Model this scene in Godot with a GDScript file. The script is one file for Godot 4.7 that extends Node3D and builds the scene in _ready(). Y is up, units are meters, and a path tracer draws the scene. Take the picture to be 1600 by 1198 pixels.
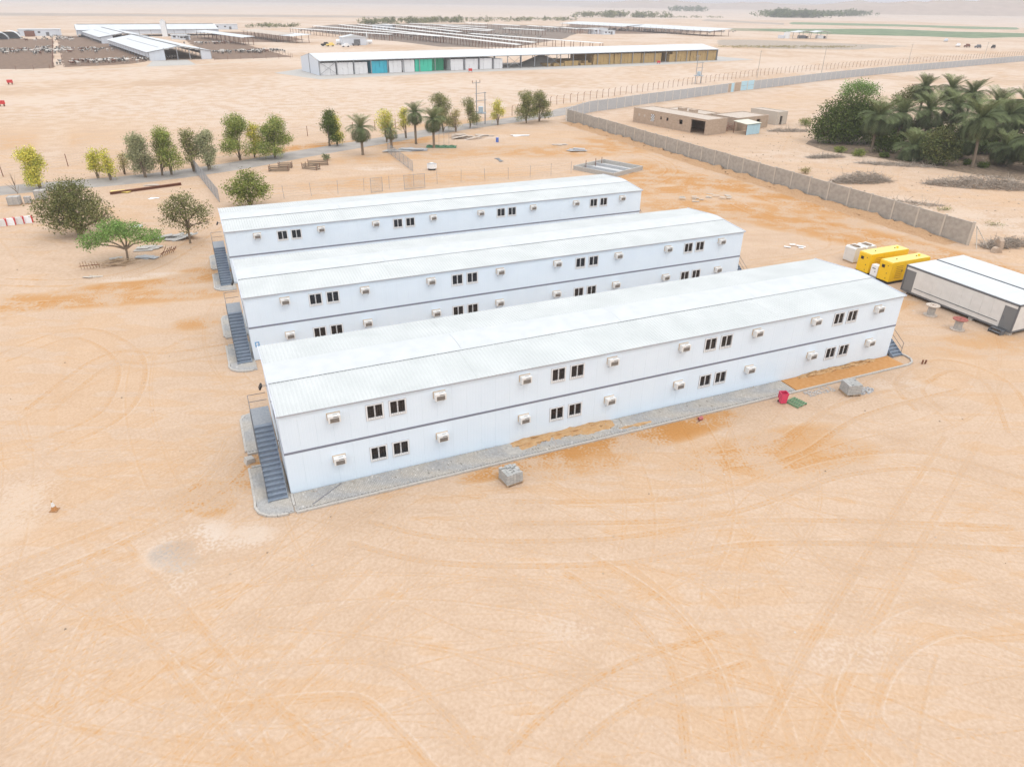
extends Node3D
# ---------------------------------------------------------------- mesh builder
class MB:
	var v := PackedVector3Array()
	var n := PackedVector3Array()
	var c := PackedColorArray()
	var t := PackedVector2Array()
	var col := Color(1, 1, 1)
	func tri(a: Vector3, b: Vector3, d: Vector3, na: Vector3, nb: Vector3, nd: Vector3):
		if (b - a).cross(d - a).dot(na + nb + nd) > 0.0:
			v.append(a); v.append(d); v.append(b); n.append(na); n.append(nd); n.append(nb)
		else:
			v.append(a); v.append(b); v.append(d); n.append(na); n.append(nb); n.append(nd)
		for i in 3: c.append(col)
	func face(p: Array, nr: Vector3):
		for i in range(1, p.size() - 1): tri(p[0], p[i], p[i + 1], nr, nr, nr)
	func quad(a: Vector3, b: Vector3, d: Vector3, e: Vector3, hint := Vector3.ZERO):
		var nr := (d - a).cross(b - a).normalized()
		if hint != Vector3.ZERO and nr.dot(hint) < 0.0: nr = -nr
		tri(a, b, d, nr, nr, nr); tri(a, d, e, nr, nr, nr)
	func box(o: Vector3, s: Vector3, b := Basis()):
		var h := s * 0.5
		for ax in 3:
			for sg in [-1.0, 1.0]:
				var nr := Vector3.ZERO; nr[ax] = sg
				var q := []
				for k in [[-1, -1], [1, -1], [1, 1], [-1, 1]]:
					var p := Vector3.ZERO
					p[ax] = sg * h[ax]; p[(ax + 1) % 3] = k[0] * h[(ax + 1) % 3]; p[(ax + 2) % 3] = k[1] * h[(ax + 2) % 3]
					q.append(o + b * p)
				face(q, b * nr)
	func bar(a: Vector3, b: Vector3, w: float, h: float):
		var d := b - a
		var z := d.normalized()
		var up := Vector3.UP if absf(z.y) < 0.95 else Vector3.RIGHT
		var x := up.cross(z).normalized()
		box((a + b) * 0.5, Vector3(w, h, d.length()), Basis(x, z.cross(x), z))
	func tube(a: Vector3, b: Vector3, r0: float, r1: float, k := 6, caps := true):
		var z := (b - a).normalized()
		var up := Vector3.UP if absf(z.y) < 0.95 else Vector3.RIGHT
		var x := up.cross(z).normalized()
		var y := z.cross(x)
		for i in k:
			var d0 := x * cos(TAU * i / k) + y * sin(TAU * i / k)
			var d1 := x * cos(TAU * (i + 1) / k) + y * sin(TAU * (i + 1) / k)
			tri(a + d0 * r0, b + d0 * r1, b + d1 * r1, d0, d0, d1)
			tri(a + d0 * r0, b + d1 * r1, a + d1 * r0, d0, d1, d1)
			if caps:
				tri(a, a + d0 * r0, a + d1 * r0, -z, -z, -z); tri(b, b + d0 * r1, b + d1 * r1, z, z, z)
	func ball(o: Vector3, r: Vector3, k := 8, m := 5):
		for j in m:
			var a0 := PI * j / m - PI / 2; var a1 := PI * (j + 1) / m - PI / 2
			for i in k:
				var q := []
				for e in [[a0, i], [a1, i], [a1, i + 1], [a0, i + 1]]:
					q.append(Vector3(cos(e[0]) * cos(TAU * e[1] / k), sin(e[0]), cos(e[0]) * sin(TAU * e[1] / k)))
				tri(o + q[0] * r, o + q[1] * r, o + q[2] * r, q[0], q[1], q[2])
				tri(o + q[0] * r, o + q[2] * r, o + q[3] * r, q[0], q[2], q[3])
	func prism(pts: Array, z0: float, z1: float):   # outline in xy, pushed along z
		var m := Vector2.ZERO
		for p in pts: m += p / pts.size()
		for i in pts.size():
			var a: Vector2 = pts[i]; var b: Vector2 = pts[(i + 1) % pts.size()]
			var nr := Vector2(b.y - a.y, a.x - b.x).normalized()
			if nr.dot((a + b) * 0.5 - m) < 0: nr = -nr
			var q := Vector3(nr.x, nr.y, 0)
			face([Vector3(a.x, a.y, z0), Vector3(b.x, b.y, z0), Vector3(b.x, b.y, z1), Vector3(a.x, a.y, z1)], q)
		var f := []; var g := []
		for p in pts: f.append(Vector3(p.x, p.y, z0)); g.append(Vector3(p.x, p.y, z1))
		face(f, Vector3(0, 0, -1) * signf(z1 - z0)); face(g, Vector3(0, 0, 1) * signf(z1 - z0))
	func mesh(colored := false) -> ArrayMesh:
		var a := []; a.resize(Mesh.ARRAY_MAX)
		a[Mesh.ARRAY_VERTEX] = v; a[Mesh.ARRAY_NORMAL] = n
		if colored: a[Mesh.ARRAY_COLOR] = c
		if t.size() == v.size(): a[Mesh.ARRAY_TEX_UV] = t
		var m := ArrayMesh.new(); m.add_surface_from_arrays(Mesh.PRIMITIVE_TRIANGLES, a); return m

const TH := 0.41407              # the compound's own axes are turned by this angle
const ORG := Vector3(-13.12, 0, -33.44)
var U := Vector3(cos(TH), 0, -sin(TH))
var V := Vector3(-sin(TH), 0, -cos(TH))
var M := {}
var rng := RandomNumberGenerator.new()
var used := {}
func P(u: float, v: float, y := 0.0) -> Vector3: return ORG + U * u + V * v + Vector3(0, y, 0)
func rr(a: float, b: float) -> float: return rng.randf_range(a, b)
func numbered(parent: Node, called: String) -> String:
	var k := str(parent.get_instance_id()) + called
	used[k] = used.get(k, -1) + 1
	return called if used[k] == 0 else "%s_%03d" % [called, used[k]]
func part(parent: Node, called: String, mesh: Mesh, m: Material, at := Vector3.ZERO, b := Basis()) -> MeshInstance3D:
	var o := MeshInstance3D.new(); o.name = numbered(parent, called); o.mesh = mesh
	if m: o.material_override = m
	o.transform = Transform3D(b, at); parent.add_child(o); return o
func node(parent: Node, called: String, at := Vector3.ZERO, b := Basis()) -> Node3D:
	var o := Node3D.new(); o.name = numbered(parent, called); o.transform = Transform3D(b, at); parent.add_child(o); return o
func tag(o: Node, label: String, cat: String, group := "", kind := ""):
	if label: o.set_meta("label", label)
	if cat: o.set_meta("category", cat)
	if group: o.set_meta("group", group)
	if kind: o.set_meta("kind", kind)
func thing(called: String, label: String, cat: String, at: Vector3, yaw := 0.0, group := "") -> Node3D:
	var o := node(self, called, at, Basis(Vector3.UP, yaw)); tag(o, label, cat, group); return o
func solo(called: String, label: String, cat: String, mesh: Mesh, m: Material, at := Vector3.ZERO, yaw := 0.0, group := "") -> MeshInstance3D:
	var o := part(self, called, mesh, m, at, Basis(Vector3.UP, yaw)); tag(o, label, cat, group); return o
func struct(called: String, mesh: Mesh, m: Material, at := Vector3.ZERO, yaw := 0.0) -> MeshInstance3D:
	var o := part(self, called, mesh, m, at, Basis(Vector3.UP, yaw)); o.set_meta("kind", "structure"); return o
func copy(o: Node3D, at: Vector3, yaw := 0.0, label := "") -> Node3D:
	var c := o.duplicate(); c.name = numbered(self, str(o.get_meta("base"))); add_child(c); c.transform = Transform3D(Basis(Vector3.UP, yaw), at)
	if label: c.set_meta("label", label)
	return c
func boxm(s: Vector3, o := Vector3.ZERO) -> ArrayMesh:
	var b := MB.new(); b.box(o, s); return b.mesh()
func lin(r: float, g: float, b: float) -> Color: return Color(r, g, b).linear_to_srgb()
func noise_tex(seed_: int, freq: float, lo: Color, hi: Color, px := 256) -> ImageTexture:
	var f := FastNoiseLite.new(); f.seed = seed_; f.frequency = freq; f.fractal_octaves = 4
	var d := f.get_seamless_image(px, px).get_data()
	var out := PackedByteArray(); out.resize(px * px * 3)
	for i in px * px:
		var k := d[i] / 255.0
		out[i * 3] = int(lerpf(lo.r, hi.r, k) * 255); out[i * 3 + 1] = int(lerpf(lo.g, hi.g, k) * 255); out[i * 3 + 2] = int(lerpf(lo.b, hi.b, k) * 255)
	return ImageTexture.create_from_image(Image.create_from_data(px, px, false, Image.FORMAT_RGB8, out))
func mt(r: float, g: float, b: float, rough := 0.7, metal := 0.0, spec := 0.5) -> StandardMaterial3D:
	var m := StandardMaterial3D.new(); m.albedo_color = lin(r, g, b); m.roughness = rough; m.metallic = metal; m.metallic_specular = spec; return m
func mtn(lo: Color, hi: Color, rough: float, seed_: int, freq: float, scale: float) -> StandardMaterial3D:   # noise coloured, world mapped
	var m := StandardMaterial3D.new(); m.roughness = rough
	m.albedo_texture = noise_tex(seed_, freq, lo.linear_to_srgb(), hi.linear_to_srgb())
	m.uv1_triplanar = true; m.uv1_world_triplanar = true; m.uv1_scale = Vector3.ONE * scale; return m
func vcol(rough := 0.8) -> StandardMaterial3D:
	var m := StandardMaterial3D.new(); m.vertex_color_use_as_albedo = true; m.roughness = rough; return m

func _ready():
	rng.seed = 7
	# ---- camera, sky, sun, exposure
	var cam := Camera3D.new(); cam.name = "camera"; add_child(cam)
	cam.transform = Transform3D(Basis(Vector3.RIGHT, -0.5002235) * Basis(Vector3.BACK, 0.0110713), Vector3(0, 26, 0))
	cam.fov = 57.38; cam.near = 0.5; cam.far = 30000.0; cam.current = true
	var we := WorldEnvironment.new(); we.name = "world"; add_child(we)
	var e := Environment.new(); we.environment = e
	e.background_mode = Environment.BG_SKY; e.tonemap_mode = Environment.TONE_MAPPER_LINEAR; e.tonemap_exposure = 0.48
	var sm := ProceduralSkyMaterial.new()
	sm.sky_top_color = lin(0.94, 0.965, 1.0); sm.sky_horizon_color = lin(0.51, 0.52, 0.54); sm.sky_curve = 0.55; sm.sky_energy_multiplier = 1.9
	sm.ground_bottom_color = lin(0.4, 0.36, 0.32); sm.ground_horizon_color = lin(0.51, 0.52, 0.54); sm.sun_angle_max = 1.0
	var sk := Sky.new(); sk.sky_material = sm; e.sky = sk
	e.sdfgi_enabled = true; e.ssao_enabled = true; e.ssil_enabled = true
	e.fog_enabled = true; e.fog_density = 0.00026; e.fog_light_color = Color(0.96, 0.955, 0.97)
	var sun := DirectionalLight3D.new(); sun.name = "sun"; add_child(sun)
	sun.rotation = Vector3(deg_to_rad(-58), deg_to_rad(48), 0); sun.light_energy = 0.5; sun.light_angular_distance = 14.0
	sun.light_color = Color(1, 0.97, 0.93); sun.shadow_enabled = true
	materials()
	ground()
	roads_and_fields()
	barracks()
	aprons()
	yard_items()
	boundary()
	planting()
	mud_house()
	hay_shed()
	dairy()
	shade_rows()
	far_things()
	debris()

func materials():
	M.wall = mtn(Color(0.665, 0.765, 0.865), Color(0.71, 0.805, 0.895), 0.45, 3, 0.012, 0.11)
	M.roof = mtn(Color(0.45, 0.47, 0.465), Color(0.555, 0.57, 0.565), 0.5, 4, 0.02, 0.05)
	M.cap = mtn(Color(0.48, 0.50, 0.51), Color(0.55, 0.565, 0.575), 0.4, 5, 0.02, 0.13)
	M.band = mt(0.19, 0.205, 0.26, 0.5)
	M.trim = mt(0.36, 0.36, 0.39, 0.5)
	M.endtrim = mt(0.55, 0.58, 0.66, 0.45)
	M.white = mt(0.78, 0.79, 0.80, 0.4)
	M.acbody = mtn(Color(0.70, 0.69, 0.67), Color(0.80, 0.79, 0.77), 0.5, 8, 0.05, 0.7)
	M.grille = mt(0.19, 0.13, 0.075, 0.7)
	M.foam = mt(0.62, 0.42, 0.22, 0.9)
	M.black = mt(0.015, 0.015, 0.017, 0.5)
	M.ironbar = mt(0.05, 0.045, 0.05, 0.6)
	M.glass = mt(0.012, 0.013, 0.018, 0.06); M.glass.transparency = BaseMaterial3D.TRANSPARENCY_ALPHA; M.glass.albedo_color.a = 0.62
	M.curtain = mt(0.30, 0.31, 0.33, 0.9)
	M.inner = mt(0.20, 0.19, 0.18, 0.9)
	M.step = mtn(Color(0.15, 0.185, 0.24), Color(0.24, 0.28, 0.335), 0.5, 9, 0.03, 0.5); M.plate = mtn(Color(0.22, 0.24, 0.27), Color(0.34, 0.35, 0.365), 0.5, 29, 0.03, 0.6)
	M.steel = mt(0.22, 0.23, 0.26, 0.5, 0.3)
	M.concrete = mtn(Color(0.33, 0.315, 0.295), Color(0.50, 0.47, 0.43), 0.9, 10, 0.03, 0.3)
	M.kerb = mtn(Color(0.38, 0.36, 0.335), Color(0.52, 0.485, 0.44), 0.9, 11, 0.04, 0.5)
	M.block = mtn(Color(0.29, 0.26, 0.23), Color(0.46, 0.415, 0.36), 0.95, 12, 0.03, 0.16)
	M.block2 = mtn(Color(0.36, 0.37, 0.385), Color(0.47, 0.47, 0.475), 0.95, 13, 0.04, 0.15)
	M.post = mt(0.50, 0.445, 0.38, 0.9)
	M.mud = mtn(Color(0.36, 0.27, 0.20), Color(0.48, 0.375, 0.29), 0.95, 14, 0.03, 0.2)
	M.mudroof = mtn(Color(0.42, 0.35, 0.29), Color(0.55, 0.47, 0.40), 0.95, 15, 0.03, 0.15)
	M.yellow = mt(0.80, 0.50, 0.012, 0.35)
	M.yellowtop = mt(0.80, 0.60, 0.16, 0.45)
	M.cabin = mtn(Color(0.60, 0.585, 0.56), Color(0.69, 0.675, 0.65), 0.45, 16, 0.02, 0.2)
	M.cabframe = mt(0.13, 0.135, 0.145, 0.5)
	M.cabdoor = mt(0.17, 0.175, 0.18, 0.5)
	M.red = mt(0.55, 0.03, 0.03, 0.5)
	M.pink = mt(0.62, 0.05, 0.12, 0.5)
	M.green = mt(0.14, 0.24, 0.13, 0.7)
	M.wood = mtn(Color(0.30, 0.20, 0.12), Color(0.48, 0.34, 0.22), 0.9, 17, 0.05, 0.8)
	M.rust = mtn(Color(0.12, 0.045, 0.025), Color(0.26, 0.11, 0.06), 0.85, 18, 0.05, 0.6)
	M.bark = mtn(Color(0.16, 0.12, 0.085), Color(0.30, 0.235, 0.17), 0.95, 19, 0.05, 0.8)
	M.leaf = vcol(0.75); M.leaf.metallic_specular = 0.12; M.leaf.backlight_enabled = true; M.leaf.backlight = Color(0.10, 0.12, 0.04)
	M.vc = vcol(0.8)
	M.asphalt = mtn(Color(0.27, 0.245, 0.225), Color(0.38, 0.34, 0.305), 0.95, 20, 0.02, 0.05)
	M.barnroof = mtn(Color(0.52, 0.54, 0.56), Color(0.58, 0.60, 0.61), 0.5, 21, 0.02, 0.03)
	M.barnwall = mt(0.60, 0.64, 0.70, 0.5)
	M.dark = mt(0.04, 0.035, 0.032, 0.9)
	M.galv = mt(0.32, 0.33, 0.345, 0.5, 0.3)
	M.sandfill = mtn(Color(0.46, 0.255, 0.105), Color(0.535, 0.355, 0.195), 0.95, 22, 0.03, 0.25)
	M.damp = mtn(Color(0.46, 0.215, 0.065), Color(0.53, 0.285, 0.115), 0.95, 27, 0.03, 0.3)
	M.soil = mtn(Color(0.12, 0.068, 0.04), Color(0.22, 0.135, 0.08), 0.95, 23, 0.03, 0.05)
	M.litter = mtn(Color(0.12, 0.085, 0.055), Color(0.30, 0.215, 0.145), 0.95, 24, 0.03, 0.12)
	M.lightblue = mt(0.42, 0.62, 0.72, 0.6)
# ---------------------------------------------------------------- ground
func nbytes(seed_: int, period: float, oct: int, x0: float, z0: float, size: float, px: int, squash := 1.0) -> PackedByteArray:
	var mpp := size / px
	var f := FastNoiseLite.new(); f.seed = seed_; f.noise_type = FastNoiseLite.TYPE_SIMPLEX_SMOOTH
	f.fractal_octaves = oct; f.fractal_gain = 0.55; f.frequency = mpp / period; f.offset = Vector3(x0 / mpp, z0 / mpp, 0)
	if squash == 1.0: return f.get_image(px, px, false, false, false).get_data()
	f.frequency = mpp * squash / period; f.offset = Vector3(x0 / mpp / squash, z0 / mpp, 0)
	var im := f.get_image(int(px / squash), px, false, false, false); im.resize(px, px, Image.INTERPOLATE_CUBIC); return im.get_data()
func stamp(a: PackedByteArray, px: int, cx: float, cy: float, r: float, k: float):
	var x0 := maxi(0, int(cx - r)); var x1 := mini(px - 1, int(cx + r)); var y0 := maxi(0, int(cy - r)); var y1 := mini(px - 1, int(cy + r))
	for y in range(y0, y1 + 1):
		for x in range(x0, x1 + 1):
			var d := ((x - cx) * (x - cx) + (y - cy) * (y - cy)) / (r * r)
			if d < 1.0:
				var w := int(k * (1.0 - d * d))
				if w > a[y * px + x]: a[y * px + x] = w
func stroke(a: PackedByteArray, px: int, x0: float, z0: float, mpp: float, pts: Array, width: float, k: float):
	for i in pts.size() - 1:
		var p: Vector3 = pts[i]; var q: Vector3 = pts[i + 1]
		var r := maxf(width / mpp * 0.5, 0.8)
		var steps := int(p.distance_to(q) / mpp / maxf(r * 0.5, 0.7)) + 1
		for s in steps:
			var g := p.lerp(q, float(s) / steps)
			var gx := (g.x - x0) / mpp; var gy := (g.z - z0) / mpp
			if gx > -r and gy > -r and gx < px + r and gy < px + r: stamp(a, px, gx, gy, r, k * (0.75 + 0.25 * sin(s * 0.37 + i)))
func blob(a: PackedByteArray, px: int, x0: float, z0: float, mpp: float, c: Vector3, rx: float, rz: float, rot: float, k: float):
	var rm := maxf(rx, rz) / mpp
	var cx := (c.x - x0) / mpp; var cy := (c.z - z0) / mpp
	var cr := cos(rot); var sr := -sin(rot)
	for y in range(maxi(0, int(cy - rm)), mini(px - 1, int(cy + rm)) + 1):
		for x in range(maxi(0, int(cx - rm)), mini(px - 1, int(cx + rm)) + 1):
			var dx := (x - cx) * mpp; var dy := (y - cy) * mpp
			var ex := (dx * cr + dy * sr) / rx; var ey := (-dx * sr + dy * cr) / rz
			var d := ex * ex + ey * ey
			if d < 1.0:
				var w := int(k * (1.0 - d * d))
				if w > a[y * px + x]: a[y * px + x] = w
func smooth_path(p: Array) -> Array:
	var c := Curve3D.new()
	for i in p.size():
		var t: Vector3 = (p[mini(i + 1, p.size() - 1)] - p[maxi(i - 1, 0)]) / 6.0
		c.add_point(p[i], -t, t)
	return Array(c.tessellate_even_length(5, 0.8))
func side(p: Array, off: float) -> Array:
	var o := []
	for i in p.size():
		var d: Vector3 = (p[mini(i + 1, p.size() - 1)] - p[maxi(i - 1, 0)]).normalized()
		o.append(p[i] + Vector3(d.z, 0, -d.x) * off)
	return o
var tracks := []      # [points, width, strength]
var orange := []      # [centre, rx, rz, turn, strength]
var pale := []
var grey := []
var ridges := []      # thin pale lines of pushed-up sand
func plan_ground():
	for q in [[Vector3(30.48, 0.00, -40.02), Vector3(21.20, 0.00, -29.65), Vector3(14.75, 0.00, -22.25), Vector3(10.54, 0.00, -16.99)], [Vector3(6.94, 0.00, -28.41), Vector3(9.25, 0.00, -25.06), Vector3(10.49, 0.00, -21.15), Vector3(10.29, 0.00, -16.98)], [Vector3(3.48, 0.00, -27.88), Vector3(6.69, 0.00, -24.82), Vector3(8.21, 0.00, -21.12), Vector3(7.91, 0.00, -16.96)],
			[Vector3(-25.85, 0.00, -26.26), Vector3(-21.75, 0.00, -29.73), Vector3(-18.15, 0.00, -34.13), Vector3(-17.63, 0.00, -38.29)], [Vector3(-21.62, 0.00, -28.45), Vector3(-16.76, 0.00, -24.07), Vector3(-12.15, 0.00, -19.88), Vector3(-7.98, 0.00, -16.56)], [Vector3(-48.65, 0.00, -61.51), Vector3(-40.52, 0.00, -63.36), Vector3(-35.40, 0.00, -68.82), Vector3(-32.56, 0.00, -71.85), Vector3(-34.89, 0.00, -81.98)],
			[Vector3(-53.02, 0.00, -68.27), Vector3(-45.22, 0.00, -68.51), Vector3(-39.61, 0.00, -73.70), Vector3(-38.70, 0.00, -90.10)], [Vector3(-11.94, 0.00, -20.04), Vector3(-6.55, 0.00, -20.59), Vector3(-3.81, 0.00, -18.76), Vector3(-1.81, 0.00, -16.63)], [Vector3(0.66, 0.00, -16.66), Vector3(2.80, 0.00, -18.84), Vector3(5.75, 0.00, -20.75), Vector3(10.45, 0.00, -22.55)],
			[Vector3(13.72, 0.00, -37.44), Vector3(18.39, 0.00, -39.01), Vector3(24.82, 0.00, -44.14), Vector3(34.05, 0.00, -48.25)], [Vector3(31.66, 0.00, -35.04), Vector3(27.11, 0.00, -37.69), Vector3(20.53, 0.00, -36.86), Vector3(11.39, 0.00, -32.81), Vector3(0.08, 0.00, -32.03)], [Vector3(-8.46, 0.00, -30.21), Vector3(-3.34, 0.00, -28.75), Vector3(5.28, 0.00, -28.88), Vector3(14.46, 0.00, -30.60), Vector3(28.64, 0.00, -30.30)],
			[Vector3(19.62, 0.00, -110.22), Vector3(29.71, 0.00, -110.69), Vector3(35.15, 0.00, -96.18), Vector3(43.02, 0.00, -87.50), Vector3(50.27, 0.00, -75.61)], [Vector3(21.34, 0.00, -114.61), Vector3(27.92, 0.00, -127.15), Vector3(24.51, 0.00, -141.73), Vector3(9.85, 0.00, -147.65), Vector3(-12.29, 0.00, -133.43)], [Vector3(27.65, 0.00, -77.04), Vector3(34.42, 0.00, -79.56), Vector3(40.26, 0.00, -84.72), Vector3(40.85, 0.00, -99.77), Vector3(28.45, 0.00, -129.90)],
			[Vector3(-33.85, 0.00, -42.87), Vector3(-32.99, 0.00, -51.06), Vector3(-28.85, 0.00, -51.16), Vector3(-22.92, 0.00, -53.74)], [Vector3(-41.75, 0.00, -50.85), Vector3(-38.30, 0.00, -55.95), Vector3(-31.44, 0.00, -51.10), Vector3(-28.41, 0.00, -42.99), Vector3(-30.95, 0.00, -38.03)], [Vector3(-20.18, 0.00, -19.15), Vector3(-20.94, 0.00, -24.42), Vector3(-17.97, 0.00, -27.54), Vector3(-13.79, 0.00, -29.08)],
			[Vector3(30.50, 0.00, -44.26), Vector3(31.01, 0.00, -48.18), Vector3(35.86, 0.00, -51.59), Vector3(38.12, 0.00, -48.34), Vector3(35.40, 0.00, -40.92)], [Vector3(-6.46, 0.00, -26.79), Vector3(-8.74, 0.00, -22.65), Vector3(-10.25, 0.00, -19.90), Vector3(-12.15, 0.00, -16.52)], [Vector3(24.07, 0.00, -23.11), Vector3(21.30, 0.00, -24.62), Vector3(17.44, 0.00, -23.01), Vector3(14.51, 0.00, -19.59), Vector3(15.10, 0.00, -16.83)]]:
		var s := smooth_path(q)
		var k := rr(70, 140)
		for w in [0.95, -0.95]:
			for q2 in 3: tracks.append([side(s, w + (q2 - 1) * 0.14 + rr(-0.03, 0.03)), rr(0.06, 0.13), k * rr(0.9, 1.7)])
			ridges.append([side(s, w + 0.3), rr(0.05, 0.1), rr(90, 190)]); tracks.append([side(s, w), 0.45, k * 0.5])
	for i in 190:
		var a := Vector3(rr(-42, 46), 0, rr(-70, -16)); var h := rr(0, TAU); var bend := rr(-0.05, 0.05); var s := []
		for j in 30:
			s.append(a); a += Vector3(cos(h), 0, sin(h)) * rr(0.5, 1.1); h += bend
		var k := rr(50, 130)
		tracks.append([s, rr(0.06, 0.16), k]); tracks.append([side(s, 0.2), rr(0.05, 0.12), k])
		if i % 2 == 0:
			tracks.append([side(s, 1.8), rr(0.08, 0.16), k]); ridges.append([side(s, 1.95), rr(0.05, 0.09), rr(60, 150)])
	for i in 1100:   # fine scraped lines, mostly along one direction
		var a := Vector3(rr(-30, 42), 0, rr(-40, -15)); var h := rr(-0.35, 0.35) + (0.9 if a.x < -6 else -0.15)
		tracks.append([[a, a + Vector3(cos(h), 0, -sin(h)) * rr(1.0, 5.5)], rr(0.05, 0.11), rr(50, 150)])
	for i in 260:   # scuffed sand at the yard's corner
		var a: Vector3 = Vector3(-19.03, 0.00, -19.48) + Vector3(rng.randfn() * 3.2, 0, rng.randfn() * 2.4); var h := 0.9 + rng.randfn() * 0.35
		tracks.append([[a, a + Vector3(cos(h), 0, -sin(h)) * rr(0.2, 0.7)], rr(0.07, 0.16), rr(60, 170)])
	for i in 90:
		var a := Vector3(rr(-75, 85), 0, rr(-190, -72)); var h := rr(0, TAU); var bend := rr(-0.06, 0.06); var s := []
		for j in 26:
			s.append(a); a += Vector3(cos(h), 0, sin(h)) * 1.6; h += bend
		tracks.append([s, rr(0.3, 0.7), rr(30, 90)])
	for q in [[Vector3(11.12, 0.00, -41.08), 5.0, 0.9, 0.44, 250], [Vector3(6.94, 0.00, -39.55), 4.0, 0.6, 0.44, 230], [Vector3(3.41, 0.00, -38.11), 3.5, 0.7, 0.4, 240], [Vector3(4.39, 0.00, -37.26), 3.5, 1.0, 0.3, 160], [Vector3(0.06, 0.00, -36.47), 3.0, 0.5, 0.44, 230], [Vector3(-18.55, 0.00, -33.19), 1.6, 0.8, 0.5, 230], [Vector3(-17.27, 0.00, -32.31), 1.0, 0.6, 0.2, 150], [Vector3(-16.46, 0.00, -35.81), 1.0, 1.2, 0.2, 200],
			[Vector3(18.51, 0.00, -38.11), 5.0, 1.3, 0.2, 130], [Vector3(16.25, 0.00, -38.96), 6, 1.0, 0.4, 150], [Vector3(-42.35, 0.00, -63.31), 14, 1.3, 0.2, 190], [Vector3(-36.71, 0.00, -68.78), 9, 1.2, 0.4, 200], [Vector3(-47.85, 0.00, -63.15), 10, 1.2, 0.1, 190], [Vector3(-38.00, 0.00, -63.94), 1.4, 0.8, 0, 210], [Vector3(-28.84, 0.00, -58.30), 1.8, 1.0, 0.3, 180], [Vector3(-33.93, 0.00, -71.81), 2.0, 1.0, 0.3, 180],
			[Vector3(26.55, 0.00, -114.86), 12, 4, 0.3, 210], [Vector3(31.61, 0.00, -99.39), 14, 4, -0.3, 200], [Vector3(38.50, 0.00, -93.15), 14, 3, -0.7, 210], [Vector3(43.02, 0.00, -87.50), 14, 2.5, -0.8, 200], [Vector3(22.91, 0.00, -124.26), 6, 7, 0, 200], [Vector3(12.20, 0.00, -144.33), 16, 4, 0.2, 170], [Vector3(26.14, 0.00, -152.27), 12, 4, -0.5, 200], [Vector3(37.84, 0.00, -111.07), 20, 2.5, -0.9, 220], [Vector3(48.50, 0.00, -83.73), 16, 2.0, -0.95, 220], [Vector3(37.04, 0.00, -65.65), 4, 1.5, 0.3, 140], [Vector3(47.95, 0.00, -71.44), 10, 2, -0.9, 180],
			[Vector3(40.69, 0.00, -55.37), 5, 1.5, 0.2, 120], [Vector3(-31.89, 0.00, -148.69), 22, 2.5, 0.45, 230], [Vector3(-7.03, 0.00, -182.73), 22, 2.5, 0.55, 210], [Vector3(-103.61, 0.00, -164.17), 18, 16, 0.2, 120], [Vector3(-143.81, 0.00, -220.26), 30, 40, 0, 110], [Vector3(-16.20, 0.00, -117.37), 18, 3, 0.3, 110], [Vector3(-12.82, 0.00, -139.57), 22, 3, 0.4, 120], [Vector3(265.10, 0.00, -499.02), 180, 14, -0.25, 230], [Vector3(234.03, 0.00, -643.12), 60, 14, -0.2, 200], [Vector3(13.64, 0.00, -212.07), 25, 3, 0.6, 190]]: orange.append(q)
	for q in [[Vector3(-14.51, 0.00, -29.69), 1.5, 0.9, 0.2, 200], [Vector3(-17.06, 0.00, -29.03), 2.0, 1.7, 0.5, 255], [Vector3(-16.85, 0.00, -26.86), 1.0, 1.3, 0.4, 220], [Vector3(-18.12, 0.00, -28.26), 1.5, 1.1, 0, 200], [Vector3(-39.64, 0.00, -70.03), 4.5, 1.0, 0.3, 220], [Vector3(30.26, 0.00, -48.16), 2.2, 0.9, 0, 150], [Vector3(3.14, 0.00, -23.38), 1.5, 0.6, 0, 130], [Vector3(15.63, 0.00, -22.26), 2.0, 0.8, 0.3, 150], [Vector3(-28.52, 0.00, -32.12), 2.0, 3.0, 0.3, 130], [Vector3(27.15, 0.00, -94.26), 3, 1.2, 0, 170], [Vector3(23.94, 0.00, -114.74), 2.5, 0.8, 0.2, 190], [Vector3(-23.94, 0.00, -125.49), 4.0, 1.6, 0.1, 220], [Vector3(-8.86, 0.00, -157.78), 9, 2.5, 0.4, 200],
			[Vector3(61.59, 0.00, -140.63), 18, 7, 0, 140], [Vector3(53.45, 0.00, -107.71), 16, 5, -0.6, 170], [Vector3(62.32, 0.00, -97.29), 16, 6, -0.6, 170], [Vector3(-113.20, 0.00, -183.35), 4, 50, 0.5, 190], [Vector3(52.91, 0.00, -324.87), 110, 3, -0.5, 160], [Vector3(-82.21, 0.00, -291.57), 20, 12, 0, 160], [Vector3(-60, 0, -235), 150, 62, 0.25, 235], [Vector3(-180, 0, -260), 130, 90, 0.1, 215], [Vector3(140, 0, -330), 160, 90, -0.4, 215], [Vector3(-100, 0, -520), 420, 180, 0.1, 215], [Vector3(300, 0, -600), 380, 240, 0, 210], [Vector3(0, 0, -1000), 800, 420, 0, 230], [Vector3(120, 0, -170), 60, 60, 0, 150]]: pale.append(q)
	for q in [[Vector3(-18.08, 0.00, -28.41), 1.1, 0.8, 0.2, 150], [Vector3(-17.14, 0.00, -27.55), 0.9, 0.6, 0.4, 110], [Vector3(-18.24, 0.00, -27.77), 0.6, 0.5, 0, 90]]: grey.append(q)
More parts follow.
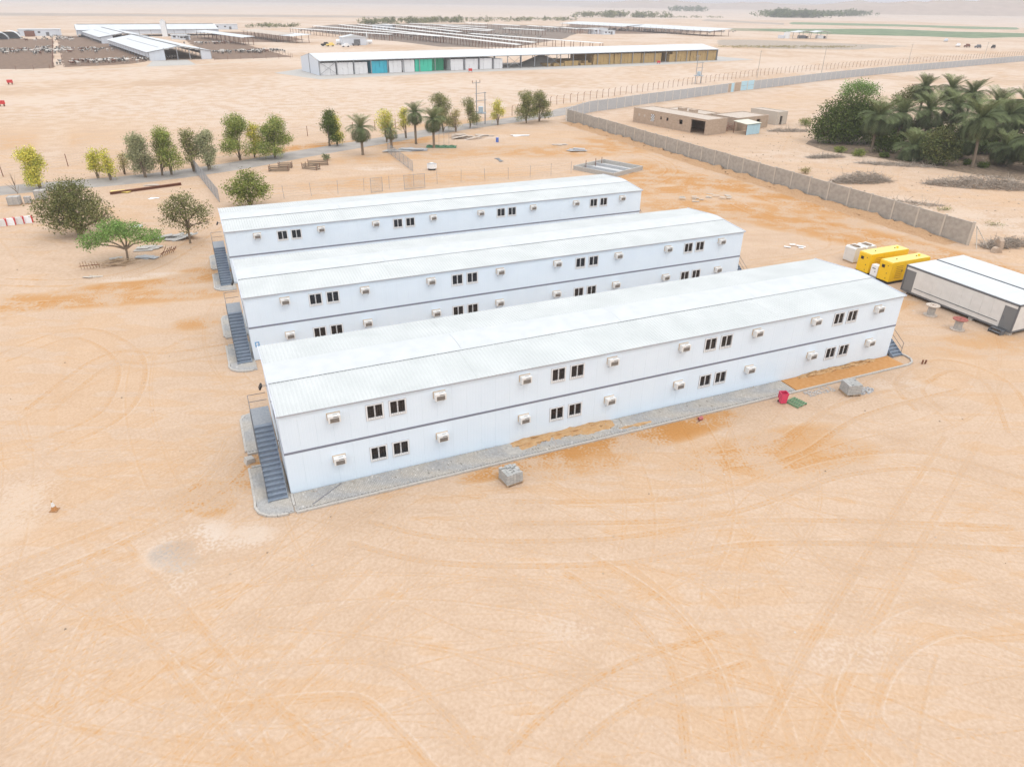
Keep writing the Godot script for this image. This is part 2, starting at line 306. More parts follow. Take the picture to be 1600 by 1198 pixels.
func gmat(x0: float, z0: float, size: float, px: int, level: int) -> StandardMaterial3D:
	var mpp := size / px
	var n1 := nbytes(11, 26.0, 4, x0, z0, size, px)
	var n2 := nbytes(12, 5.0, 5, x0, z0, size, px) if level < 3 else nbytes(12, 700.0, 5, x0, z0, size, px)
	var n3 := nbytes(13, 0.26 if level == 0 else 0.5, 3, x0, z0, size, px) if level < 2 else nbytes(13, 60.0, 4, x0, z0, size, px)
	var n4 := nbytes(14, 9.0 if level < 2 else 160.0, 4, x0, z0, size, px, 4.0)
	var tr := PackedByteArray(); tr.resize(px * px); var og := tr.duplicate(); var pl := tr.duplicate(); var gy := tr.duplicate()
	if level < 3:
		for t in tracks: stroke(tr, px, x0, z0, mpp, t[0], t[1], t[2])
		for t in orange: blob(og, px, x0, z0, mpp, t[0], t[1] * 1.35, t[2] * 1.9, t[3], t[4])
		var lowp := px / 8; var wide := PackedByteArray(); wide.resize(lowp * lowp)     # the widest patches at an eighth of the detail
		for t in pale:
			if t[1] > 40.0: blob(wide, lowp, x0, z0, mpp * 8.0, t[0], t[1] * 1.2, t[2] * 1.3, t[3], t[4])
		var wi := Image.create_from_data(lowp, lowp, false, Image.FORMAT_L8, wide); wi.resize(px, px, Image.INTERPOLATE_BILINEAR); pl = wi.get_data()
		for t in pale:
			if t[1] <= 40.0: blob(pl, px, x0, z0, mpp, t[0], t[1] * 1.2, t[2] * 1.3, t[3], t[4])
		for t in ridges: stroke(pl, px, x0, z0, mpp, t[0], t[1], t[2])
		for t in grey: blob(gy, px, x0, z0, mpp, t[0], t[1] * 1.2, t[2] * 1.3, t[3], t[4])
	var out := PackedByteArray(); out.resize(px * px * 3)
	var hh := PackedByteArray(); hh.resize(px * px)
	var base_r := 189 if level < 3 else 194; var base_g := 164 if level < 3 else 178; var base_b := 141 if level < 3 else 165
	for i in px * px:
		var a := n1[i] - 128; var b := n2[i] - 128; var c := n3[i] - 128; var d := n4[i] - 128
		var m := (a * 5 + b * 8 + c * 13 + d * 6) >> 7          # paler or browner sand
		var grain := clampi(165 + b * 4 + c * 3 + d * 2, 20, 255)
		var o := (og[i] * grain) >> 8
		var natural := clampi((a + d + (b >> 1) - 14) * 2, 0, 38)
		o = maxi(o, natural) + ((tr[i] * clampi(100 + c * 3 + b, 10, 220)) >> 8)
		if o > 255: o = 255
		var w := (pl[i] * grain) >> 8
		var r := base_r + (m * 3 >> 2); var g := base_g + (m * 7 >> 3); var bl := base_b + m
		r += (176 - r) * o >> 8; g += (126 - g) * o >> 8; bl += (74 - bl) * o >> 8
		r += (197 - r) * w >> 8; g += (180 - g) * w >> 8; bl += (165 - bl) * w >> 8
		if gy[i] > 0:
			var k := (gy[i] * clampi(160 + c * 3 + b * 2, 40, 255)) >> 8
			r += (146 - r) * k >> 8; g += (138 - g) * k >> 8; bl += (132 - bl) * k >> 8
		var j := i * 3
		out[j] = clampi(r, 0, 255); out[j + 1] = clampi(g, 0, 255); out[j + 2] = clampi(bl, 0, 255)
		hh[i] = clampi(128 + (c >> 1) + (b >> 2) + (d >> 3) - (tr[i] >> 2), 0, 255)
	var mat := StandardMaterial3D.new(); mat.roughness = 0.97; mat.metallic_specular = 0.2
	mat.albedo_texture = ImageTexture.create_from_image(Image.create_from_data(px, px, false, Image.FORMAT_RGB8, out))
	if level < 2:
		mat.heightmap_enabled = true; mat.heightmap_scale = 11.0 if level == 0 else 14.0
		mat.heightmap_texture = ImageTexture.create_from_image(Image.create_from_data(px, px, false, Image.FORMAT_L8, hh))
	return mat
func ground():
	plan_ground()
	var rects := [Rect2(-45, -100, 90, 90), Rect2(-125, -250, 250, 250), Rect2(-700, -1390, 1400, 1400), Rect2(-7500, -7500, 15000, 15000)]
	var g := ArrayMesh.new(); var mats := []
	for l in 4:
		var r: Rect2 = rects[l]
		mats.append(gmat(r.position.x, r.position.y, r.size.x, [2048, 2048, 1024, 512][l], l))
		var cells := [r]
		if l > 0:
			var q: Rect2 = rects[l - 1]
			cells = [Rect2(r.position, Vector2(r.size.x, q.position.y - r.position.y)), Rect2(r.position.x, q.end.y, r.size.x, r.end.y - q.end.y),
				Rect2(r.position.x, q.position.y, q.position.x - r.position.x, q.size.y), Rect2(q.end.x, q.position.y, r.end.x - q.end.x, q.size.y)]
		var b := MB.new()
		for k in cells:
			b.face([Vector3(k.position.x, 0, k.position.y), Vector3(k.end.x, 0, k.position.y), Vector3(k.end.x, 0, k.end.y), Vector3(k.position.x, 0, k.end.y)], Vector3.UP)
		for p in b.v: b.t.append(Vector2((p.x - r.position.x) / r.size.x, (p.z - r.position.y) / r.size.y))
		var a := []; a.resize(Mesh.ARRAY_MAX); a[Mesh.ARRAY_VERTEX] = b.v; a[Mesh.ARRAY_NORMAL] = b.n; a[Mesh.ARRAY_TEX_UV] = b.t
		g.add_surface_from_arrays(Mesh.PRIMITIVE_TRIANGLES, a); g.surface_set_material(l, mats[l])
	struct("ground", g, null)
func sheet(called: String, pts: Array, y: float, m: Material) -> MeshInstance3D:   # a flat outline on the ground
	var poly := PackedVector2Array()
	for p in pts: poly.append(Vector2(p.x, p.z))
	var b := MB.new(); var ix := Geometry2D.triangulate_polygon(poly)
	for i in range(0, ix.size(), 3):
		b.face([Vector3(poly[ix[i]].x, y, poly[ix[i]].y), Vector3(poly[ix[i + 1]].x, y, poly[ix[i + 1]].y), Vector3(poly[ix[i + 2]].x, y, poly[ix[i + 2]].y)], Vector3.UP)
	return struct(called, b.mesh(), m)
func ribbon(called: String, path: Array, w: float, y: float, m: Material) -> MeshInstance3D:
	var l := side(path, w / 2); var r := side(path, -w / 2); r.reverse()
	return sheet(called, l + r, y, m)
func ragged(pts: Array, amp: float, step: float) -> Array:    # outline broken up so that it does not run straight
	var o := []
	for i in pts.size():
		var a: Vector3 = pts[i]; var b: Vector3 = pts[(i + 1) % pts.size()]
		var k := maxi(1, int(a.distance_to(b) / step))
		for j in k: o.append(a.lerp(b, float(j) / k) + Vector3(rr(-amp, amp), 0, rr(-amp, amp)))
	return o
func hills(called: String, pts: Array, depth: float, seed_: int, m: Material):   # pts: [ground point, height]
	var f := FastNoiseLite.new(); f.seed = seed_; f.frequency = 0.004
	var b := MB.new(); var rows := []
	for i in pts.size() - 1:
		for j in 14:
			var k := j / 14.0
			var p: Vector3 = pts[i][0].lerp(pts[i + 1][0], k); var h: float = lerpf(pts[i][1], pts[i + 1][1], k)
			rows.append([p, h * (1.0 + 0.22 * f.get_noise_1d(p.x) + 0.1 * f.get_noise_1d(p.x * 4.0))])
	for i in rows.size() - 1:
		var prof := [[0.0, 0.0], [0.12, 0.25], [0.3, 0.7], [0.5, 0.95], [0.7, 1.0], [1.0, 0.9]]
		for k in prof.size() - 1:
			var q := []
			for e in [[i, k], [i + 1, k], [i + 1, k + 1], [i, k + 1]]:
				var p: Vector3 = rows[e[0]][0]; var h: float = rows[e[0]][1]; var t: Array = prof[e[1]]
				q.append(p + p.normalized() * depth * t[0] + Vector3(0, h * t[1] * (1.0 + 0.12 * f.get_noise_2d(p.x * 3.0, t[0] * 900.0)), 0))
			b.quad(q[0], q[1], q[2], q[3], Vector3.UP)
	struct(called, b.mesh(), m)
func roads_and_fields():
	var rp := [Vector3(-92.38, 0.00, -94.18), Vector3(-77.77, 0.00, -106.54), Vector3(-62.34, 0.00, -114.62), Vector3(-50.51, 0.00, -124.62), Vector3(-39.71, 0.00, -138.66), Vector3(-27.45, 0.00, -153.45), Vector3(-15.29, 0.00, -168.46), Vector3(-2.29, 0.00, -182.04), Vector3(11.37, 0.00, -196.48), P(96, 146), P(120, 156), P(187, 180), P(286, 212), P(414, 241), P(700, 300)]
	ribbon("road", smooth_path(rp), 6.6, 0.008, M.asphalt)
	var fg1 := mtn(Color(0.07, 0.12, 0.05), Color(0.19, 0.24, 0.12), 0.95, 31, 0.03, 0.006)
	var fg2 := mtn(Color(0.10, 0.155, 0.075), Color(0.22, 0.27, 0.15), 0.95, 32, 0.03, 0.006)
	sheet("field", ragged([Vector3(258.33, 0.00, -883.59), Vector3(282.63, 0.00, -817.33), Vector3(306.54, 0.00, -775.81), Vector3(341.94, 0.00, -755.65), Vector3(389.37, 0.00, -739.88), Vector3(419.65, 0.00, -708.70), Vector3(486.63, 0.00, -750.19), Vector3(560.76, 0.00, -768.11), Vector3(555.53, 0.00, -858.50), Vector3(490.92, 0.00, -894.36), Vector3(450.05, 0.00, -963.92), Vector3(378.44, 0.00, -941.52), Vector3(310.03, 0.00, -920.11)], 4, 30), 0.02, fg1)
	sheet("field", ragged([Vector3(392.28, 0.00, -1126.84), Vector3(465.58, 0.00, -1094.39), Vector3(540.02, 0.00, -1065.47), Vector3(575.85, 0.00, -991.88), Vector3(630.46, 0.00, -986.36), Vector3(694.18, 0.00, -1090.37), Vector3(633.46, 0.00, -1124.52), Vector3(575.71, 0.00, -1195.05), Vector3(501.58, 0.00, -1252.79), Vector3(445.75, 0.00, -1267.54)], 4, 40), 0.02, fg2)
	sheet("field", ragged([Vector3(227.75, 0.00, -836.54), Vector3(290.02, 0.00, -819.40), Vector3(326.84, 0.00, -925.37), Vector3(250.82, 0.00, -922.82)], 3, 30), 0.012, mtn(Color(0.20, 0.19, 0.11), Color(0.32, 0.27, 0.18), 0.95, 33, 0.03, 0.006))
	# dung covered pens
	sheet("pen_ground", ragged([Vector3(-242.77, 0.00, -299.42), Vector3(-392.97, 0.00, -493.20), Vector3(-345.79, 0.00, -520.91), Vector3(-314.75, 0.00, -528.04), Vector3(-189.20, 0.00, -312.42), Vector3(-196.16, 0.00, -305.43)], 0.8, 6), 0.02, M.soil)
	sheet("pen_ground", ragged([Vector3(-186.96, 0.00, -315.86), Vector3(-316.33, 0.00, -536.84), Vector3(-343.92, 0.00, -580.70), Vector3(-318.93, 0.00, -565.65), Vector3(-295.68, 0.00, -561.12), Vector3(-169.12, 0.00, -353.54), Vector3(-168.20, 0.00, -335.12), Vector3(-177.54, 0.00, -323.60)], 0.8, 6), 0.02, M.soil)
	sheet("pen_ground", ragged([Vector3(-255.67, 0.00, -592.01), Vector3(-143.23, 0.00, -365.40), Vector3(-127.00, 0.00, -376.31), Vector3(-112.29, 0.00, -387.48), Vector3(-145.64, 0.00, -444.75), Vector3(-183.82, 0.00, -514.17), Vector3(-229.68, 0.00, -587.61)], 0.8, 6), 0.02, M.soil)
	sheet("pen_ground", ragged([Vector3(-229.68, 0.00, -587.61), Vector3(-183.82, 0.00, -514.17), Vector3(-156.70, 0.00, -519.92), Vector3(-151.32, 0.00, -556.08), Vector3(-189.64, 0.00, -631.99), Vector3(-234.43, 0.00, -672.02), Vector3(-259.27, 0.00, -665.03)], 1.5, 12), 0.012, M.soil)
	sheet("pen_ground", ragged([Vector3(50.53, 0.00, -838.92), Vector3(55.56, 0.00, -723.48), Vector3(114.96, 0.00, -725.07), Vector3(209.31, 0.00, -796.72), Vector3(235.06, 0.00, -896.66), Vector3(151.17, 0.00, -958.58), Vector3(70.51, 0.00, -1035.45)], 2, 14), 0.02, M.soil)
	var greysoil := mtn(Color(0.12, 0.088, 0.065), Color(0.24, 0.175, 0.13), 0.95, 37, 0.03, 0.03)
	sheet("pen_ground", ragged([Vector3(-208.32, 0.00, -740.83), Vector3(-121.76, 0.00, -603.15), Vector3(-46.74, 0.00, -489.13), Vector3(-2.35, 0.00, -490.63), Vector3(33.89, 0.00, -597.91), Vector3(59.77, 0.00, -739.36), Vector3(69.34, 0.00, -907.46), Vector3(-4.88, 0.00, -965.95), Vector3(-129.69, 0.00, -958.95), Vector3(-207.83, 0.00, -891.49)], 2, 30), 0.012, greysoil)
	sheet("shed_yard", [Vector3(-95.31, 0.00, -300.79), Vector3(-71.49, 0.00, -277.87), Vector3(-27.31, 0.00, -309.08), Vector3(57.64, 0.00, -355.39), Vector3(126.07, 0.00, -405.76), Vector3(111.33, 0.00, -427.53), Vector3(-1.69, 0.00, -365.98), Vector3(-88.68, 0.00, -325.63)], 0.014, M.concrete)
	sheet("barn_yard", [Vector3(-156.21, 0.00, -323.17), Vector3(-140.06, 0.00, -335.51), Vector3(-155.56, 0.00, -363.55), Vector3(-167.46, 0.00, -353.78)], 0.026, M.concrete)
	sheet("farm_track", side(smooth_path([Vector3(-203.94, 0.00, -279.73), Vector3(-184.98, 0.00, -295.31), Vector3(-170.69, 0.00, -305.72), Vector3(-154.29, 0.00, -320.19), Vector3(-140.32, 0.00, -332.02), Vector3(-115.57, 0.00, -369.55)]), 2.2) + [] + _rev(side(smooth_path([Vector3(-203.94, 0.00, -279.73), Vector3(-184.98, 0.00, -295.31), Vector3(-170.69, 0.00, -305.72), Vector3(-154.29, 0.00, -320.19), Vector3(-140.32, 0.00, -332.02), Vector3(-115.57, 0.00, -369.55)]), -2.2)), 0.010, mt(0.50, 0.40, 0.31, 0.95))
	sheet("grove_floor", ragged([Vector3(60.95, 0.00, -154.41), Vector3(62.67, 0.00, -146.62), Vector3(69.23, 0.00, -141.06), Vector3(73.52, 0.00, -134.60), Vector3(77.77, 0.00, -129.21), Vector3(86.34, 0.00, -120.99), Vector3(93.98, 0.00, -113.66), Vector3(129.82, 0.00, -162.60), Vector3(114.36, 0.00, -174.54), Vector3(94.83, 0.00, -177.93), Vector3(73.92, 0.00, -171.81)], 1.0, 4), 0.012, M.litter)
	var hm := mtn(Color(0.33, 0.245, 0.19), Color(0.44, 0.335, 0.265), 0.97, 34, 0.02, 0.004)
	hills("hill", [[Vector3(922.63, 0.00, -3066.28), 2], [Vector3(994.07, 0.00, -2780.88), 22], [Vector3(1082.20, 0.00, -2563.64), 30], [Vector3(1130.34, 0.00, -2360.71), 34], [Vector3(1273.34, 0.00, -2343.40), 42], [Vector3(1414.27, 0.00, -2326.34), 47], [Vector3(1553.18, 0.00, -2309.52), 50], [Vector3(1718.59, 0.00, -2142.89), 40], [Vector3(2037.88, 0.00, -1950.42), 20]], 500, 5, hm)
	hills("hill", [[Vector3(300, 0, -3800), 2], [Vector3(520, 0, -3800), 30], [Vector3(700, 0, -3800), 36], [Vector3(900, 0, -3700), 20], [Vector3(1100, 0, -3600), 34], [Vector3(1300, 0, -3500), 18], [Vector3(1500, 0, -3500), 44], [Vector3(1800, 0, -3400), 10]], 500, 6, hm)
	hills("hill", [[Vector3(-5200, 0, -3000), 60], [Vector3(-4200, 0, -4200), 84], [Vector3(-3300, 0, -4700), 52], [Vector3(-2500, 0, -4900), 40], [Vector3(-1600, 0, -5000), 48], [Vector3(-700, 0, -5000), 40], [Vector3(300, 0, -5000), 28], [Vector3(1200, 0, -5000), 26], [Vector3(2600, 0, -4600), 30], [Vector3(4200, 0, -3600), 40]], 700, 7, hm)
	var far_band := mtn(Color(0.30, 0.24, 0.195), Color(0.40, 0.32, 0.26), 0.97, 35, 0.03, 0.004)
	sheet("plain", ragged([Vector3(-797.13, 0.00, -1107.47), Vector3(-307.42, 0.00, -1237.46), Vector3(95.43, 0.00, -1255.90), Vector3(102.45, 0.00, -1349.64), Vector3(-342.23, 0.00, -1379.02), Vector3(-939.81, 0.00, -1308.14)], 6, 60), 0.03, far_band)
	sheet("plain", ragged([Vector3(301.34, 0.00, -1265.32), Vector3(375.48, 0.00, -1090.83), Vector3(412.45, 0.00, -1199.73), Vector3(336.23, 0.00, -1413.63)], 6, 60), 0.03, far_band)
	sheet("plain", ragged([Vector3(141.76, 0.00, -548.62), Vector3(165.04, 0.00, -507.95), Vector3(217.75, 0.00, -503.85), Vector3(282.84, 0.00, -560.18), Vector3(241.32, 0.00, -594.94), Vector3(194.46, 0.00, -634.18), Vector3(164.11, 0.00, -627.33)], 2, 6), 0.012, mtn(Color(0.24, 0.20, 0.16), Color(0.46, 0.37, 0.29), 0.97, 36, 0.05, 0.03))
func _rev(a: Array) -> Array:
	a.reverse(); return a
# ---------------------------------------------------------------- two-storey barracks
var cache := {}
func panel(w: float, h: float) -> ArrayMesh:     # sheet-steel wall panel, front at z = 0, shallow grooves
	var key := "p%.2f_%.2f" % [w, h]
	if cache.has(key): return cache[key]
	var b := MB.new(); var x := -w / 2 + 0.0015; var e := w / 2 - 0.0015
	var prof := [Vector2(x, -0.004), Vector2(x + 0.008, 0)]
	var k := maxi(1, int(round(w / 0.2))); var s := (w - 0.024) / k
	for i in k:
		var x1 := x + 0.008 + s * (i + 1)
		if i < k - 1:
			prof.append(Vector2(x1 - 0.012, 0)); prof.append(Vector2(x1 - 0.004, -0.0025)); prof.append(Vector2(x1 + 0.004, -0.0025)); prof.append(Vector2(x1 + 0.012, 0))
	prof.append(Vector2(e - 0.008, 0)); prof.append(Vector2(e, -0.004))
	for i in prof.size() - 1:
		var p: Vector2 = prof[i]; var q: Vector2 = prof[i + 1]
		b.quad(Vector3(p.x, 0, p.y), Vector3(q.x, 0, q.y), Vector3(q.x, h, q.y), Vector3(p.x, h, p.y), Vector3(0, 0, 1))
	b.box(Vector3(0, h / 2, -0.0325), Vector3(w - 0.003, h, 0.055))
	cache[key] = b.mesh(); return cache[key]
func window_mesh(w: float, h: float) -> Array:
	if cache.has("win"): return cache["win"]
	var f := MB.new(); var o := MB.new(); var g := MB.new(); var t := 0.085
	for s in [-1, 1]:
		f.box(Vector3(s * (w / 2 - t / 2), 0, 0.0), Vector3(t, h, 0.09)); f.box(Vector3(0, s * (h / 2 - t / 2), 0.0), Vector3(w - 2 * t, t, 0.088))
		o.box(Vector3(s * (w / 2 + 0.008), 0, -0.005), Vector3(0.016, h + 0.032, 0.06)); o.box(Vector3(0, s * (h / 2 + 0.008), -0.005), Vector3(w, 0.016, 0.058))
	f.box(Vector3(0, 0, -0.005), Vector3(0.075, h - 2 * t, 0.07))
	f.box(Vector3(0, -h / 2 + t + 0.04, 0.012), Vector3(w - 2 * t, 0.08, 0.05))
	for i in 7: g.box(Vector3(lerpf(-w / 2 + 0.1, w / 2 - 0.1, i / 6.0), 0, 0.07), Vector3(0.009, h - 2 * t, 0.009))
	for y in [-0.48, -0.2, 0.2, 0.48]: g.box(Vector3(0, y, 0.085), Vector3(w - 2 * t, 0.009, 0.009))
	var p := boxm(Vector3((w - 2 * t) / 2 - 0.045, h - 2 * t - 0.09, 0.008))
	cache["win"] = [f.mesh(), o.mesh(), g.mesh(), p]; return cache["win"]
func ac_meshes() -> Array:
	if cache.has("ac"): return cache["ac"]
	var h := MB.new(); var w := 0.70; var d := 0.42; var t := 0.44
	h.box(Vector3(0, 0, d / 2 - 0.06), Vector3(w, t, d + 0.10))
	h.box(Vector3(0, t / 2 + 0.004, d - 0.05), Vector3(w + 0.01, 0.02, 0.10))
	for s in [-1, 1]:
		for k in 5: h.box(Vector3(s * (w / 2 + 0.006), 0.13 - k * 0.06, 0.2), Vector3(0.014, 0.02, 0.26))
	var g := MB.new()
	g.box(Vector3(0, -0.05, d - 0.003), Vector3(0.52, 0.27, 0.012))
	var bars := MB.new()
	for i in 8: bars.box(Vector3(-0.245 + i * 0.07, -0.05, d + 0.01), Vector3(0.014, 0.27, 0.012))
	for i in 5: bars.box(Vector3(0, -0.17 + i * 0.06, d + 0.016), Vector3(0.52, 0.01, 0.01))
	var l := MB.new(); l.box(Vector3(0.08, t / 2 - 0.055, d + 0.002), Vector3(0.3, 0.035, 0.01)); l.box(Vector3(0.08, t / 2 + 0.002, d * 0.5), Vector3(0.26, 0.006, 0.03))
	var fm := MB.new()
	fm.box(Vector3(0, t / 2 + 0.025, 0.012), Vector3(w + 0.08, 0.03, 0.02)); fm.box(Vector3(-w / 2 - 0.02, 0, 0.012), Vector3(0.025, t, 0.02)); fm.box(Vector3(w / 2 + 0.02, 0, 0.012), Vector3(0.025, t, 0.02))
	var br := MB.new()
	br.bar(Vector3(0, -t / 2 - 0.02, 0.0), Vector3(0, -t / 2 - 0.02, 0.36), 0.03, 0.03); br.bar(Vector3(0, -t / 2 - 0.26, 0.01), Vector3(0, -t / 2 - 0.03, 0.34), 0.025, 0.025)
	cache["ac"] = [h.mesh(), g.mesh(), bars.mesh(), l.mesh(), fm.mesh(), br.mesh()]; return cache["ac"]
func add_ac(b: Node3D, x: float, y: float):
	var m := ac_meshes()
	var n := node(b, "air_conditioner", Vector3(x, y, 0), Basis(Vector3.UP, rr(-0.03, 0.03)) * Basis(Vector3.RIGHT, rr(0.01, 0.05)))
	part(n, "housing", m[0], M.acbody); part(n, "grille", m[1], M.grille); part(n, "grille_bars", m[2], M.galv); part(n, "badge", m[3], M.cabframe); part(n, "sealant", m[4], M.foam); part(n, "bracket", m[5], M.galv, Vector3(-0.25, 0, 0)); part(n, "bracket", m[5], M.galv, Vector3(0.25, 0, 0))
func add_window(b: Node3D, x: float, y: float):
	var m := window_mesh(1.06, 1.06)
	var n := node(b, "window", Vector3(x, y, 0))
	part(n, "outer_trim", m[1], M.trim); part(n, "frame", m[0], M.white); part(n, "grille", m[2], M.ironbar)
	var k := rng.randi() % 5
	for s in [-1, 1]:
		part(n, "pane", m[3], M.glass, Vector3(s * 0.248, 0.04, -0.012 - (0.02 if s > 0 else 0.0)))
	if k < 2: part(n, "curtain", boxm(Vector3(0.44, 0.9, 0.01)), M.curtain, Vector3(0.25 if k == 0 else -0.25, 0.03, -0.14))
func barrack(u0: float, v0: float, label: String, lower_fix: Dictionary):
	var L := 48.8; var W := 9.66; var EA := 5.42
	var b := thing("barrack_building", label, "building", P(u0, v0), TH, "white two-storey barracks")
	var wins := []
	for m in 4: wins += [12.2 * m + 5.45, 12.2 * m + 6.84]
	for st in 2:
		var y0: float = [0.02, 2.93][st]; var y1: float = [2.79, EA][st]; var wy: float = [1.56, 4.52][st]
		for m in 4:
			var o := 12.2 * m
			for seg in [[0.0, 4.92, 5], [5.98, 6.31, 1], [7.37, 12.2, 5]]:
				for k in seg[2]:
					var w: float = (seg[1] - seg[0]) / seg[2]
					part(b, "wall_panel", panel(w, y1 - y0), M.wall, Vector3(o + seg[0] + w * (k + 0.5), y0, 0))
			for x in [5.45, 6.84]:
				part(b, "wall_panel", panel(1.06, wy - 0.53 - y0), M.wall, Vector3(o + x, y0, 0)); part(b, "wall_panel", panel(1.06, y1 - wy - 0.53), M.wall, Vector3(o + x, wy + 0.53, 0))
				add_window(b, o + x, wy)
			for k in 2:
				var x: float = o + [3.0, 9.46][k]
				x += lower_fix.get("%d%d" % [st, m * 2 + k], 0.0) + rr(-0.06, 0.06)
				add_ac(b, x, wy + [0.27, 0.28][st] + rr(-0.03, 0.03))
	part(b, "storey_band", boxm(Vector3(L + 0.04, 0.15, 0.05), Vector3(L / 2, 2.86, -0.012)), M.band)
	part(b, "eave_trim", boxm(Vector3(L + 0.16, 0.07, 0.06), Vector3(L / 2, EA + 0.02, 0.105)), M.trim)
	# end walls
	for s in [0, 1]:
		var bs := Basis(Vector3.UP, -PI / 2 if s == 0 else PI / 2)
		for st in 2:
			var y0: float = [0.02, 2.93][st]; var y1: float = [2.79, EA][st]
			for k in 8:
				var w := (W - 0.14) / 8.0; var z := -0.07 - w * (k + 0.5)
				if k == 3:
					part(b, "wall_panel", panel(w, y1 - y0 - 2.05), M.wall, Vector3(s * L, y0 + 2.05, z), bs)
					var d := node(b, "door", Vector3(s * L, y0 + 0.01, z), bs)
					part(d, "leaf", boxm(Vector3(w - 0.06, 2.02, 0.04), Vector3(0, 1.01, -0.03)), M.cabdoor); part(d, "handle", boxm(Vector3(0.12, 0.03, 0.06), Vector3(-0.4, 1.0, 0.02)), M.steel)
				else: part(b, "wall_panel", panel(w, y1 - y0), M.wall, Vector3(s * L, y0, z), bs)
		part(b, "storey_band", boxm(Vector3(W - 0.06, 0.135, 0.05), Vector3(0, 2.86, -0.012)), M.band, Vector3(s * L, 0, -W / 2), bs)
	part(b, "back_wall", boxm(Vector3(L, EA, 0.06), Vector3(L / 2, EA / 2, -W + 0.03)), M.wall)
	part(b, "floor_slab", boxm(Vector3(L - 0.2, 0.12, W - 0.2), Vector3(L / 2, 2.84, -W / 2)), M.inner)
	for k in range(1, 8): part(b, "partition", boxm(Vector3(0.06, EA - 0.2, W - 0.3), Vector3(L * k / 8.0, EA / 2, -W / 2)), M.inner)
	part(b, "corridor_wall", boxm(Vector3(L - 0.3, EA - 0.2, 0.06), Vector3(L / 2, EA / 2, -3.6)), M.inner)
	# roof: two ribbed slopes, a smooth rounded ridge cap between them
	var prof := func(v: float) -> float:
		var d := absf(v - W / 2)
		return EA + 0.05 + (0.30 * (1.0 - (d - 1.35) / 3.6) if d > 1.35 else 0.30 + 0.10 * (1.0 - pow(d / 1.35, 2.0)))
	for s in 2:
		var r := MB.new(); var va := -0.14 if s == 0 else W + 0.14; var vb := W / 2 + (-1.33 if s == 0 else 1.33)
		var ya: float = prof.call(va); var yb: float = prof.call(vb)
		var nr := int(L / 0.25); var st := (L + 0.1) / nr; var ht := 0.026
		for i in nr:
			var x := -0.05 + st * i
			var pr := [Vector2(0, 0), Vector2(st - 0.11, 0), Vector2(st - 0.075, ht), Vector2(st - 0.035, ht), Vector2(st, 0)]
			for k in 4:
				var p: Vector2 = pr[k]; var q: Vector2 = pr[k + 1]
				r.quad(Vector3(x + p.x, ya + p.y, -va), Vector3(x + q.x, ya + q.y, -va), Vector3(x + q.x, yb + q.y, -vb), Vector3(x + p.x, yb + p.y, -vb), Vector3.UP)
			if (i + 1) % (nr / 4) == 0 or i == nr - 1:
				if r.v.size() > 0: part(b, "roof_sheet", r.mesh(), M.roof, Vector3(0, 0.008 * (int(i * 4 / nr) % 2), 0))
				r = MB.new()
		var ov := MB.new()
		for i in 4: ov.box(Vector3(L * (i + 0.5) / 4.0, 0, 0), Vector3(L / 4.0 - 0.02, 0.012, 0.10), Basis())
		part(b, "cap_flashing", ov.mesh(), M.endtrim, Vector3(0, yb + 0.042, -vb - (0.02 if s == 0 else -0.02)))
	for m in 4:
		var c := MB.new(); var x0 := L * m / 4.0 + (0.006 if m else -0.06); var x1 := L * (m + 1) / 4.0 - (0.006 if m < 3 else -0.06)
		for i in 10:
			var v1 := W / 2 - 1.40 + 0.28 * i; var v2 := v1 + 0.28
			c.quad(Vector3(x0, prof.call(v1) + 0.05, -v1), Vector3(x1, prof.call(v1) + 0.05, -v1), Vector3(x1, prof.call(v2) + 0.05, -v2), Vector3(x0, prof.call(v2) + 0.05, -v2), Vector3.UP)
		part(b, "ridge_cap", c.mesh(), M.cap)
	for s in [0, 1]:
		var g := MB.new(); var vt := MB.new(); var pts := []
		for i in 13:
			var v := -0.14 + (W + 0.28) * i / 12.0
			pts.append(Vector3(0, prof.call(v), -v))
		for i in 12:
			var p: Vector3 = pts[i]; var q: Vector3 = pts[i + 1]
			g.quad(Vector3(0, EA, p.z), Vector3(0, EA, q.z), q, p, Vector3(1, 0, 0)); vt.bar(p + Vector3(0, 0.0, 0), q + Vector3(0, 0.0, 0), 0.05, 0.13)
		part(b, "gable_infill", g.mesh(), M.wall, Vector3(0.0 if s == 0 else L, 0, 0)); part(b, "verge_trim", vt.mesh(), M.endtrim, Vector3(-0.09 if s == 0 else L + 0.09, 0, 0))
	var fl := node(b, "floodlight", Vector3(-0.1, 5.25, -4.3))
	var arm := MB.new(); arm.bar(Vector3(0, 0, -0.08), Vector3(-0.32, 0.05, -0.08), 0.025, 0.025); arm.bar(Vector3(0, 0, 0.08), Vector3(-0.32, 0.05, 0.08), 0.025, 0.025)
	part(fl, "arm", arm.mesh(), M.galv)
	var lamp := MB.new(); lamp.box(Vector3(-0.4, 0.02, 0), Vector3(0.1, 0.3, 0.42), Basis(Vector3.BACK, -0.5)); part(fl, "lamp", lamp.mesh(), M.black)
	return b
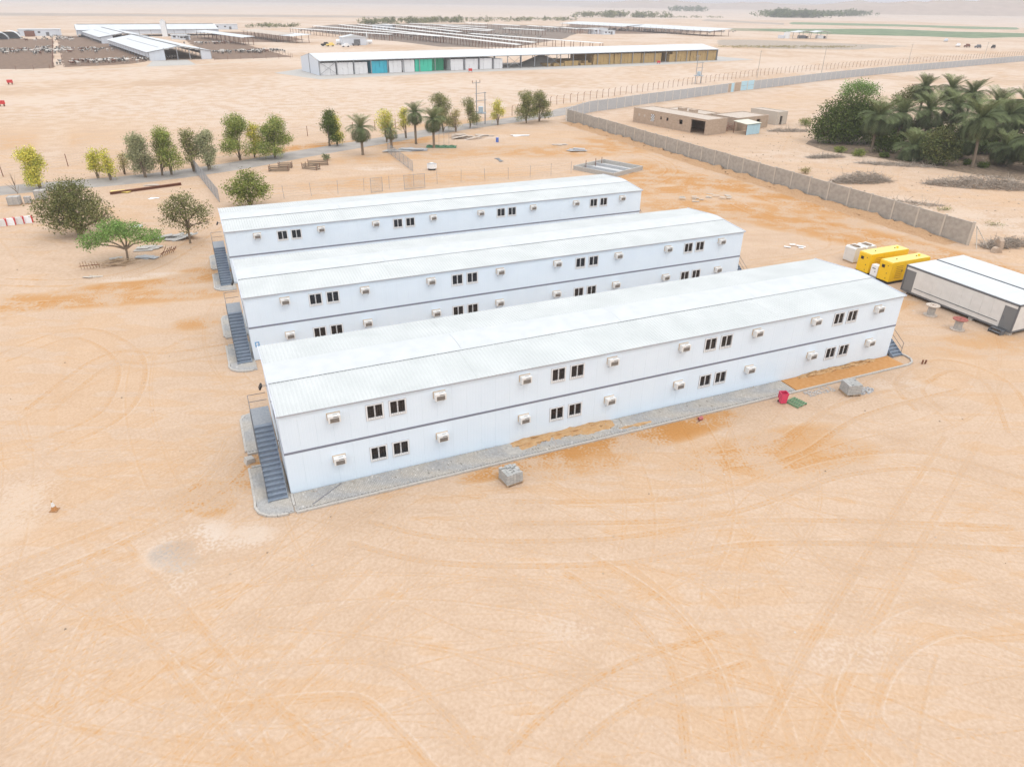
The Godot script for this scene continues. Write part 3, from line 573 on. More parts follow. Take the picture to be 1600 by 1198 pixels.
func staircase(u0: float, v0: float, sgn: float, label: String):
	var t := thing("outside_staircase", label, "staircase", P(u0, v0), TH, "grey steel staircases on the barrack ends")
	var x0 := 0.12 * sgn; var x1 := 1.22 * sgn; var xm := (x0 + x1) / 2; var n := 16; var rise := 2.86 / n; var run := 0.272
	var tread := MB.new(); tread.box(Vector3(0, -0.02, 0), Vector3(1.06, 0.04, run + 0.02)); tread.box(Vector3(0, -rise / 2 - 0.02, run / 2 - 0.03), Vector3(1.06, rise - 0.04, 0.012))
	var tm := tread.mesh()
	for i in n:
		part(t, "step", tm, M.step, Vector3(xm, rise * (i + 1), 0.4 - run * (i + 0.5)))
	for x in [x0, x1]:
		var s := MB.new(); s.bar(Vector3(x, 0.02, 0.42), Vector3(x, 2.8, 0.4 - run * n), 0.04, 0.24); part(t, "stringer", s.mesh(), M.step)
	var zt := 0.4 - run * n
	part(t, "landing", boxm(Vector3(1.14, 0.08, 2.2), Vector3(xm, 2.82, zt - 1.1)), M.plate)
	for z in [zt - 0.1, zt - 2.1]: part(t, "support_post", boxm(Vector3(0.09, 2.78, 0.09), Vector3(x1, 1.39, z)), M.steel)
	var rails := [[Vector3(x1, 0.17, 0.25), Vector3(x1, 1.1, 0.25)], [Vector3(x1, 2.86, zt - 0.03), Vector3(x1, 3.85, zt - 0.03)], [Vector3(x1, 2.86, zt - 2.16), Vector3(x1, 3.85, zt - 2.16)], [Vector3(x1, 1.5, zt / 2 + 0.14), Vector3(x1, 2.45, zt / 2 + 0.14)]]
	for r in rails:
		var s := MB.new(); s.tube(r[0], r[1], 0.022, 0.022, 6); part(t, "rail_post", s.mesh(), M.cabframe)
	for h in [0.5, 1.0]:
		var s := MB.new(); s.tube(Vector3(x1, 0.1 + h, 0.25), Vector3(x1, 2.86 + h, zt), 0.02, 0.02, 6); s.tube(Vector3(x1, 2.85 + h, zt), Vector3(x1, 2.85 + h, zt - 2.18), 0.02, 0.02, 6)
		s.tube(Vector3(x1, 2.85 + h, zt - 2.18), Vector3(x0, 2.85 + h, zt - 2.18), 0.02, 0.02, 6); part(t, "handrail", s.mesh(), M.cabframe)
func barracks():
	barrack(0, 0, "white two-storey barrack block fronted by the long paved apron with sand spills", {"06": 0.3})
	var mid = barrack(-0.2, 19.24, "white two-storey barrack block standing between the two other blocks", {"02": 0.35})
	barrack(-0.33, 38.27, "white two-storey barrack block backed by the wire fence, facing another block's roof", {})
	part(mid, "blue_notice", boxm(Vector3(0.34, 0.42, 0.02), Vector3(0.42, 1.4, 0.012)), mt(0.16, 0.36, 0.62, 0.5)); part(mid, "notice_print", boxm(Vector3(0.16, 0.16, 0.01), Vector3(0.42, 1.44, 0.03)), M.white)
	var w := ["block with the long paved apron", "block between the two others", "block backed by the wire fence"]
	for i in 3:
		var o: Vector2 = [Vector2(0, 0), Vector2(-0.2, 19.24), Vector2(-0.33, 38.27)][i]
		staircase(o.x - 0.1, o.y, -1.0, "blue-grey steel staircase, tree end of the " + w[i])
		staircase(o.x + 48.9, o.y, 1.0, "blue-grey steel staircase, generator end of the " + w[i])
func pave(p: Node3D, rects: Array, m: Material):       # small paving blocks, too small to pick apart
	var b := MB.new(); b.box(Vector3(0, 0, 0), Vector3(0.192, 0.05, 0.094))
	var mm := MultiMesh.new(); mm.transform_format = MultiMesh.TRANSFORM_3D; mm.use_colors = true; mm.mesh = b.mesh(true)
	var tf := []
	for r in rects:
		var nx := int((r[1] - r[0]) / 0.1); var nz := int((r[3] - r[2]) / 0.2)
		for i in nx:
			for j in nz:
				var u: float = r[0] + 0.1 * (i + 0.5); var v: float = r[2] + 0.2 * (j + 0.5) + (0.1 if i % 2 else 0.0)
				if r.size() > 4 and r[4].call(u, v): continue
				tf.append(Transform3D(Basis(Vector3.UP, PI / 2 + rr(-0.03, 0.03)), Vector3(u, 0.085 + rr(-0.004, 0.004), -v)))
	mm.instance_count = tf.size()
	for i in tf.size():
		mm.set_instance_transform(i, tf[i]); var k := rr(0.88, 1.08) * (1.0 if rng.randf() > 0.02 else 1.3)
		var sd := 0.5 + 0.5 * sin(tf[i].origin.x * 1.7 + sin(tf[i].origin.z * 2.3) * 2.0); mm.set_instance_color(i, Color(0.37 * k + 0.06 * sd, 0.36 * k + 0.035 * sd, 0.35 * k))
	var o := MultiMeshInstance3D.new(); o.name = "paving_blocks"; o.multimesh = mm; o.material_override = m; o.set_meta("kind", "stuff"); p.add_child(o)
func kerbs(p: Node3D, path: Array, h := 0.13):
	var acc := 0.0; var pts := [path[0]]
	for i in path.size() - 1:
		var d: Vector2 = path[i + 1] - path[i]; var l := d.length(); var s := 0.6 - acc
		while s <= l:
			pts.append(path[i] + d / l * s); s += 0.6
		acc = l - (s - 0.6)
	for i in pts.size() - 1:
		var a: Vector2 = pts[i]; var b: Vector2 = pts[i + 1]
		var yaw := atan2(b.y - a.y, b.x - a.x)
		part(p, "kerb_stone", cache["kerb"], M.kerb, Vector3((a.x + b.x) / 2, rr(-0.008, 0.008) + h / 2 + rr(0, 0.01), -(a.y + b.y) / 2), Basis(Vector3.UP, yaw + rr(-0.015, 0.015)))
func arc(c: Vector2, r: float, a0: float, a1: float) -> Array:
	var o := []
	for i in 9: o.append(c + Vector2(cos(lerpf(a0, a1, i / 8.0)), sin(lerpf(a0, a1, i / 8.0))) * r)
	return o
func aprons():
	var kb := MB.new(); kb.prism([Vector2(-0.075, -0.065), Vector2(0.075, -0.065), Vector2(0.075, 0.05), Vector2(0.06, 0.065), Vector2(-0.06, 0.065), Vector2(-0.075, 0.05)], -0.293, 0.293)
	var o := MB.new()
	for i in kb.v.size(): kb.v[i] = Vector3(kb.v[i].z, kb.v[i].y, -kb.v[i].x); kb.n[i] = Vector3(kb.n[i].z, kb.n[i].y, -kb.n[i].x)
	cache["kerb"] = kb.mesh()
	var tops := [0.0, 19.24, 38.27]
	for i in 3:
		var b := MB.new(); var v0: float = tops[i]; var us := -0.1 * i
		var p := node(self, "pavement", P(us, v0), Basis(Vector3.UP, TH)); p.set_meta("kind", "structure")
		var corner := func(u: float, v: float) -> bool: return u < -0.8 and v < -0.5 and Vector2(u + 0.8, v + 0.5).length() > 1.25
		# bed under the blocks
		b.box(Vector3(-1.02, 0.03, -1.55), Vector3(1.9, 0.06, 4.1)); b.box(Vector3(-0.42, 0.03, 1.15), Vector3(0.75, 0.06, 1.3))
		for q in arc(Vector2(-0.8, -0.5), 1.2, PI, PI * 1.5).size() - 1:
			var ar := arc(Vector2(-0.8, -0.5), 1.2, PI, PI * 1.5); b.face([Vector3(-0.8, 0.06, 0.5), Vector3(ar[q].x, 0.06, -ar[q].y), Vector3(ar[q + 1].x, 0.06, -ar[q + 1].y)], Vector3.UP)
		b.box(Vector3(-1.02, 0.03, -7.9), Vector3(1.9, 0.06, 5.0))
		part(p, "bed", b.mesh(), M.concrete)
		var rects := [[-1.98, -0.05, -1.78, 3.6, corner], [-1.98, -0.05, 5.4, 10.4]]
		kerbs(p, [Vector2(-2.05, 3.6), Vector2(-2.05, -0.5)] + arc(Vector2(-0.8, -0.5), 1.3, PI, PI * 1.5) + [Vector2(-0.1, -1.86)])
		kerbs(p, [Vector2(-1.2, 10.55)] + arc(Vector2(-1.3, 9.75), 0.75, PI * 0.5, PI) + [Vector2(-2.05, 5.4)]); kerbs(p, [Vector2(-0.1, 3.68), Vector2(-2.0, 3.68)]); kerbs(p, [Vector2(-2.0, 5.32), Vector2(-0.1, 5.32)])
		if i == 0:
			var f := MB.new(); f.box(Vector3(18.5, 0.03, 0.92), Vector3(37.0, 0.06, 1.78)); part(p, "bed", f.mesh(), M.concrete)
			rects.append([0.12, 37.3, -1.78, -0.03, func(u, v): return (u > 13.5 and u < 22.5 and v > -1.0 - 0.5 * sin(u)) or rng.randf() < 0.012])
			kerbs(p, [Vector2(0.05, -1.9), Vector2(48.6, -1.9)] + arc(Vector2(49.1, -0.7), 1.2, -PI / 2, 0.25) + [Vector2(50.0, 0.4), Vector2(49.3, 1.6)])
			kerbs(p, [Vector2(0.02, -0.05), Vector2(0.02, -1.8)])
			var sb := MB.new(); sb.box(Vector3(43.1, 0.03, 0.92), Vector3(11.4, 0.06, 1.76)); part(p, "sand_bed", sb.mesh(), M.damp)
		pave(p, rects, M.vc)
	# drifts of loose sand on and beside the paving
	for q in [[13.8, 22.4, -1.25, 0.0, 0.13, 0], [21.6, 25.0, -1.75, -1.0, 0.05, 0], [38.5, 47.8, -0.55, -0.02, 0.12, 0]]:
		solo_drift(q[0], q[1], q[2], q[3], q[4])
	scatter("rubble", "small grey stone chips strewn over the paved apron", "rubble", 700, func() -> Vector3: return P(rr(0.2, 36.5), rr(-1.75, -0.05), 0.112), 0.02, 0.055, [Color(0.62, 0.58, 0.54), Color(0.38, 0.36, 0.35), Color(0.48, 0.37, 0.28)])
func solo_drift(u0: float, u1: float, v0: float, v1: float, h: float):
	var b := MB.new(); var nu := int((u1 - u0) / 0.2); var nv := 9; var f := FastNoiseLite.new(); f.seed = int(u0 * 10); f.frequency = 0.35
	var wallside := v1 > -0.1
	var hgt := func(i: int, j: int) -> Vector3:
		var s := float(i) / nu; var t := float(j) / nv
		var edge := minf(minf(s, 1.0 - s) * 6.0, 1.0) * (minf(t * 1.6, 1.0) if wallside else sin(PI * t))
		var k := f.get_noise_2d(i * 0.6, j * 1.2)
		return Vector3(lerpf(u0, u1, s), maxf(0.0, h * edge * (0.7 + k) + 0.10 * edge) + 0.005, -lerpf(v0, v1, t) + k * 0.25 * (1.0 if not wallside or t < 0.95 else 0.0))
	for i in nu:
		for j in nv: b.quad(hgt.call(i, j), hgt.call(i + 1, j), hgt.call(i + 1, j + 1), hgt.call(i, j + 1), Vector3.UP)
	var o := part(self, "sand_drift", b.mesh(), M.sandfill, ORG, Basis(Vector3.UP, TH)); tag(o, "loose orange sand heaped on the paved apron", "sand", "", "stuff")
func scatter(called: String, label: String, cat: String, count: int, where: Callable, s0: float, s1: float, cols: Array):
	var b := MB.new(); var q := [Vector3(1, 0.1, 0), Vector3(0.2, 0.9, 0.3), Vector3(-0.8, 0.2, 0.5), Vector3(-0.2, 0.1, -0.9), Vector3(0.1, -0.5, 0.1)]
	for k in [[0, 1, 2], [0, 1, 3], [2, 1, 3], [0, 2, 4], [2, 3, 4], [3, 0, 4]]:
		var m: Vector3 = (q[k[0]] + q[k[1]] + q[k[2]]).normalized(); b.tri(q[k[0]], q[k[1]], q[k[2]], m, m, m)
	var mm := MultiMesh.new(); mm.transform_format = MultiMesh.TRANSFORM_3D; mm.use_colors = true; mm.mesh = b.mesh(true); mm.instance_count = count
	for i in count:
		var s := rr(s0, s1)
		mm.set_instance_transform(i, Transform3D(Basis(Vector3.UP, rr(0, TAU)).scaled(Vector3(s, s * rr(0.5, 1), s)), where.call())); mm.set_instance_color(i, cols[rng.randi() % cols.size()])
	var o := MultiMeshInstance3D.new(); o.name = numbered(self, called); o.multimesh = mm; o.material_override = M.vc; add_child(o); tag(o, label, cat, "", "stuff")
# ---------------------------------------------------------------- things in the yard
func pallet(t: Node3D, s: float, m: Material):
	var bd := boxm(Vector3(s, 0.022, s / 9.0))
	for i in 6: part(t, "board", bd, m, Vector3(0, 0.125, -s / 2 + s / 18 + i * (s - s / 9) / 5.0))
	for i in 3: part(t, "bearer", boxm(Vector3(0.09, 0.1, s)), m, Vector3(-s / 2 + 0.045 + i * (s - 0.09) / 2.0, 0.06, 0))
func block_pallet(at: Vector3, yaw: float, layers: int, missing: int, label: String):
	var t := thing("block_pallet", label, "pallet", at, yaw, "pallets of paving blocks")
	pallet(t, 1.15, M.wood)
	for l in layers:
		var b := MB.new()
		for i in 5:
			for j in 10:
				if l == layers - 1 and rng.randi() % 10 < missing: continue
				var k := rr(0.85, 1.1); b.col = Color(0.40 * k, 0.395 * k, 0.38 * k)
				b.box(Vector3(-0.44 + i * 0.22 + rr(-0.008, 0.008), 0.045, -0.495 + j * 0.11 + rr(-0.005, 0.005)), Vector3(0.205, 0.085, 0.1))
		part(t, "block_layer", b.mesh(true), M.vc, Vector3(rr(-0.01, 0.01), 0.14 + l * 0.088, rr(-0.01, 0.01)), Basis(Vector3.UP, rr(-0.02, 0.02)))
func drum(at: Vector3, label: String, top: Material):
	var t := thing("cable_drum", label, "cable drum", at, rr(0, 3), "wooden cable drums")
	var f := MB.new(); var pl := 10
	f.tube(Vector3(0, 0, 0), Vector3(0, 0.06, 0), 0.62, 0.62, 24); part(t, "flange", f.mesh(), M.mudroof, Vector3(0, 0.01, 0)); part(t, "flange", f.mesh(), top, Vector3(0, 0.98, 0))
	var c := MB.new(); c.tube(Vector3(0, 0.07, 0), Vector3(0, 0.98, 0), 0.34, 0.34, 20); part(t, "core", c.mesh(), M.concrete)
	var h := MB.new(); h.tube(Vector3(0, 1.035, 0), Vector3(0, 1.05, 0), 0.1, 0.1, 12); part(t, "hub", h.mesh(), M.rust)
	for i in 4:
		var r := MB.new(); r.tube(Vector3(0, 1.03, 0) + Vector3(cos(i * PI / 2), 0, sin(i * PI / 2)) * 0.28, Vector3(0, 1.06, 0) + Vector3(cos(i * PI / 2), 0, sin(i * PI / 2)) * 0.28, 0.03, 0.03, 6); part(t, "bolt", r.mesh(), M.rust)
func generator(u: float, v: float, w: float, label: String):
	var t := thing("generator", label, "generator", P(u, v), TH, "yellow diesel generators")     # local x along its length, z across
	var L := 5.6; var h := 2.35
	part(t, "skid", boxm(Vector3(L + 0.1, 0.24, w + 0.06), Vector3(L / 2, 0.12, -w / 2)), M.black)
	var c := MB.new(); c.prism([Vector2(0, 0.26), Vector2(L, 0.26), Vector2(L, h - 0.10), Vector2(L - 0.06, h - 0.02), Vector2(0.06, h - 0.02), Vector2(0, h - 0.1)], -w, 0); part(t, "canopy", c.mesh(), M.yellow)
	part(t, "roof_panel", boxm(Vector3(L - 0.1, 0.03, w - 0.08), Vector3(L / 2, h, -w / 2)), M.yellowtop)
	part(t, "control_panel", boxm(Vector3(0.02, 0.32, 0.36), Vector3(-0.012, 1.75, -w * 0.68)), M.black)
	for y in [0.55, 1.1, 1.9]: part(t, "lock", boxm(Vector3(0.03, 0.09, 0.06), Vector3(-0.016, y, -w * 0.3)), M.black)
	for x in [0.9, 2.3, 3.7]:
		var d := MB.new(); d.box(Vector3(0, 0, 0), Vector3(1.25, 1.75, 0.02)); part(t, "side_door", d.mesh(), M.yellow, Vector3(x + 0.3, 1.25, 0.011))
		part(t, "door_handle", boxm(Vector3(0.1, 0.16, 0.03), Vector3(x + 0.75, 1.3, 0.03)), M.black)
	for k in 7: part(t, "louvre", boxm(Vector3(1.0, 0.022, 0.03), Vector3(1.2, 0.6 + k * 0.21, 0.03)), M.rust)
	for x in [1.4, 4.3]: part(t, "lifting_lug", boxm(Vector3(0.12, 0.1, 0.05), Vector3(x, h + 0.06, -w / 2)), M.black)
	var ex := MB.new(); ex.tube(Vector3(4.7, h, -w / 2), Vector3(4.7, h + 0.18, -w / 2), 0.12, 0.12, 10); part(t, "exhaust", ex.mesh(), M.yellow)
func cabin(u: float, w: float, label: String):
	var t := thing("site_cabin", label, "cabin", P(u, -1.25, 0.0), TH + PI / 2, "flat-roofed site cabins")   # local x along V, z along U
	var L := 11.7; var h := 2.95; var y0 := 0.28
	for x in [0.3, 3.9, 7.6, 11.2]:
		for z in [0.3, w - 0.3]: part(t, "support_block", boxm(Vector3(0.4, y0, 0.4), Vector3(x, y0 / 2, z)), M.concrete)
	part(t, "floor_frame", boxm(Vector3(L, 0.16, w), Vector3(L / 2, y0 + 0.08, w / 2)), M.cabframe)
	for z in [0, 1]:
		for k in 9:
			var pw := (L - 2.5) / 9.0
			part(t, "wall_panel", boxm(Vector3(pw - 0.008, h - y0 - 0.34, 0.05), Vector3(1.25 + pw * (k + 0.5), (h + y0) / 2, 0.03 + z * (w - 0.06))), M.cabin)
		for x in [0.12, L - 1.27]:
			var d := node(t, "door", Vector3(x + 0.55, y0 + 0.18, z * (w - 0.06) + 0.03))
			part(d, "leaf", boxm(Vector3(1.14, 2.05, 0.045), Vector3(0, 1.03, 0)), M.cabdoor); part(d, "handle", boxm(Vector3(0.04, 0.14, 0.14), Vector3(0.4, 1.0, 0)), M.steel)
			part(t, "door_header", boxm(Vector3(1.24, h - y0 - 2.42, 0.048), Vector3(x + 0.56, h - 0.17 - (h - y0 - 2.42) / 2, 0.03 + z * (w - 0.06))), M.cabin)
	part(t, "dado_rail", boxm(Vector3(L - 2.9, 0.06, 0.03), Vector3(L / 2, y0 + 0.62, -0.012)), M.cabframe)
	for x in [0, 1]:
		for k in 3: part(t, "wall_panel", boxm(Vector3(0.05, h - y0 - 0.34, (w - 0.24) / 3 - 0.008), Vector3(0.03 + x * (L - 0.06), (h + y0) / 2, 0.12 + (w - 0.24) / 3 * (k + 0.5))), M.cabin)
		for z in [0.05, w - 0.05]: part(t, "corner_post", boxm(Vector3(0.13, h - y0 - 0.16, 0.13), Vector3(x * (L - 0.1) + 0.05, (h + y0) / 2 + 0.08, z)), M.cabframe)
		part(t, "roof_rail", boxm(Vector3(0.13, 0.17, w - 0.13), Vector3(x * (L - 0.1) + 0.05, h - 0.08, w / 2)), M.cabframe)
	for z in [0.05, w - 0.05]: part(t, "roof_rail", boxm(Vector3(L + 0.06, 0.17, 0.13), Vector3(L / 2, h - 0.08, z)), M.cabframe)
	for k in 10: part(t, "roof_sheet", boxm(Vector3((L - 0.1) / 10.0 - 0.012, 0.03, w - 0.1), Vector3(0.05 + (L - 0.1) / 10.0 * (k + 0.5), h + 0.02, w / 2)), M.barnroof)
func yard_items():
	block_pallet(P(12.65, -3.78), TH + 0.12, 8, 3, "pallet of grey paving blocks alone on bare sand by the sand spill")
	block_pallet(P(40.9, -3.55), TH - 0.25, 9, 1, "pallet of grey paving blocks beside spilled stone chips")
	scatter("rubble", "heap of broken grey stone chips beside the block pallet", "rubble", 260, func() -> Vector3:
		var a := rr(0, TAU); var r := sqrt(rng.randf()) * 0.9; return P(42.1 + cos(a) * r * 1.2, -3.7 + sin(a) * r * 0.55, rr(0.0, 0.12) * (1.0 - r)), 0.05, 0.12, [Color(0.36, 0.36, 0.37), Color(0.5, 0.48, 0.46), Color(0.27, 0.27, 0.28)])
	scatter("rubble", "thin strip of grey stone chips along the kerb", "rubble", 160, func() -> Vector3: return P(rr(37.6, 40.2), rr(-2.9, -2.1), 0.02), 0.04, 0.1, [Color(0.40, 0.39, 0.39), Color(0.5, 0.46, 0.42)])
	# wheeled bin
	var t := thing("wheeled_bin", "pinkish red wheeled bin with its lid open", "bin", P(35.05, -2.75), TH - 0.3); t.scale = Vector3(0.76, 0.9, 0.76)
	var b := MB.new()
	for s in [[Vector3(-0.29, 0.08, 0.26), Vector3(0.29, 0.08, 0.26), Vector3(0.33, 0.95, 0.34), Vector3(-0.33, 0.95, 0.34)], [Vector3(-0.29, 0.08, -0.24), Vector3(0.29, 0.08, -0.24), Vector3(0.33, 0.95, -0.34), Vector3(-0.33, 0.95, -0.34)],
			[Vector3(-0.29, 0.08, -0.24), Vector3(-0.29, 0.08, 0.26), Vector3(-0.33, 0.95, 0.34), Vector3(-0.33, 0.95, -0.34)], [Vector3(0.29, 0.08, -0.24), Vector3(0.29, 0.08, 0.26), Vector3(0.33, 0.95, 0.34), Vector3(0.33, 0.95, -0.34)], [Vector3(-0.29, 0.08, -0.24), Vector3(0.29, 0.08, -0.24), Vector3(0.29, 0.08, 0.26), Vector3(-0.29, 0.08, 0.26)]]:
		b.quad(s[0], s[1], s[2], s[3])
	part(t, "body", b.mesh(), M.pink)
	var rim := MB.new()
	for s in [-1, 1]:
		rim.box(Vector3(s * 0.345, 0.96, 0), Vector3(0.05, 0.05, 0.74)); rim.box(Vector3(0, 0.962, s * 0.345), Vector3(0.64, 0.05, 0.05))
	part(t, "rim", rim.mesh(), M.pink); part(t, "lid", boxm(Vector3(0.68, 0.62, 0.04), Vector3(0, 0.66, -0.40)), M.pink)
	for s in [-1, 1]:
		var w := MB.new(); w.tube(Vector3(s * 0.27, 0.1, -0.26), Vector3(s * 0.33, 0.1, -0.26), 0.1, 0.1, 12); part(t, "wheel", w.mesh(), M.black)
	t = thing("green_pallet", "empty green pallet lying beside the wheeled bin", "pallet", P(35.95, -3.2), TH + 0.2); pallet(t, 1.1, M.green)
	t = thing("bucket", "faded red bucket tipped over near the kerb", "bucket", P(27.9, -2.4), 0.5)
	b = MB.new(); b.tube(Vector3(-0.16, 0.13, 0), Vector3(0.16, 0.15, 0), 0.11, 0.15, 14, false); part(t, "pail", b.mesh(), mt(0.40, 0.12, 0.12, 0.8)); b = MB.new(); b.bar(Vector3(-0.5, 0.02, 0.2), Vector3(0.1, 0.02, 0.05), 0.03, 0.03); part(t, "handle", b.mesh(), M.rust)
	# traffic cone
	t = thing("traffic_cone", "dusty traffic cone with a white sleeve on open sand", "cone", Vector3(-26.27, 0.00, -31.75))
	b = MB.new(); b.box(Vector3(0, 0.02, 0), Vector3(0.42, 0.04, 0.42)); part(t, "base", b.mesh(), mt(0.35, 0.19, 0.09, 0.8))
	b = MB.new(); b.tube(Vector3(0, 0.04, 0), Vector3(0, 0.30, 0), 0.17, 0.105, 16, false); part(t, "lower_cone", b.mesh(), mt(0.50, 0.25, 0.10, 0.7))
	b = MB.new(); b.tube(Vector3(0, 0.30, 0), Vector3(0, 0.58, 0), 0.106, 0.045, 16, false); part(t, "sleeve", b.mesh(), M.white); b = MB.new(); b.tube(Vector3(0, 0.58, 0), Vector3(0, 0.70, 0), 0.045, 0.03, 16); part(t, "tip", b.mesh(), mt(0.5, 0.3, 0.12, 0.7))
	b = MB.new(); b.prism([Vector2(-0.3, 0), Vector2(0.3, 0), Vector2(0.26, 0.3), Vector2(-0.2, 0.34)], -0.25, 0.22); solo("concrete_lump", "pale broken concrete lump in the gap between paved strips", "concrete", b.mesh(), M.kerb, P(-1.95, 4.45), 0.7)
	t = thing("pipe_stub", "two short rusty pipe stubs standing in the sand", "pipe", P(50.5, -2.2)); b = MB.new()
	for x in [-0.12, 0.14]:
		b = MB.new(); b.tube(Vector3(x, 0, 0), Vector3(x + 0.02, 0.35, 0), 0.07, 0.07, 8); part(t, "pipe", b.mesh(), M.rust)
	b = MB.new(); b.tube(Vector3.ZERO, Vector3(0, 0, -2.4), 0.02, 0.02, 6); solo("loose_pole", "thin grey pole lying across the paving blocks", "pole", b.mesh(), M.steel, P(1.0, -1.6, 0.135), TH - 0.95)
	drum(P(60.1, 4.9), "white cable drum standing on its flange by the cabin", M.mudroof); drum(P(59.5, 1.6), "cable drum with a red top flange by the cabin", mt(0.30, 0.09, 0.07, 0.85))
	cabin(62.5, 4.05, "long white site cabin whose grey doors face the cable drums"); cabin(66.8, 3.9, "long white site cabin standing close behind another cabin")
	t = thing("entrance_step", "grey metal entrance step under the site cabin door", "step", P(61.7, -0.3), TH + PI / 2)
	part(t, "upper_tread", boxm(Vector3(1.2, 0.05, 0.3), Vector3(0, 0.36, 0.5)), M.cabframe); part(t, "lower_tread", boxm(Vector3(1.2, 0.05, 0.3), Vector3(0, 0.18, 0.2)), M.cabframe)
	for s in [-1, 1]: part(t, "side_plate", boxm(Vector3(0.04, 0.36, 0.62), Vector3(s * 0.56, 0.18, 0.35)), M.cabframe)
	generator(63.15, 12.55, 1.5, "yellow generator set between the grey cabinet and the site cabin"); generator(63.3, 15.4, 1.6, "yellow generator set beside the white wrapped stack")
	t = thing("fuel_cabinet", "small light grey cabinet between the two generators", "cabinet", P(63.2, 14.15), TH)
	part(t, "stand", boxm(Vector3(0.7, 0.3, 0.9), Vector3(0.35, 0.15, -0.45)), M.galv); part(t, "cabinet_body", boxm(Vector3(0.66, 1.15, 0.86), Vector3(0.35, 0.88, -0.45)), M.white); part(t, "vent", boxm(Vector3(0.02, 0.1, 0.4), Vector3(0.012, 1.1, -0.5)), M.cabframe); part(t, "latch", boxm(Vector3(0.03, 0.12, 0.06), Vector3(0.012, 0.8, -0.3)), M.black)
	for i in 2:
		var q := thing("wrapped_stack", ["white plastic-wrapped stack on a pallet next to the generators", "white plastic-wrapped stack on a pallet behind another stack"][i], "stack", P(65.0 + i * 1.7, 18.95), TH)
		var s := MB.new(); s.prism([Vector2(0, 0.15), Vector2(1.5, 0.15), Vector2(1.52, 1.6), Vector2(1.35, 1.82), Vector2(0.8, 1.76), Vector2(0.2, 1.84), Vector2(-0.02, 1.65)], -1.5, 0); part(q, "wrap", s.mesh(), M.cabin)
		part(q, "pallet_base", boxm(Vector3(1.5, 0.13, 1.45), Vector3(0.75, 0.07, -0.75)), M.wood); part(q, "loose_cover", boxm(Vector3(0.7, 0.05, 0.9), Vector3(0.6, 1.85, -0.7)), M.litter)
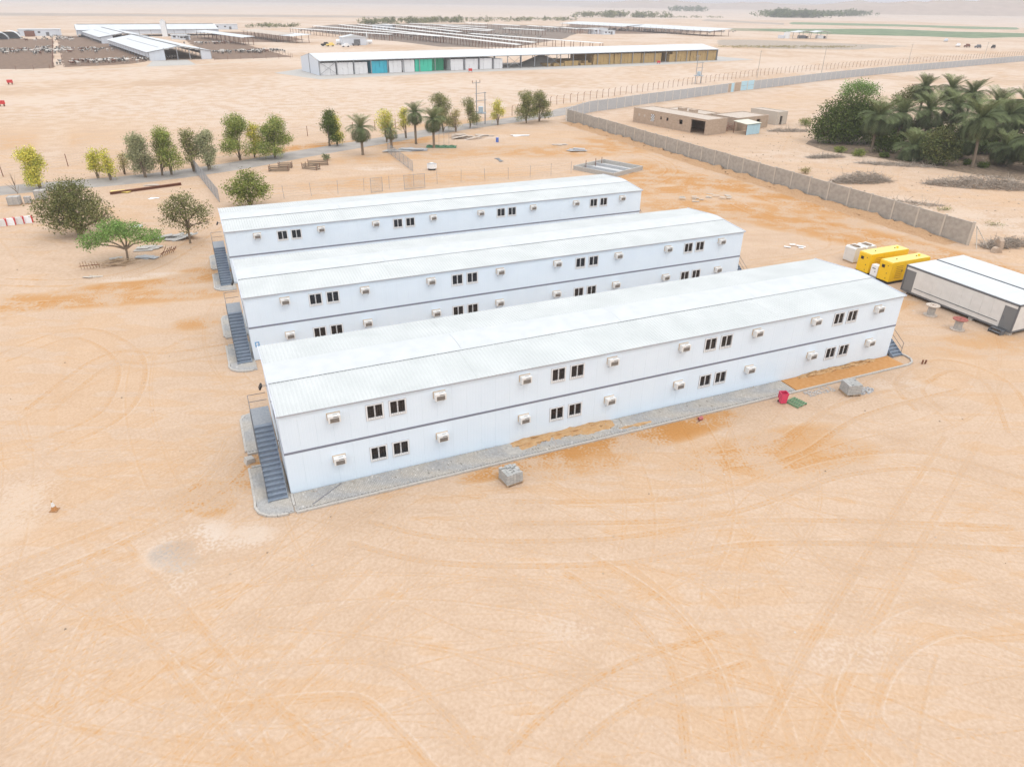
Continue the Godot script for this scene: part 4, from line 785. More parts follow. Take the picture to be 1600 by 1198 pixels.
# ---------------------------------------------------------------- walls and fences
func boundary():
	var pm := boxm(Vector3(0.16, 2.8, 3.62), Vector3(0, 1.4, 0)); var qm := boxm(Vector3(0.26, 2.92, 0.24), Vector3(0, 1.46, 0))
	var n := 28; var st := (126.3 - 18.9) / n
	var t := thing("boundary_wall", "long grey block wall along the orange yard, ending at a broken gap", "wall", P(84, 18.9), TH)
	for i in n + 1:
		part(t, "pier", qm, M.post, Vector3(0, 0, -st * i))
		if i < n: part(t, "wall_panel", pm, M.block, Vector3(rr(-0.01, 0.01), rr(-0.07, 0.04), -st * (i + 0.5)), Basis(Vector3.UP, rr(-0.004, 0.004)).scaled(Vector3(1, 1, (st - 0.24) / 3.62)))
	var tr := thing("wall_prop", "leaning pale timber prop at the wall's broken end", "prop", P(84, 18.3), TH)
	var b := MB.new(); b.bar(Vector3(0.2, 2.4, -0.3), Vector3(-0.4, 0, 0.9), 0.09, 0.09); part(tr, "pole", b.mesh(), M.post); b = MB.new(); b.bar(Vector3(0.1, 2.5, -0.3), Vector3(0.9, 0.05, 1.5), 0.09, 0.09); part(tr, "brace", b.mesh(), M.post)
	for q in [[86.2, 16.6, 1.3, "tall leaning slab of broken block wall"], [84.6, 15.6, 0.7, "low broken block lump near the wall end"], [87.5, 17.5, 0.9, "squat broken block lump by the brush"]]:
		b = MB.new(); b.prism([Vector2(-0.6, 0), Vector2(0.6, 0), Vector2(0.45, q[2] * 0.8), Vector2(0.1, q[2]), Vector2(-0.4, q[2] * 0.7)], -0.3, 0.3); solo("wall_fragment", q[3], "rubble", b.mesh(), M.mud, P(q[0], q[1]), TH + q[0])
	# the second wall, receding
	var path := smooth_path([P(84.3, 127.6), P(96.2, 137.8), P(106.8, 142.1), P(118.9, 147.6), P(133.1, 152.9), P(149.6, 159.3), P(169.3, 166.8), P(187, 172.4), P(233, 188.2), P(286.5, 203.6), P(342, 217), P(414, 234), P(520, 258)])
	var c := Curve3D.new()
	for p in path: c.add_point(p)
	t = thing("roadside_wall", "long pale grey block wall with a blue gate beside the road", "wall", P(84.3, 127.6), 0)
	var pitch := 4.0; var k := 0; var post2 := boxm(Vector3(0.24, 2.95, 0.24), Vector3(0, 1.47, 0)); var pan2 := boxm(Vector3(0.16, 2.75, pitch - 0.24), Vector3(0, 1.375, 0))
	var base := P(84.3, 127.6); var cl := mt(0.60, 0.56, 0.51, 0.9)
	while (k + 1) * pitch < c.get_baked_length():
		var a := c.sample_baked(k * pitch) - base; var d := c.sample_baked((k + 1) * pitch) - base; var yaw := atan2(d.x - a.x, d.z - a.z)
		part(t, "pier", post2, cl, a, Basis(Vector3.UP, yaw))
		if k == 24 or k == 25:
			var g := node(t, "gate_leaf", (a + d) / 2, Basis(Vector3.UP, yaw)); part(g, "sheet", boxm(Vector3(0.06, 2.9, pitch - 0.3), Vector3(0, 1.5, 0)), M.lightblue); part(g, "frame_bar", boxm(Vector3(0.1, 0.08, pitch - 0.3), Vector3(0, 1.5, 0)), M.galv)
		elif k == 22: part(t, "door_leaf", pan2, M.lightblue, (a + d) / 2, Basis(Vector3.UP, yaw).scaled(Vector3(0.8, 1, 0.4))); part(t, "wall_panel", boxm(Vector3(0.12, 2.7, pitch - 0.26), Vector3(0, 1.35, 0)), M.mud, (a + d) / 2 + Vector3(0.1, 0, -0.1), Basis(Vector3.UP, yaw))
		elif k == 23: part(t, "wall_panel", pan2, M.mud, (a + d) / 2, Basis(Vector3.UP, yaw))
		else: part(t, "wall_panel", pan2, M.block2, (a + d) / 2, Basis(Vector3.UP, yaw))
		k += 1
	wire_fence("line of rusty fence posts with bent tops beyond the roadside wall", [Vector3(-0.76, 0.00, -190.87), Vector3(9.40, 0.00, -210.35), Vector3(22.16, 0.00, -225.96), Vector3(40.97, 0.00, -247.91), Vector3(66.45, 0.00, -276.80), Vector3(104.62, 0.00, -316.42), Vector3(144.14, 0.00, -349.29), Vector3(190.30, 0.00, -385.05), Vector3(254.32, 0.00, -429.80), Vector3(339.08, 0.00, -492.71)], 3.3, 2.2, true)
	wire_fence("rusty wire fence along the far side of the road behind the trees", [Vector3(-84.57, 0.00, -110.85), Vector3(-82.45, 0.00, -118.37), Vector3(-78.38, 0.00, -123.15), Vector3(-72.47, 0.00, -130.68), Vector3(-62.56, 0.00, -140.59), Vector3(-53.08, 0.00, -149.58), Vector3(-43.93, 0.00, -157.93), Vector3(-29.77, 0.00, -167.46), Vector3(-16.19, 0.00, -178.96), Vector3(-0.76, 0.00, -190.87)], 5.2, 2.1, false)
	wire_fence("wire fence of thin grey posts behind the barracks", [Vector3(-37.49, 0.00, -101.77), Vector3(-27.49, 0.00, -106.84), Vector3(-17.47, 0.00, -111.45), Vector3(-10.71, 0.00, -114.87), Vector3(-0.37, 0.00, -118.15), Vector3(10.65, 0.00, -123.64)], 4.0, 2.0, false, true)
	chain_fence("grey chain-link fence running from the road to the barracks", Vector3(-55.01, 0.00, -122.81), Vector3(-42.57, 0.00, -101.18), 2.0)
	chain_fence("sagging chain-link fence beside the flattened sheets", Vector3(-24.51, 0.00, -140.19), Vector3(-17.48, 0.00, -123.21), 1.8)
	chain_fence("chain-link gate panel standing behind the barracks", Vector3(-21.86, 0.00, -107.90), Vector3(-20.25, 0.00, -108.80), 2.2); chain_fence("chain-link gate panel behind the barracks, nearer the concrete pit", Vector3(-17.09, 0.00, -110.19), Vector3(-14.06, 0.00, -111.61), 2.2)
	for q in [["wide", Vector3(-9.00, 0.00, -174.52), Vector3(-7.11, 0.00, -176.61), 9.6], ["far", Vector3(65.50, 0.00, -276.70), Vector3(68.06, 0.00, -279.22), 9.5]]:
		var t2 := thing("transformer_pole", "two-legged power pole with a transformer " + ("above the roadside trees" if q[0] == "wide" else "beside the bent-topped fence"), "power pole", q[1])
		var w: Vector3 = q[2] - q[1]; var h: float = q[3]
		for i in 2:
			b = MB.new(); b.tube(w * i, w * i + Vector3(0, h - i * 2.4, 0), 0.14, 0.10, 8); part(t2, "pole", b.mesh(), M.galv)
		for y in [h - 2.6, h - 4.2]:
			b = MB.new(); b.bar(Vector3(0, y, 0) - w * 0.15, w * 1.15 + Vector3(0, y, 0), 0.12, 0.12); part(t2, "cross_beam", b.mesh(), M.galv)
		b = MB.new(); b.bar(Vector3(0, h - 0.3, 0) - w.normalized() * 1.3, Vector3(0, h - 0.3, 0) + w.normalized() * 1.3, 0.12, 0.12); part(t2, "crossarm", b.mesh(), M.galv)
		for x in [-1.2, 0.0, 1.2]:
			b = MB.new(); b.tube(w.normalized() * x + Vector3(0, h - 0.2, 0), w.normalized() * x + Vector3(0, h + 0.3, 0), 0.09, 0.05, 6); part(t2, "insulator", b.mesh(), M.rust)
		part(t2, "transformer", boxm(Vector3(1.1, 1.3, 1.0), Vector3(0, 3.4, 0) + w * 0.5), mt(0.42, 0.5, 0.55, 0.5)); part(t2, "platform", boxm(Vector3(absf(w.x) + 0.6, 0.12, absf(w.z) + 0.6), Vector3(0, 2.68, 0) + w * 0.5), M.galv)
	for q in [[Vector3(126.53, 0.00, -316.18), 11], [Vector3(188.34, 0.00, -369.31), 10], [Vector3(254.83, 0.00, -420.34), 9], [Vector3(95.69, 0.00, -301.75), 10]]:
		var t3 := thing("power_pole", "slim single power pole with a crossarm along the receding wall", "power pole", q[0], 0.6, "power poles along the receding wall")
		b = MB.new(); b.tube(Vector3.ZERO, Vector3(0, q[1], 0), 0.16, 0.1, 8); part(t3, "pole", b.mesh(), M.post); b = MB.new(); b.bar(Vector3(-1.3, q[1] - 0.4, 0), Vector3(1.3, q[1] - 0.4, 0), 0.12, 0.12); part(t3, "crossarm", b.mesh(), M.post)
func wire_fence(label: String, pts: Array, gap: float, h: float, bent: bool, thin := false):
	var c := Curve3D.new()
	for p in smooth_path(pts): c.add_point(p)
	var o: Vector3 = pts[0]; var t := thing("wire_fence", label, "fence", o)
	var pm := MB.new(); pm.tube(Vector3.ZERO, Vector3(0, h, 0), 0.03 if thin else 0.07, 0.03 if thin else 0.06, 5)
	if bent: pm.tube(Vector3(0, h, 0), Vector3(0.3, h + 0.35, 0.2), 0.06, 0.05, 5)
	var m := pm.mesh(); var n := int(c.get_baked_length() / gap); var w := MB.new()
	for i in n + 1:
		var p := c.sample_baked(i * gap) - o
		part(t, "fence_post", m, M.galv if thin else M.rust, p, Basis(Vector3.FORWARD, rr(-0.05, 0.05)))
		if i < n:
			var q := c.sample_baked((i + 1) * gap) - o
			for k in 5: w.tube(p + Vector3(0, h * (k + 0.7) / 5.2, 0), q + Vector3(0, h * (k + 0.7) / 5.2, 0), 0.008, 0.008, 3, false)
	part(t, "wires", w.mesh(), M.galv)
func chain_fence(label: String, a: Vector3, b: Vector3, h: float):
	var t := thing("chain_fence", label, "fence", a); var d := b - a; var L := d.length(); var n := maxi(1, int(L / 3.0)); var x := d / L; var w := MB.new()
	for i in n + 1:
		var s := MB.new(); s.tube(x * L * i / n, x * L * i / n + Vector3(0, h, 0), 0.035, 0.035, 6); part(t, "fence_post", s.mesh(), M.galv)
	var s0 := -h
	while s0 < L:
		for k in [0, 1]:
			var u0 := maxf(s0, 0.0); var u1 := minf(s0 + h, L)
			if u1 > u0: w.tube(x * u0 + Vector3(0, (u0 - s0) if k == 0 else h - (u0 - s0), 0), x * u1 + Vector3(0, (u1 - s0) if k == 0 else h - (u1 - s0), 0), 0.006, 0.006, 3, false)
		s0 += 0.16
	part(t, "mesh_wires", w.mesh(), M.galv)
	for y in [0.06, h - 0.03]:
		var s := MB.new(); s.tube(Vector3(0, y, 0), d + Vector3(0, y, 0), 0.02, 0.02, 5); part(t, "rail", s.mesh(), M.galv)
# ---------------------------------------------------------------- trees
func leaves(b: MB, lobes: Array, count: int, size: float, cols: Array, clump: float, hang := 0.3, tint := 1.35):
	var vol := 0.0
	for l in lobes: vol += l[1].x * l[1].y * l[1].z
	for l in lobes:
		var n := int(count * l[1].x * l[1].y * l[1].z / vol); var per := 16
		for c in maxi(1, n / per):
			var dir := Vector3(rng.randfn(), rng.randfn(), rng.randfn()).normalized()
			var o: Vector3 = l[0] + dir * l[1] * pow(rng.randf(), 0.38); var shade := rr(0.75, 1.2)
			var base: Color = cols[rng.randi() % cols.size()]
			for i in per:
				var p := o + Vector3(rng.randfn(), rng.randfn() * 0.8, rng.randfn()) * clump
				var a := Vector3(rng.randfn(), rng.randfn() * 0.6 - hang, rng.randfn()).normalized(); var s := size * rr(0.6, 1.35)
				var w := a.cross(Vector3(rng.randfn(), rng.randfn(), rng.randfn())).normalized() * s * 0.32; var k := shade * rr(0.8, 1.2)
				b.col = Color(base.r * k * tint, base.g * k * tint, base.b * k * tint * 0.95)
				b.quad(p - a * s * 0.5, p + w, p + a * s * 0.5, p - w)
func limbs(b: MB, from: Vector3, lobes: Array, r: float, stems: int, spread: float):
	var starts := []
	if stems == 1 and lobes.size() > 3:
		var top := 0.0
		for l in lobes: top = maxf(top, l[0].y)
		b.tube(from, from + Vector3(0.15, top * 0.36, 0.05), r * 1.15, r, 8, false); from += Vector3(0.15, top * 0.34, 0.05); spread = 0.04
	for i in stems: starts.append(from + Vector3(rr(-1, 1), 0, rr(-1, 1)) * spread)
	for i in lobes.size():
		var l: Array = lobes[i]; var s: Vector3 = starts[i % stems]; var mid: Vector3 = Vector3(lerpf(s.x, l[0].x, 0.28), lerpf(s.y, l[0].y, 0.52), lerpf(s.z, l[0].z, 0.28)) + Vector3(rr(-0.12, 0.12), 0, rr(-0.12, 0.12)) * l[1].x
		b.tube(s, mid, r, r * 0.7, 6, false); b.tube(mid, l[0], r * 0.7, r * 0.35, 6, false)
		for k in 7:
			var d := Vector3(rng.randfn(), rng.randfn() * 0.6 + 0.3, rng.randfn()).normalized(); b.tube(mid.lerp(l[0], rr(0.2, 1.0)), l[0] + d * l[1] * rr(0.55, 0.95), r * 0.3, r * 0.08, 4, false)
const OLIVE := [Color(0.125, 0.13, 0.052), Color(0.16, 0.16, 0.066), Color(0.10, 0.11, 0.045), Color(0.19, 0.18, 0.085)]
const YELLOW := [Color(0.38, 0.34, 0.06), Color(0.30, 0.30, 0.055), Color(0.43, 0.37, 0.085), Color(0.24, 0.25, 0.06)]
const GREY := [Color(0.20, 0.205, 0.125), Color(0.25, 0.245, 0.15), Color(0.16, 0.17, 0.095)]
const GREEN := [Color(0.145, 0.175, 0.05), Color(0.18, 0.205, 0.06), Color(0.11, 0.14, 0.042), Color(0.215, 0.22, 0.07)]
const DARK := [Color(0.055, 0.078, 0.022), Color(0.075, 0.10, 0.028), Color(0.095, 0.115, 0.036)]
const BRIGHT := [Color(0.15, 0.235, 0.07), Color(0.18, 0.27, 0.085), Color(0.125, 0.20, 0.06)]
const DRY := [Color(0.30, 0.25, 0.14), Color(0.24, 0.21, 0.10), Color(0.34, 0.28, 0.17)]
func tree(called: String, label: String, at: Vector3, lobes: Array, cols: Array, count: int, size: float, r: float, stems: int, clump := 0.35, group := "") -> Node3D:
	var t := thing(called, label, "tree", at, 0.0, group)
	var b := MB.new(); limbs(b, Vector3.ZERO, lobes, r, stems, r * 2.5); part(t, "trunk", b.mesh(), M.bark)
	b = MB.new(); leaves(b, lobes, count, size, cols, clump, 0.3, 1.7 if called == "roadside_tree" else 1.35); part(t, "crown", b.mesh(true), M.leaf); return t
func lobeset(h: float, w: float, n: int, low := 0.35) -> Array:     # an uneven upright crown h high and w wide
	var o := []
	for i in n:
		var k := (i + 0.5) / n; var y := lerpf(h * low, h * 0.86, k); var a := rr(0, TAU); var off := w * 0.26 * (1.2 - k * 0.7)
		o.append([Vector3(cos(a) * off, y, sin(a) * off), Vector3(w * rr(0.14, 0.34), h * rr(0.09, 0.20), w * rr(0.14, 0.34))])
	return o
var frond_mesh := []
func make_fronds():
	for kind in 4:       # upright, arching, drooping, dead
		var b := MB.new(); var droop: float = [0.35, 0.75, 1.25, 1.7][kind]; var rise: float = [1.15, 0.7, 0.2, -0.5][kind]
		var pts := []; var ang := rise; var p := Vector3.ZERO
		for i in 15:
			pts.append(p); p += Vector3(cos(ang), sin(ang), 0) * 0.072; ang -= droop * 2.0 / 14.0
		var cols := [Color(0.185, 0.21, 0.095), Color(0.145, 0.175, 0.082), Color(0.13, 0.155, 0.075), Color(0.36, 0.27, 0.17)]
		for i in 14:
			b.col = cols[kind] * 1.25; b.tube(pts[i], pts[i + 1], 0.012 * (1.0 - i / 18.0), 0.012 * (1.0 - (i + 1) / 18.0), 4, false)
			if i < 1: continue
			for s in [-1.0, 1.0]:
				for q in 3:
					var o: Vector3 = pts[i].lerp(pts[i + 1], q / 3.0 + rr(-0.1, 0.1)); var f: Vector3 = (pts[i + 1] - pts[i]).normalized()
					var len := 0.34 * pow(sin(PI * clampf((i + q / 3.0) / 15.5, 0.08, 0.95)), 0.6)
					var tip := o + (f * 0.75 + Vector3(0, 0.25 - 0.25 * q / 3.0 - (0.5 if kind == 3 else 0.0), 0) + Vector3(0, 0, s * 0.8)).normalized() * len - Vector3(0, len * 0.22, 0)
					var k := rr(0.75, 1.25); b.col = Color(cols[kind].r * k, cols[kind].g * k, cols[kind].b * k)
					var m := o.lerp(tip, 0.5) + Vector3(0, 0.02, 0); var wd := f * 0.0055
					b.quad(o - wd, o + wd, m + wd * 1.3, m - wd * 1.3, Vector3.UP); b.face([m - wd * 1.3, m + wd * 1.3, tip], Vector3.UP)
		frond_mesh.append(b.mesh(true))
func palm(at: Vector3, h: float, fl: float, label: String, group: String, lean := 0.0, dead := 9, n := 46):
	fl *= 0.98
	var t := thing("date_palm", label, "palm", at, rr(0, TAU), group)
	var b := MB.new(); var p := Vector3.ZERO; var top := Vector3(lean * h, h, 0); var r := 0.24
	for i in 8:
		var q := Vector3(lean * h * pow((i + 1) / 8.0, 1.6), h * (i + 1) / 8.0, 0); b.tube(p, q, r * (1.25 if i == 0 else 1.06), r * 0.98, 9, false); p = q
	b.tube(top - Vector3(0, 0.5, 0), top + Vector3(0, 0.35, 0), 0.34, 0.2, 8); part(t, "trunk", b.mesh(), M.bark)
	for i in n:
		var k := float(i) / n; var kind := 0 if k < 0.22 else (1 if k < 0.58 else 2)
		part(t, "frond", frond_mesh[kind], M.leaf, top, Basis(Vector3.UP, i * 2.399 + rr(-0.2, 0.2)) * Basis(Vector3.BACK, rr(-0.16, 0.16)) * Basis.from_scale(Vector3.ONE * fl * rr(0.85, 1.1)))
	for i in dead: part(t, "dry_frond", frond_mesh[3], M.leaf, top - Vector3(0, 0.35, 0), Basis(Vector3.UP, i * 2.1 + rr(-0.3, 0.3)) * Basis(Vector3.BACK, rr(-0.25, 0.1)) * Basis.from_scale(Vector3.ONE * fl * rr(0.65, 0.9)))
func sticks(called: String, label: String, at: Vector3, rx: float, rz: float, yaw: float, n: int, h: float):
	var b := MB.new()
	for i in n:
		var a := rr(0, TAU); var r := sqrt(rng.randf()); var o := Vector3(cos(a) * rx * r, 0, sin(a) * rz * r); var y := h * (1.0 - r * r) * rng.randf() + 0.05
		var d := Vector3(rng.randfn(), rng.randfn() * 0.25 + (0.5 if i % 4 == 0 else 0.0), rng.randfn() * 0.7).normalized() * rr(0.4, 1.3); var k := rr(0.6, 1.3); b.col = Color(0.42 * k, 0.355 * k, 0.295 * k)
		b.tube(o + Vector3(0, y, 0), o + Vector3(0, y, 0) + Vector3(d.x, maxf(d.y, -y * 0.8), d.z), 0.035, 0.015, 3, false)
	var o2 := part(self, called, b.mesh(true), M.vc, at, Basis(Vector3.UP, yaw)); tag(o2, label, "brush pile", "", "stuff")
func shrub(at: Vector3, w: float, h: float, cols: Array, label: String, count := 900, size := 0.16):
	var t := thing("shrub", label, "shrub", at); var lobes := [[Vector3(0, h * 0.45, 0), Vector3(w * 0.4, h * 0.4, w * 0.4)], [Vector3(w * 0.22, h * 0.55, 0.1), Vector3(w * 0.25, h * 0.4, w * 0.25)], [Vector3(-w * 0.2, h * 0.4, -0.1), Vector3(w * 0.28, h * 0.35, w * 0.28)]]
	var b := MB.new(); limbs(b, Vector3.ZERO, lobes, 0.03, 3, 0.05); part(t, "stem", b.mesh(), M.bark); b = MB.new(); leaves(b, lobes, count, size, cols, w * 0.09, 0.0); part(t, "foliage", b.mesh(true), M.leaf)
func planting():
	make_fronds()
	# the four trees on the open yard
	tree("thorn_tree", "broad dense olive tree on the yard, its crown reaching near the ground", Vector3(-53.87, 0.00, -84.95), [[Vector3(0, 3.9, 0), Vector3(3.1, 2.2, 3.1)], [Vector3(-2.1, 3.3, 0.6), Vector3(2.3, 1.8, 2.4)], [Vector3(2.1, 3.1, 0.3), Vector3(2.4, 1.7, 2.4)], [Vector3(0.2, 5.5, 0), Vector3(2.2, 1.5, 2.2)], [Vector3(-1.4, 1.9, 1.2), Vector3(1.8, 1.2, 1.8)], [Vector3(3.9, 2.3, 0.8), Vector3(1.6, 0.9, 1.5)], [Vector3(1.1, 1.9, 1.5), Vector3(1.7, 1.2, 1.5)]], OLIVE, 15000, 0.20, 0.2, 3, 0.34)
	tree("acacia_tree", "flat-topped bright green acacia shading timber scraps", Vector3(-43.11, 0.00, -75.09), [[Vector3(0, 3.5, 0), Vector3(2.4, 0.75, 2.3)], [Vector3(-2.5, 2.7, 0.2), Vector3(2.0, 0.6, 1.9)], [Vector3(2.6, 3.0, 0.1), Vector3(2.0, 0.6, 1.8)], [Vector3(-0.8, 4.1, -0.2), Vector3(1.5, 0.5, 1.5)], [Vector3(-3.6, 2.15, 0.5), Vector3(1.2, 0.45, 1.2)], [Vector3(3.8, 2.7, 0.6), Vector3(1.1, 0.45, 1.0)]], BRIGHT, 9000, 0.16, 0.11, 1, 0.26)
	tree("thorn_tree", "loose olive tree with a bare trunk beside sheet debris", Vector3(-38.92, 0.00, -81.84), [[Vector3(-0.6, 4.3, 0), Vector3(1.9, 1.4, 1.7)], [Vector3(1.6, 3.9, 0), Vector3(1.7, 1.1, 1.5)], [Vector3(-1.6, 3.0, 0.3), Vector3(1.3, 0.9, 1.2)], [Vector3(0.3, 5.3, 0), Vector3(1.3, 0.8, 1.2)], [Vector3(2.3, 2.7, 0.4), Vector3(1.0, 0.6, 0.9)], [Vector3(0.2, 2.2, 0.2), Vector3(1.1, 0.9, 1.0)]], OLIVE, 5200, 0.18, 0.12, 1, 0.30)
	tree("leafy_tree", "dark green tree rising behind the farthest barrack roof end", Vector3(-37.51, 0.00, -99.60), [[Vector3(0, 2.9, 0), Vector3(2.5, 1.6, 2.2)], [Vector3(1.9, 2.3, 0), Vector3(1.7, 1.2, 1.6)], [Vector3(-1.9, 2.3, 0), Vector3(1.7, 1.3, 1.6)], [Vector3(0.2, 4.4, 0), Vector3(1.3, 0.8, 1.2)], [Vector3(-0.7, 1.3, 0.6), Vector3(1.9, 1.0, 1.5)]], GREEN, 6500, 0.22, 0.12, 3, 0.32)
	# roadside row: base, height, width, colours, leaf count, label
	var rows := [[Vector3(-73.13, 0.00, -108.82), 6.6, 4.0, YELLOW, 2600, 5, 0.3, "tall yellow-green tree by the road near the grey crates"], [Vector3(-67.65, 0.00, -115.29), 4.6, 2.7, YELLOW, 1000, 3, 0.5, "small bright yellow sapling with a bare stem"], [Vector3(-65.16, 0.00, -114.49), 4.6, 2.0, YELLOW, 700, 3, 0.45, "thin yellowish sapling between sapling and dry bush"], [Vector3(-64.79, 0.00, -118.78), 3.6, 2.2, DRY, 420, 3, 0.5, "sparse dry brown sapling by the road"],
		[Vector3(-60.36, 0.00, -116.59), 7.2, 4.6, GREY, 4200, 6, 0.32, "rounded grey-green tree with many stems by the road"], [Vector3(-58.32, 0.00, -118.13), 6.4, 3.2, OLIVE, 1100, 4, 0.42, "thin olive tree leaning against a taller one"], [Vector3(-57.07, 0.00, -118.68), 8.3, 4.0, GREEN, 2600, 5, 0.5, "tall green tree with its leaves only at the top"], [Vector3(-54.40, 0.00, -121.31), 7.4, 2.8, OLIVE, 1300, 4, 0.5, "narrow olive tree beside the grey bush tree"], [Vector3(-52.42, 0.00, -122.95), 7.0, 3.9, GREY, 2900, 5, 0.3, "wide grey bushy tree near the chain-link fence"],
		[Vector3(-50.05, 0.00, -131.34), 8.1, 6.0, GREEN, 4200, 6, 0.42, "big green forked tree with pale forked stems"], [Vector3(-48.18, 0.00, -133.82), 6.6, 3.2, YELLOW, 1300, 4, 0.4, "yellow-green tree squeezed between two big green trees"], [Vector3(-44.44, 0.00, -134.03), 7.2, 6.6, GREEN, 5200, 6, 0.3, "wide drooping green tree beside the forked tree"], [Vector3(-37.19, 0.00, -146.22), 7.2, 4.4, DARK, 3800, 5, 0.36, "dark green upright tree standing alone by the road"], [Vector3(-35.82, 0.00, -147.01), 6.0, 2.4, YELLOW, 900, 3, 0.4, "slim yellow tree touching the dark green tree"],
		[Vector3(-26.55, 0.00, -151.23), 6.6, 4.0, YELLOW, 1500, 4, 0.45, "yellow-green tree behind the small palm"], [Vector3(-23.24, 0.00, -156.06), 6.8, 2.6, YELLOW, 800, 3, 0.6, "yellow treetop just behind the tallest roadside palm"], [Vector3(-16.13, 0.00, -164.84), 8.2, 6.2, OLIVE, 3600, 6, 0.35, "large olive tree behind the pair of palms"], [Vector3(-13.27, 0.00, -165.03), 5.4, 3.0, DRY, 800, 4, 0.35, "half-dry tree between palms and power pole"], [Vector3(-10.29, 0.00, -170.64), 6.8, 4.0, OLIVE, 1900, 4, 0.42, "olive tree touching the transformer pole"], [Vector3(-4.03, 0.00, -175.85), 6.2, 3.4, YELLOW, 1100, 4, 0.42, "sparse pale tree beyond the transformer pole"], [Vector3(2.71, 0.00, -179.32), 7.6, 6.0, OLIVE, 3800, 6, 0.4, "olive tree with hanging twigs near the wall corner"], [Vector3(6.04, 0.00, -181.61), 7.4, 5.2, OLIVE, 3200, 6, 0.4, "greyish tree nearest the wall corner"]]
	for r in rows:
		var lb := lobeset(r[1], r[2], r[5] + 4, r[6] * 0.55)
		tree("roadside_tree", r[7], r[0], lb, r[3], int(r[4] * 2.6), 0.21, 0.07, mini(4, r[5]), 0.36, "trees lining the road")
	var bare := thing("bare_sapling", "leafless dead sapling by the road near the grey crates", "tree", Vector3(-74.02, 0.00, -104.71)); var b := MB.new()
	for i in 9: b.tube(Vector3(0, 0.2 * i, 0), Vector3(rr(-1, 1), 1.2 + 0.25 * i, rr(-0.8, 0.8)), 0.05, 0.012, 4, false)
	part(bare, "trunk", b.mesh(), M.bark)
	palm(Vector3(-28.80, 0.00, -137.38), 4.6, 3.1, "roadside date palm with a brown skirt, beside the sprouting palm", "roadside palms", 0.02, 22)
	palm(Vector3(-24.50, 0.00, -144.89), 3.3, 2.4, "short roadside date palm with dry drooping fronds", "roadside palms", 0.03, 18, 22); palm(Vector3(-20.22, 0.00, -149.41), 5.9, 2.9, "tallest roadside date palm on a bare trunk", "roadside palms", 0.0, 14); palm(Vector3(-16.13, 0.00, -145.39), 5.2, 3.1, "roadside date palm standing over green netting", "roadside palms", -0.02, 18)
	shrub(Vector3(-34.50, 0.00, -132.20), 1.6, 1.5, GREY, "small spiky palm sprout near the steel frames", 300, 0.3)
	# the palm grove
	tree("grove_tree", "huge dense dark green tree at the grove's edge", Vector3(70.66, 0.00, -157.30), [[Vector3(0, 4.6, 0), Vector3(4.6, 3.6, 4.2)], [Vector3(-3.6, 3.4, 1.0), Vector3(3.3, 3.2, 3.2)], [Vector3(3.4, 4.4, 0), Vector3(3.4, 3.3, 3.2)], [Vector3(0.5, 7.4, -0.6), Vector3(3.4, 2.4, 3.2)], [Vector3(-5.4, 2.0, 1.6), Vector3(2.2, 1.9, 2.2)], [Vector3(-2.0, 2.0, 2.6), Vector3(3.0, 1.9, 2.2)], [Vector3(2.4, 2.2, 2.4), Vector3(3.0, 2.0, 2.2)], [Vector3(6.4, 4.6, -1.0), Vector3(3.6, 3.4, 3.2)], [Vector3(-3.4, 6.2, 0), Vector3(2.8, 2.2, 2.6)], [Vector3(4.4, 7.2, -1), Vector3(2.8, 2.0, 2.6)], [Vector3(-6.2, 3.4, 1.0), Vector3(2.0, 2.2, 2.0)], [Vector3(6.4, 2.2, 1.2), Vector3(3.2, 2.2, 2.4)]], DARK, 27000, 0.34, 0.28, 3, 0.55)
	tree("grove_tree", "light green feathery treetop above the dark grove tree", Vector3(78.84, 0.00, -172.14), [[Vector3(-1.0, 9.6, 0), Vector3(3.2, 1.5, 2.6)], [Vector3(1.8, 8.8, 0), Vector3(2.8, 1.3, 2.4)], [Vector3(-3.0, 8.6, 0), Vector3(2.0, 1.2, 2.0)]], BRIGHT, 3600, 0.3, 0.2, 2, 0.45)
	tree("grove_tree", "drooping olive green bush tree among the palms", Vector3(78.68, 0.00, -134.88), [[Vector3(0, 4.4, 0), Vector3(2.6, 2.2, 2.4)], [Vector3(-1.6, 3.0, 0.4), Vector3(2.0, 2.4, 2.0)], [Vector3(1.7, 2.8, 0.3), Vector3(2.0, 2.4, 2.0)], [Vector3(0, 1.7, 0.8), Vector3(2.8, 1.6, 2.0)]], [Color(0.10, 0.115, 0.045), Color(0.075, 0.09, 0.036), Color(0.13, 0.13, 0.055)], 9000, 0.3, 0.2, 3, 0.42)
	tree("grove_tree", "olive tree between the first two tall palms", Vector3(92.92, 0.00, -177.80), [[Vector3(0, 6.8, 0), Vector3(2.6, 2.2, 2.4)], [Vector3(-2.4, 6.0, 0), Vector3(2.0, 1.8, 2.0)], [Vector3(1.0, 8.4, 0), Vector3(1.8, 1.4, 1.8)]], OLIVE, 4200, 0.3, 0.2, 2, 0.45)
	palm(Vector3(71.45, 0.00, -145.78), 6.6, 4.4, "date palm with a clear leaning trunk before the dark tree", "palms of the grove", 0.10, 8, 62); palm(Vector3(83.69, 0.00, -131.72), 8.2, 4.9, "tall date palm with a thick bare leaning trunk", "palms of the grove", 0.12, 10, 64)
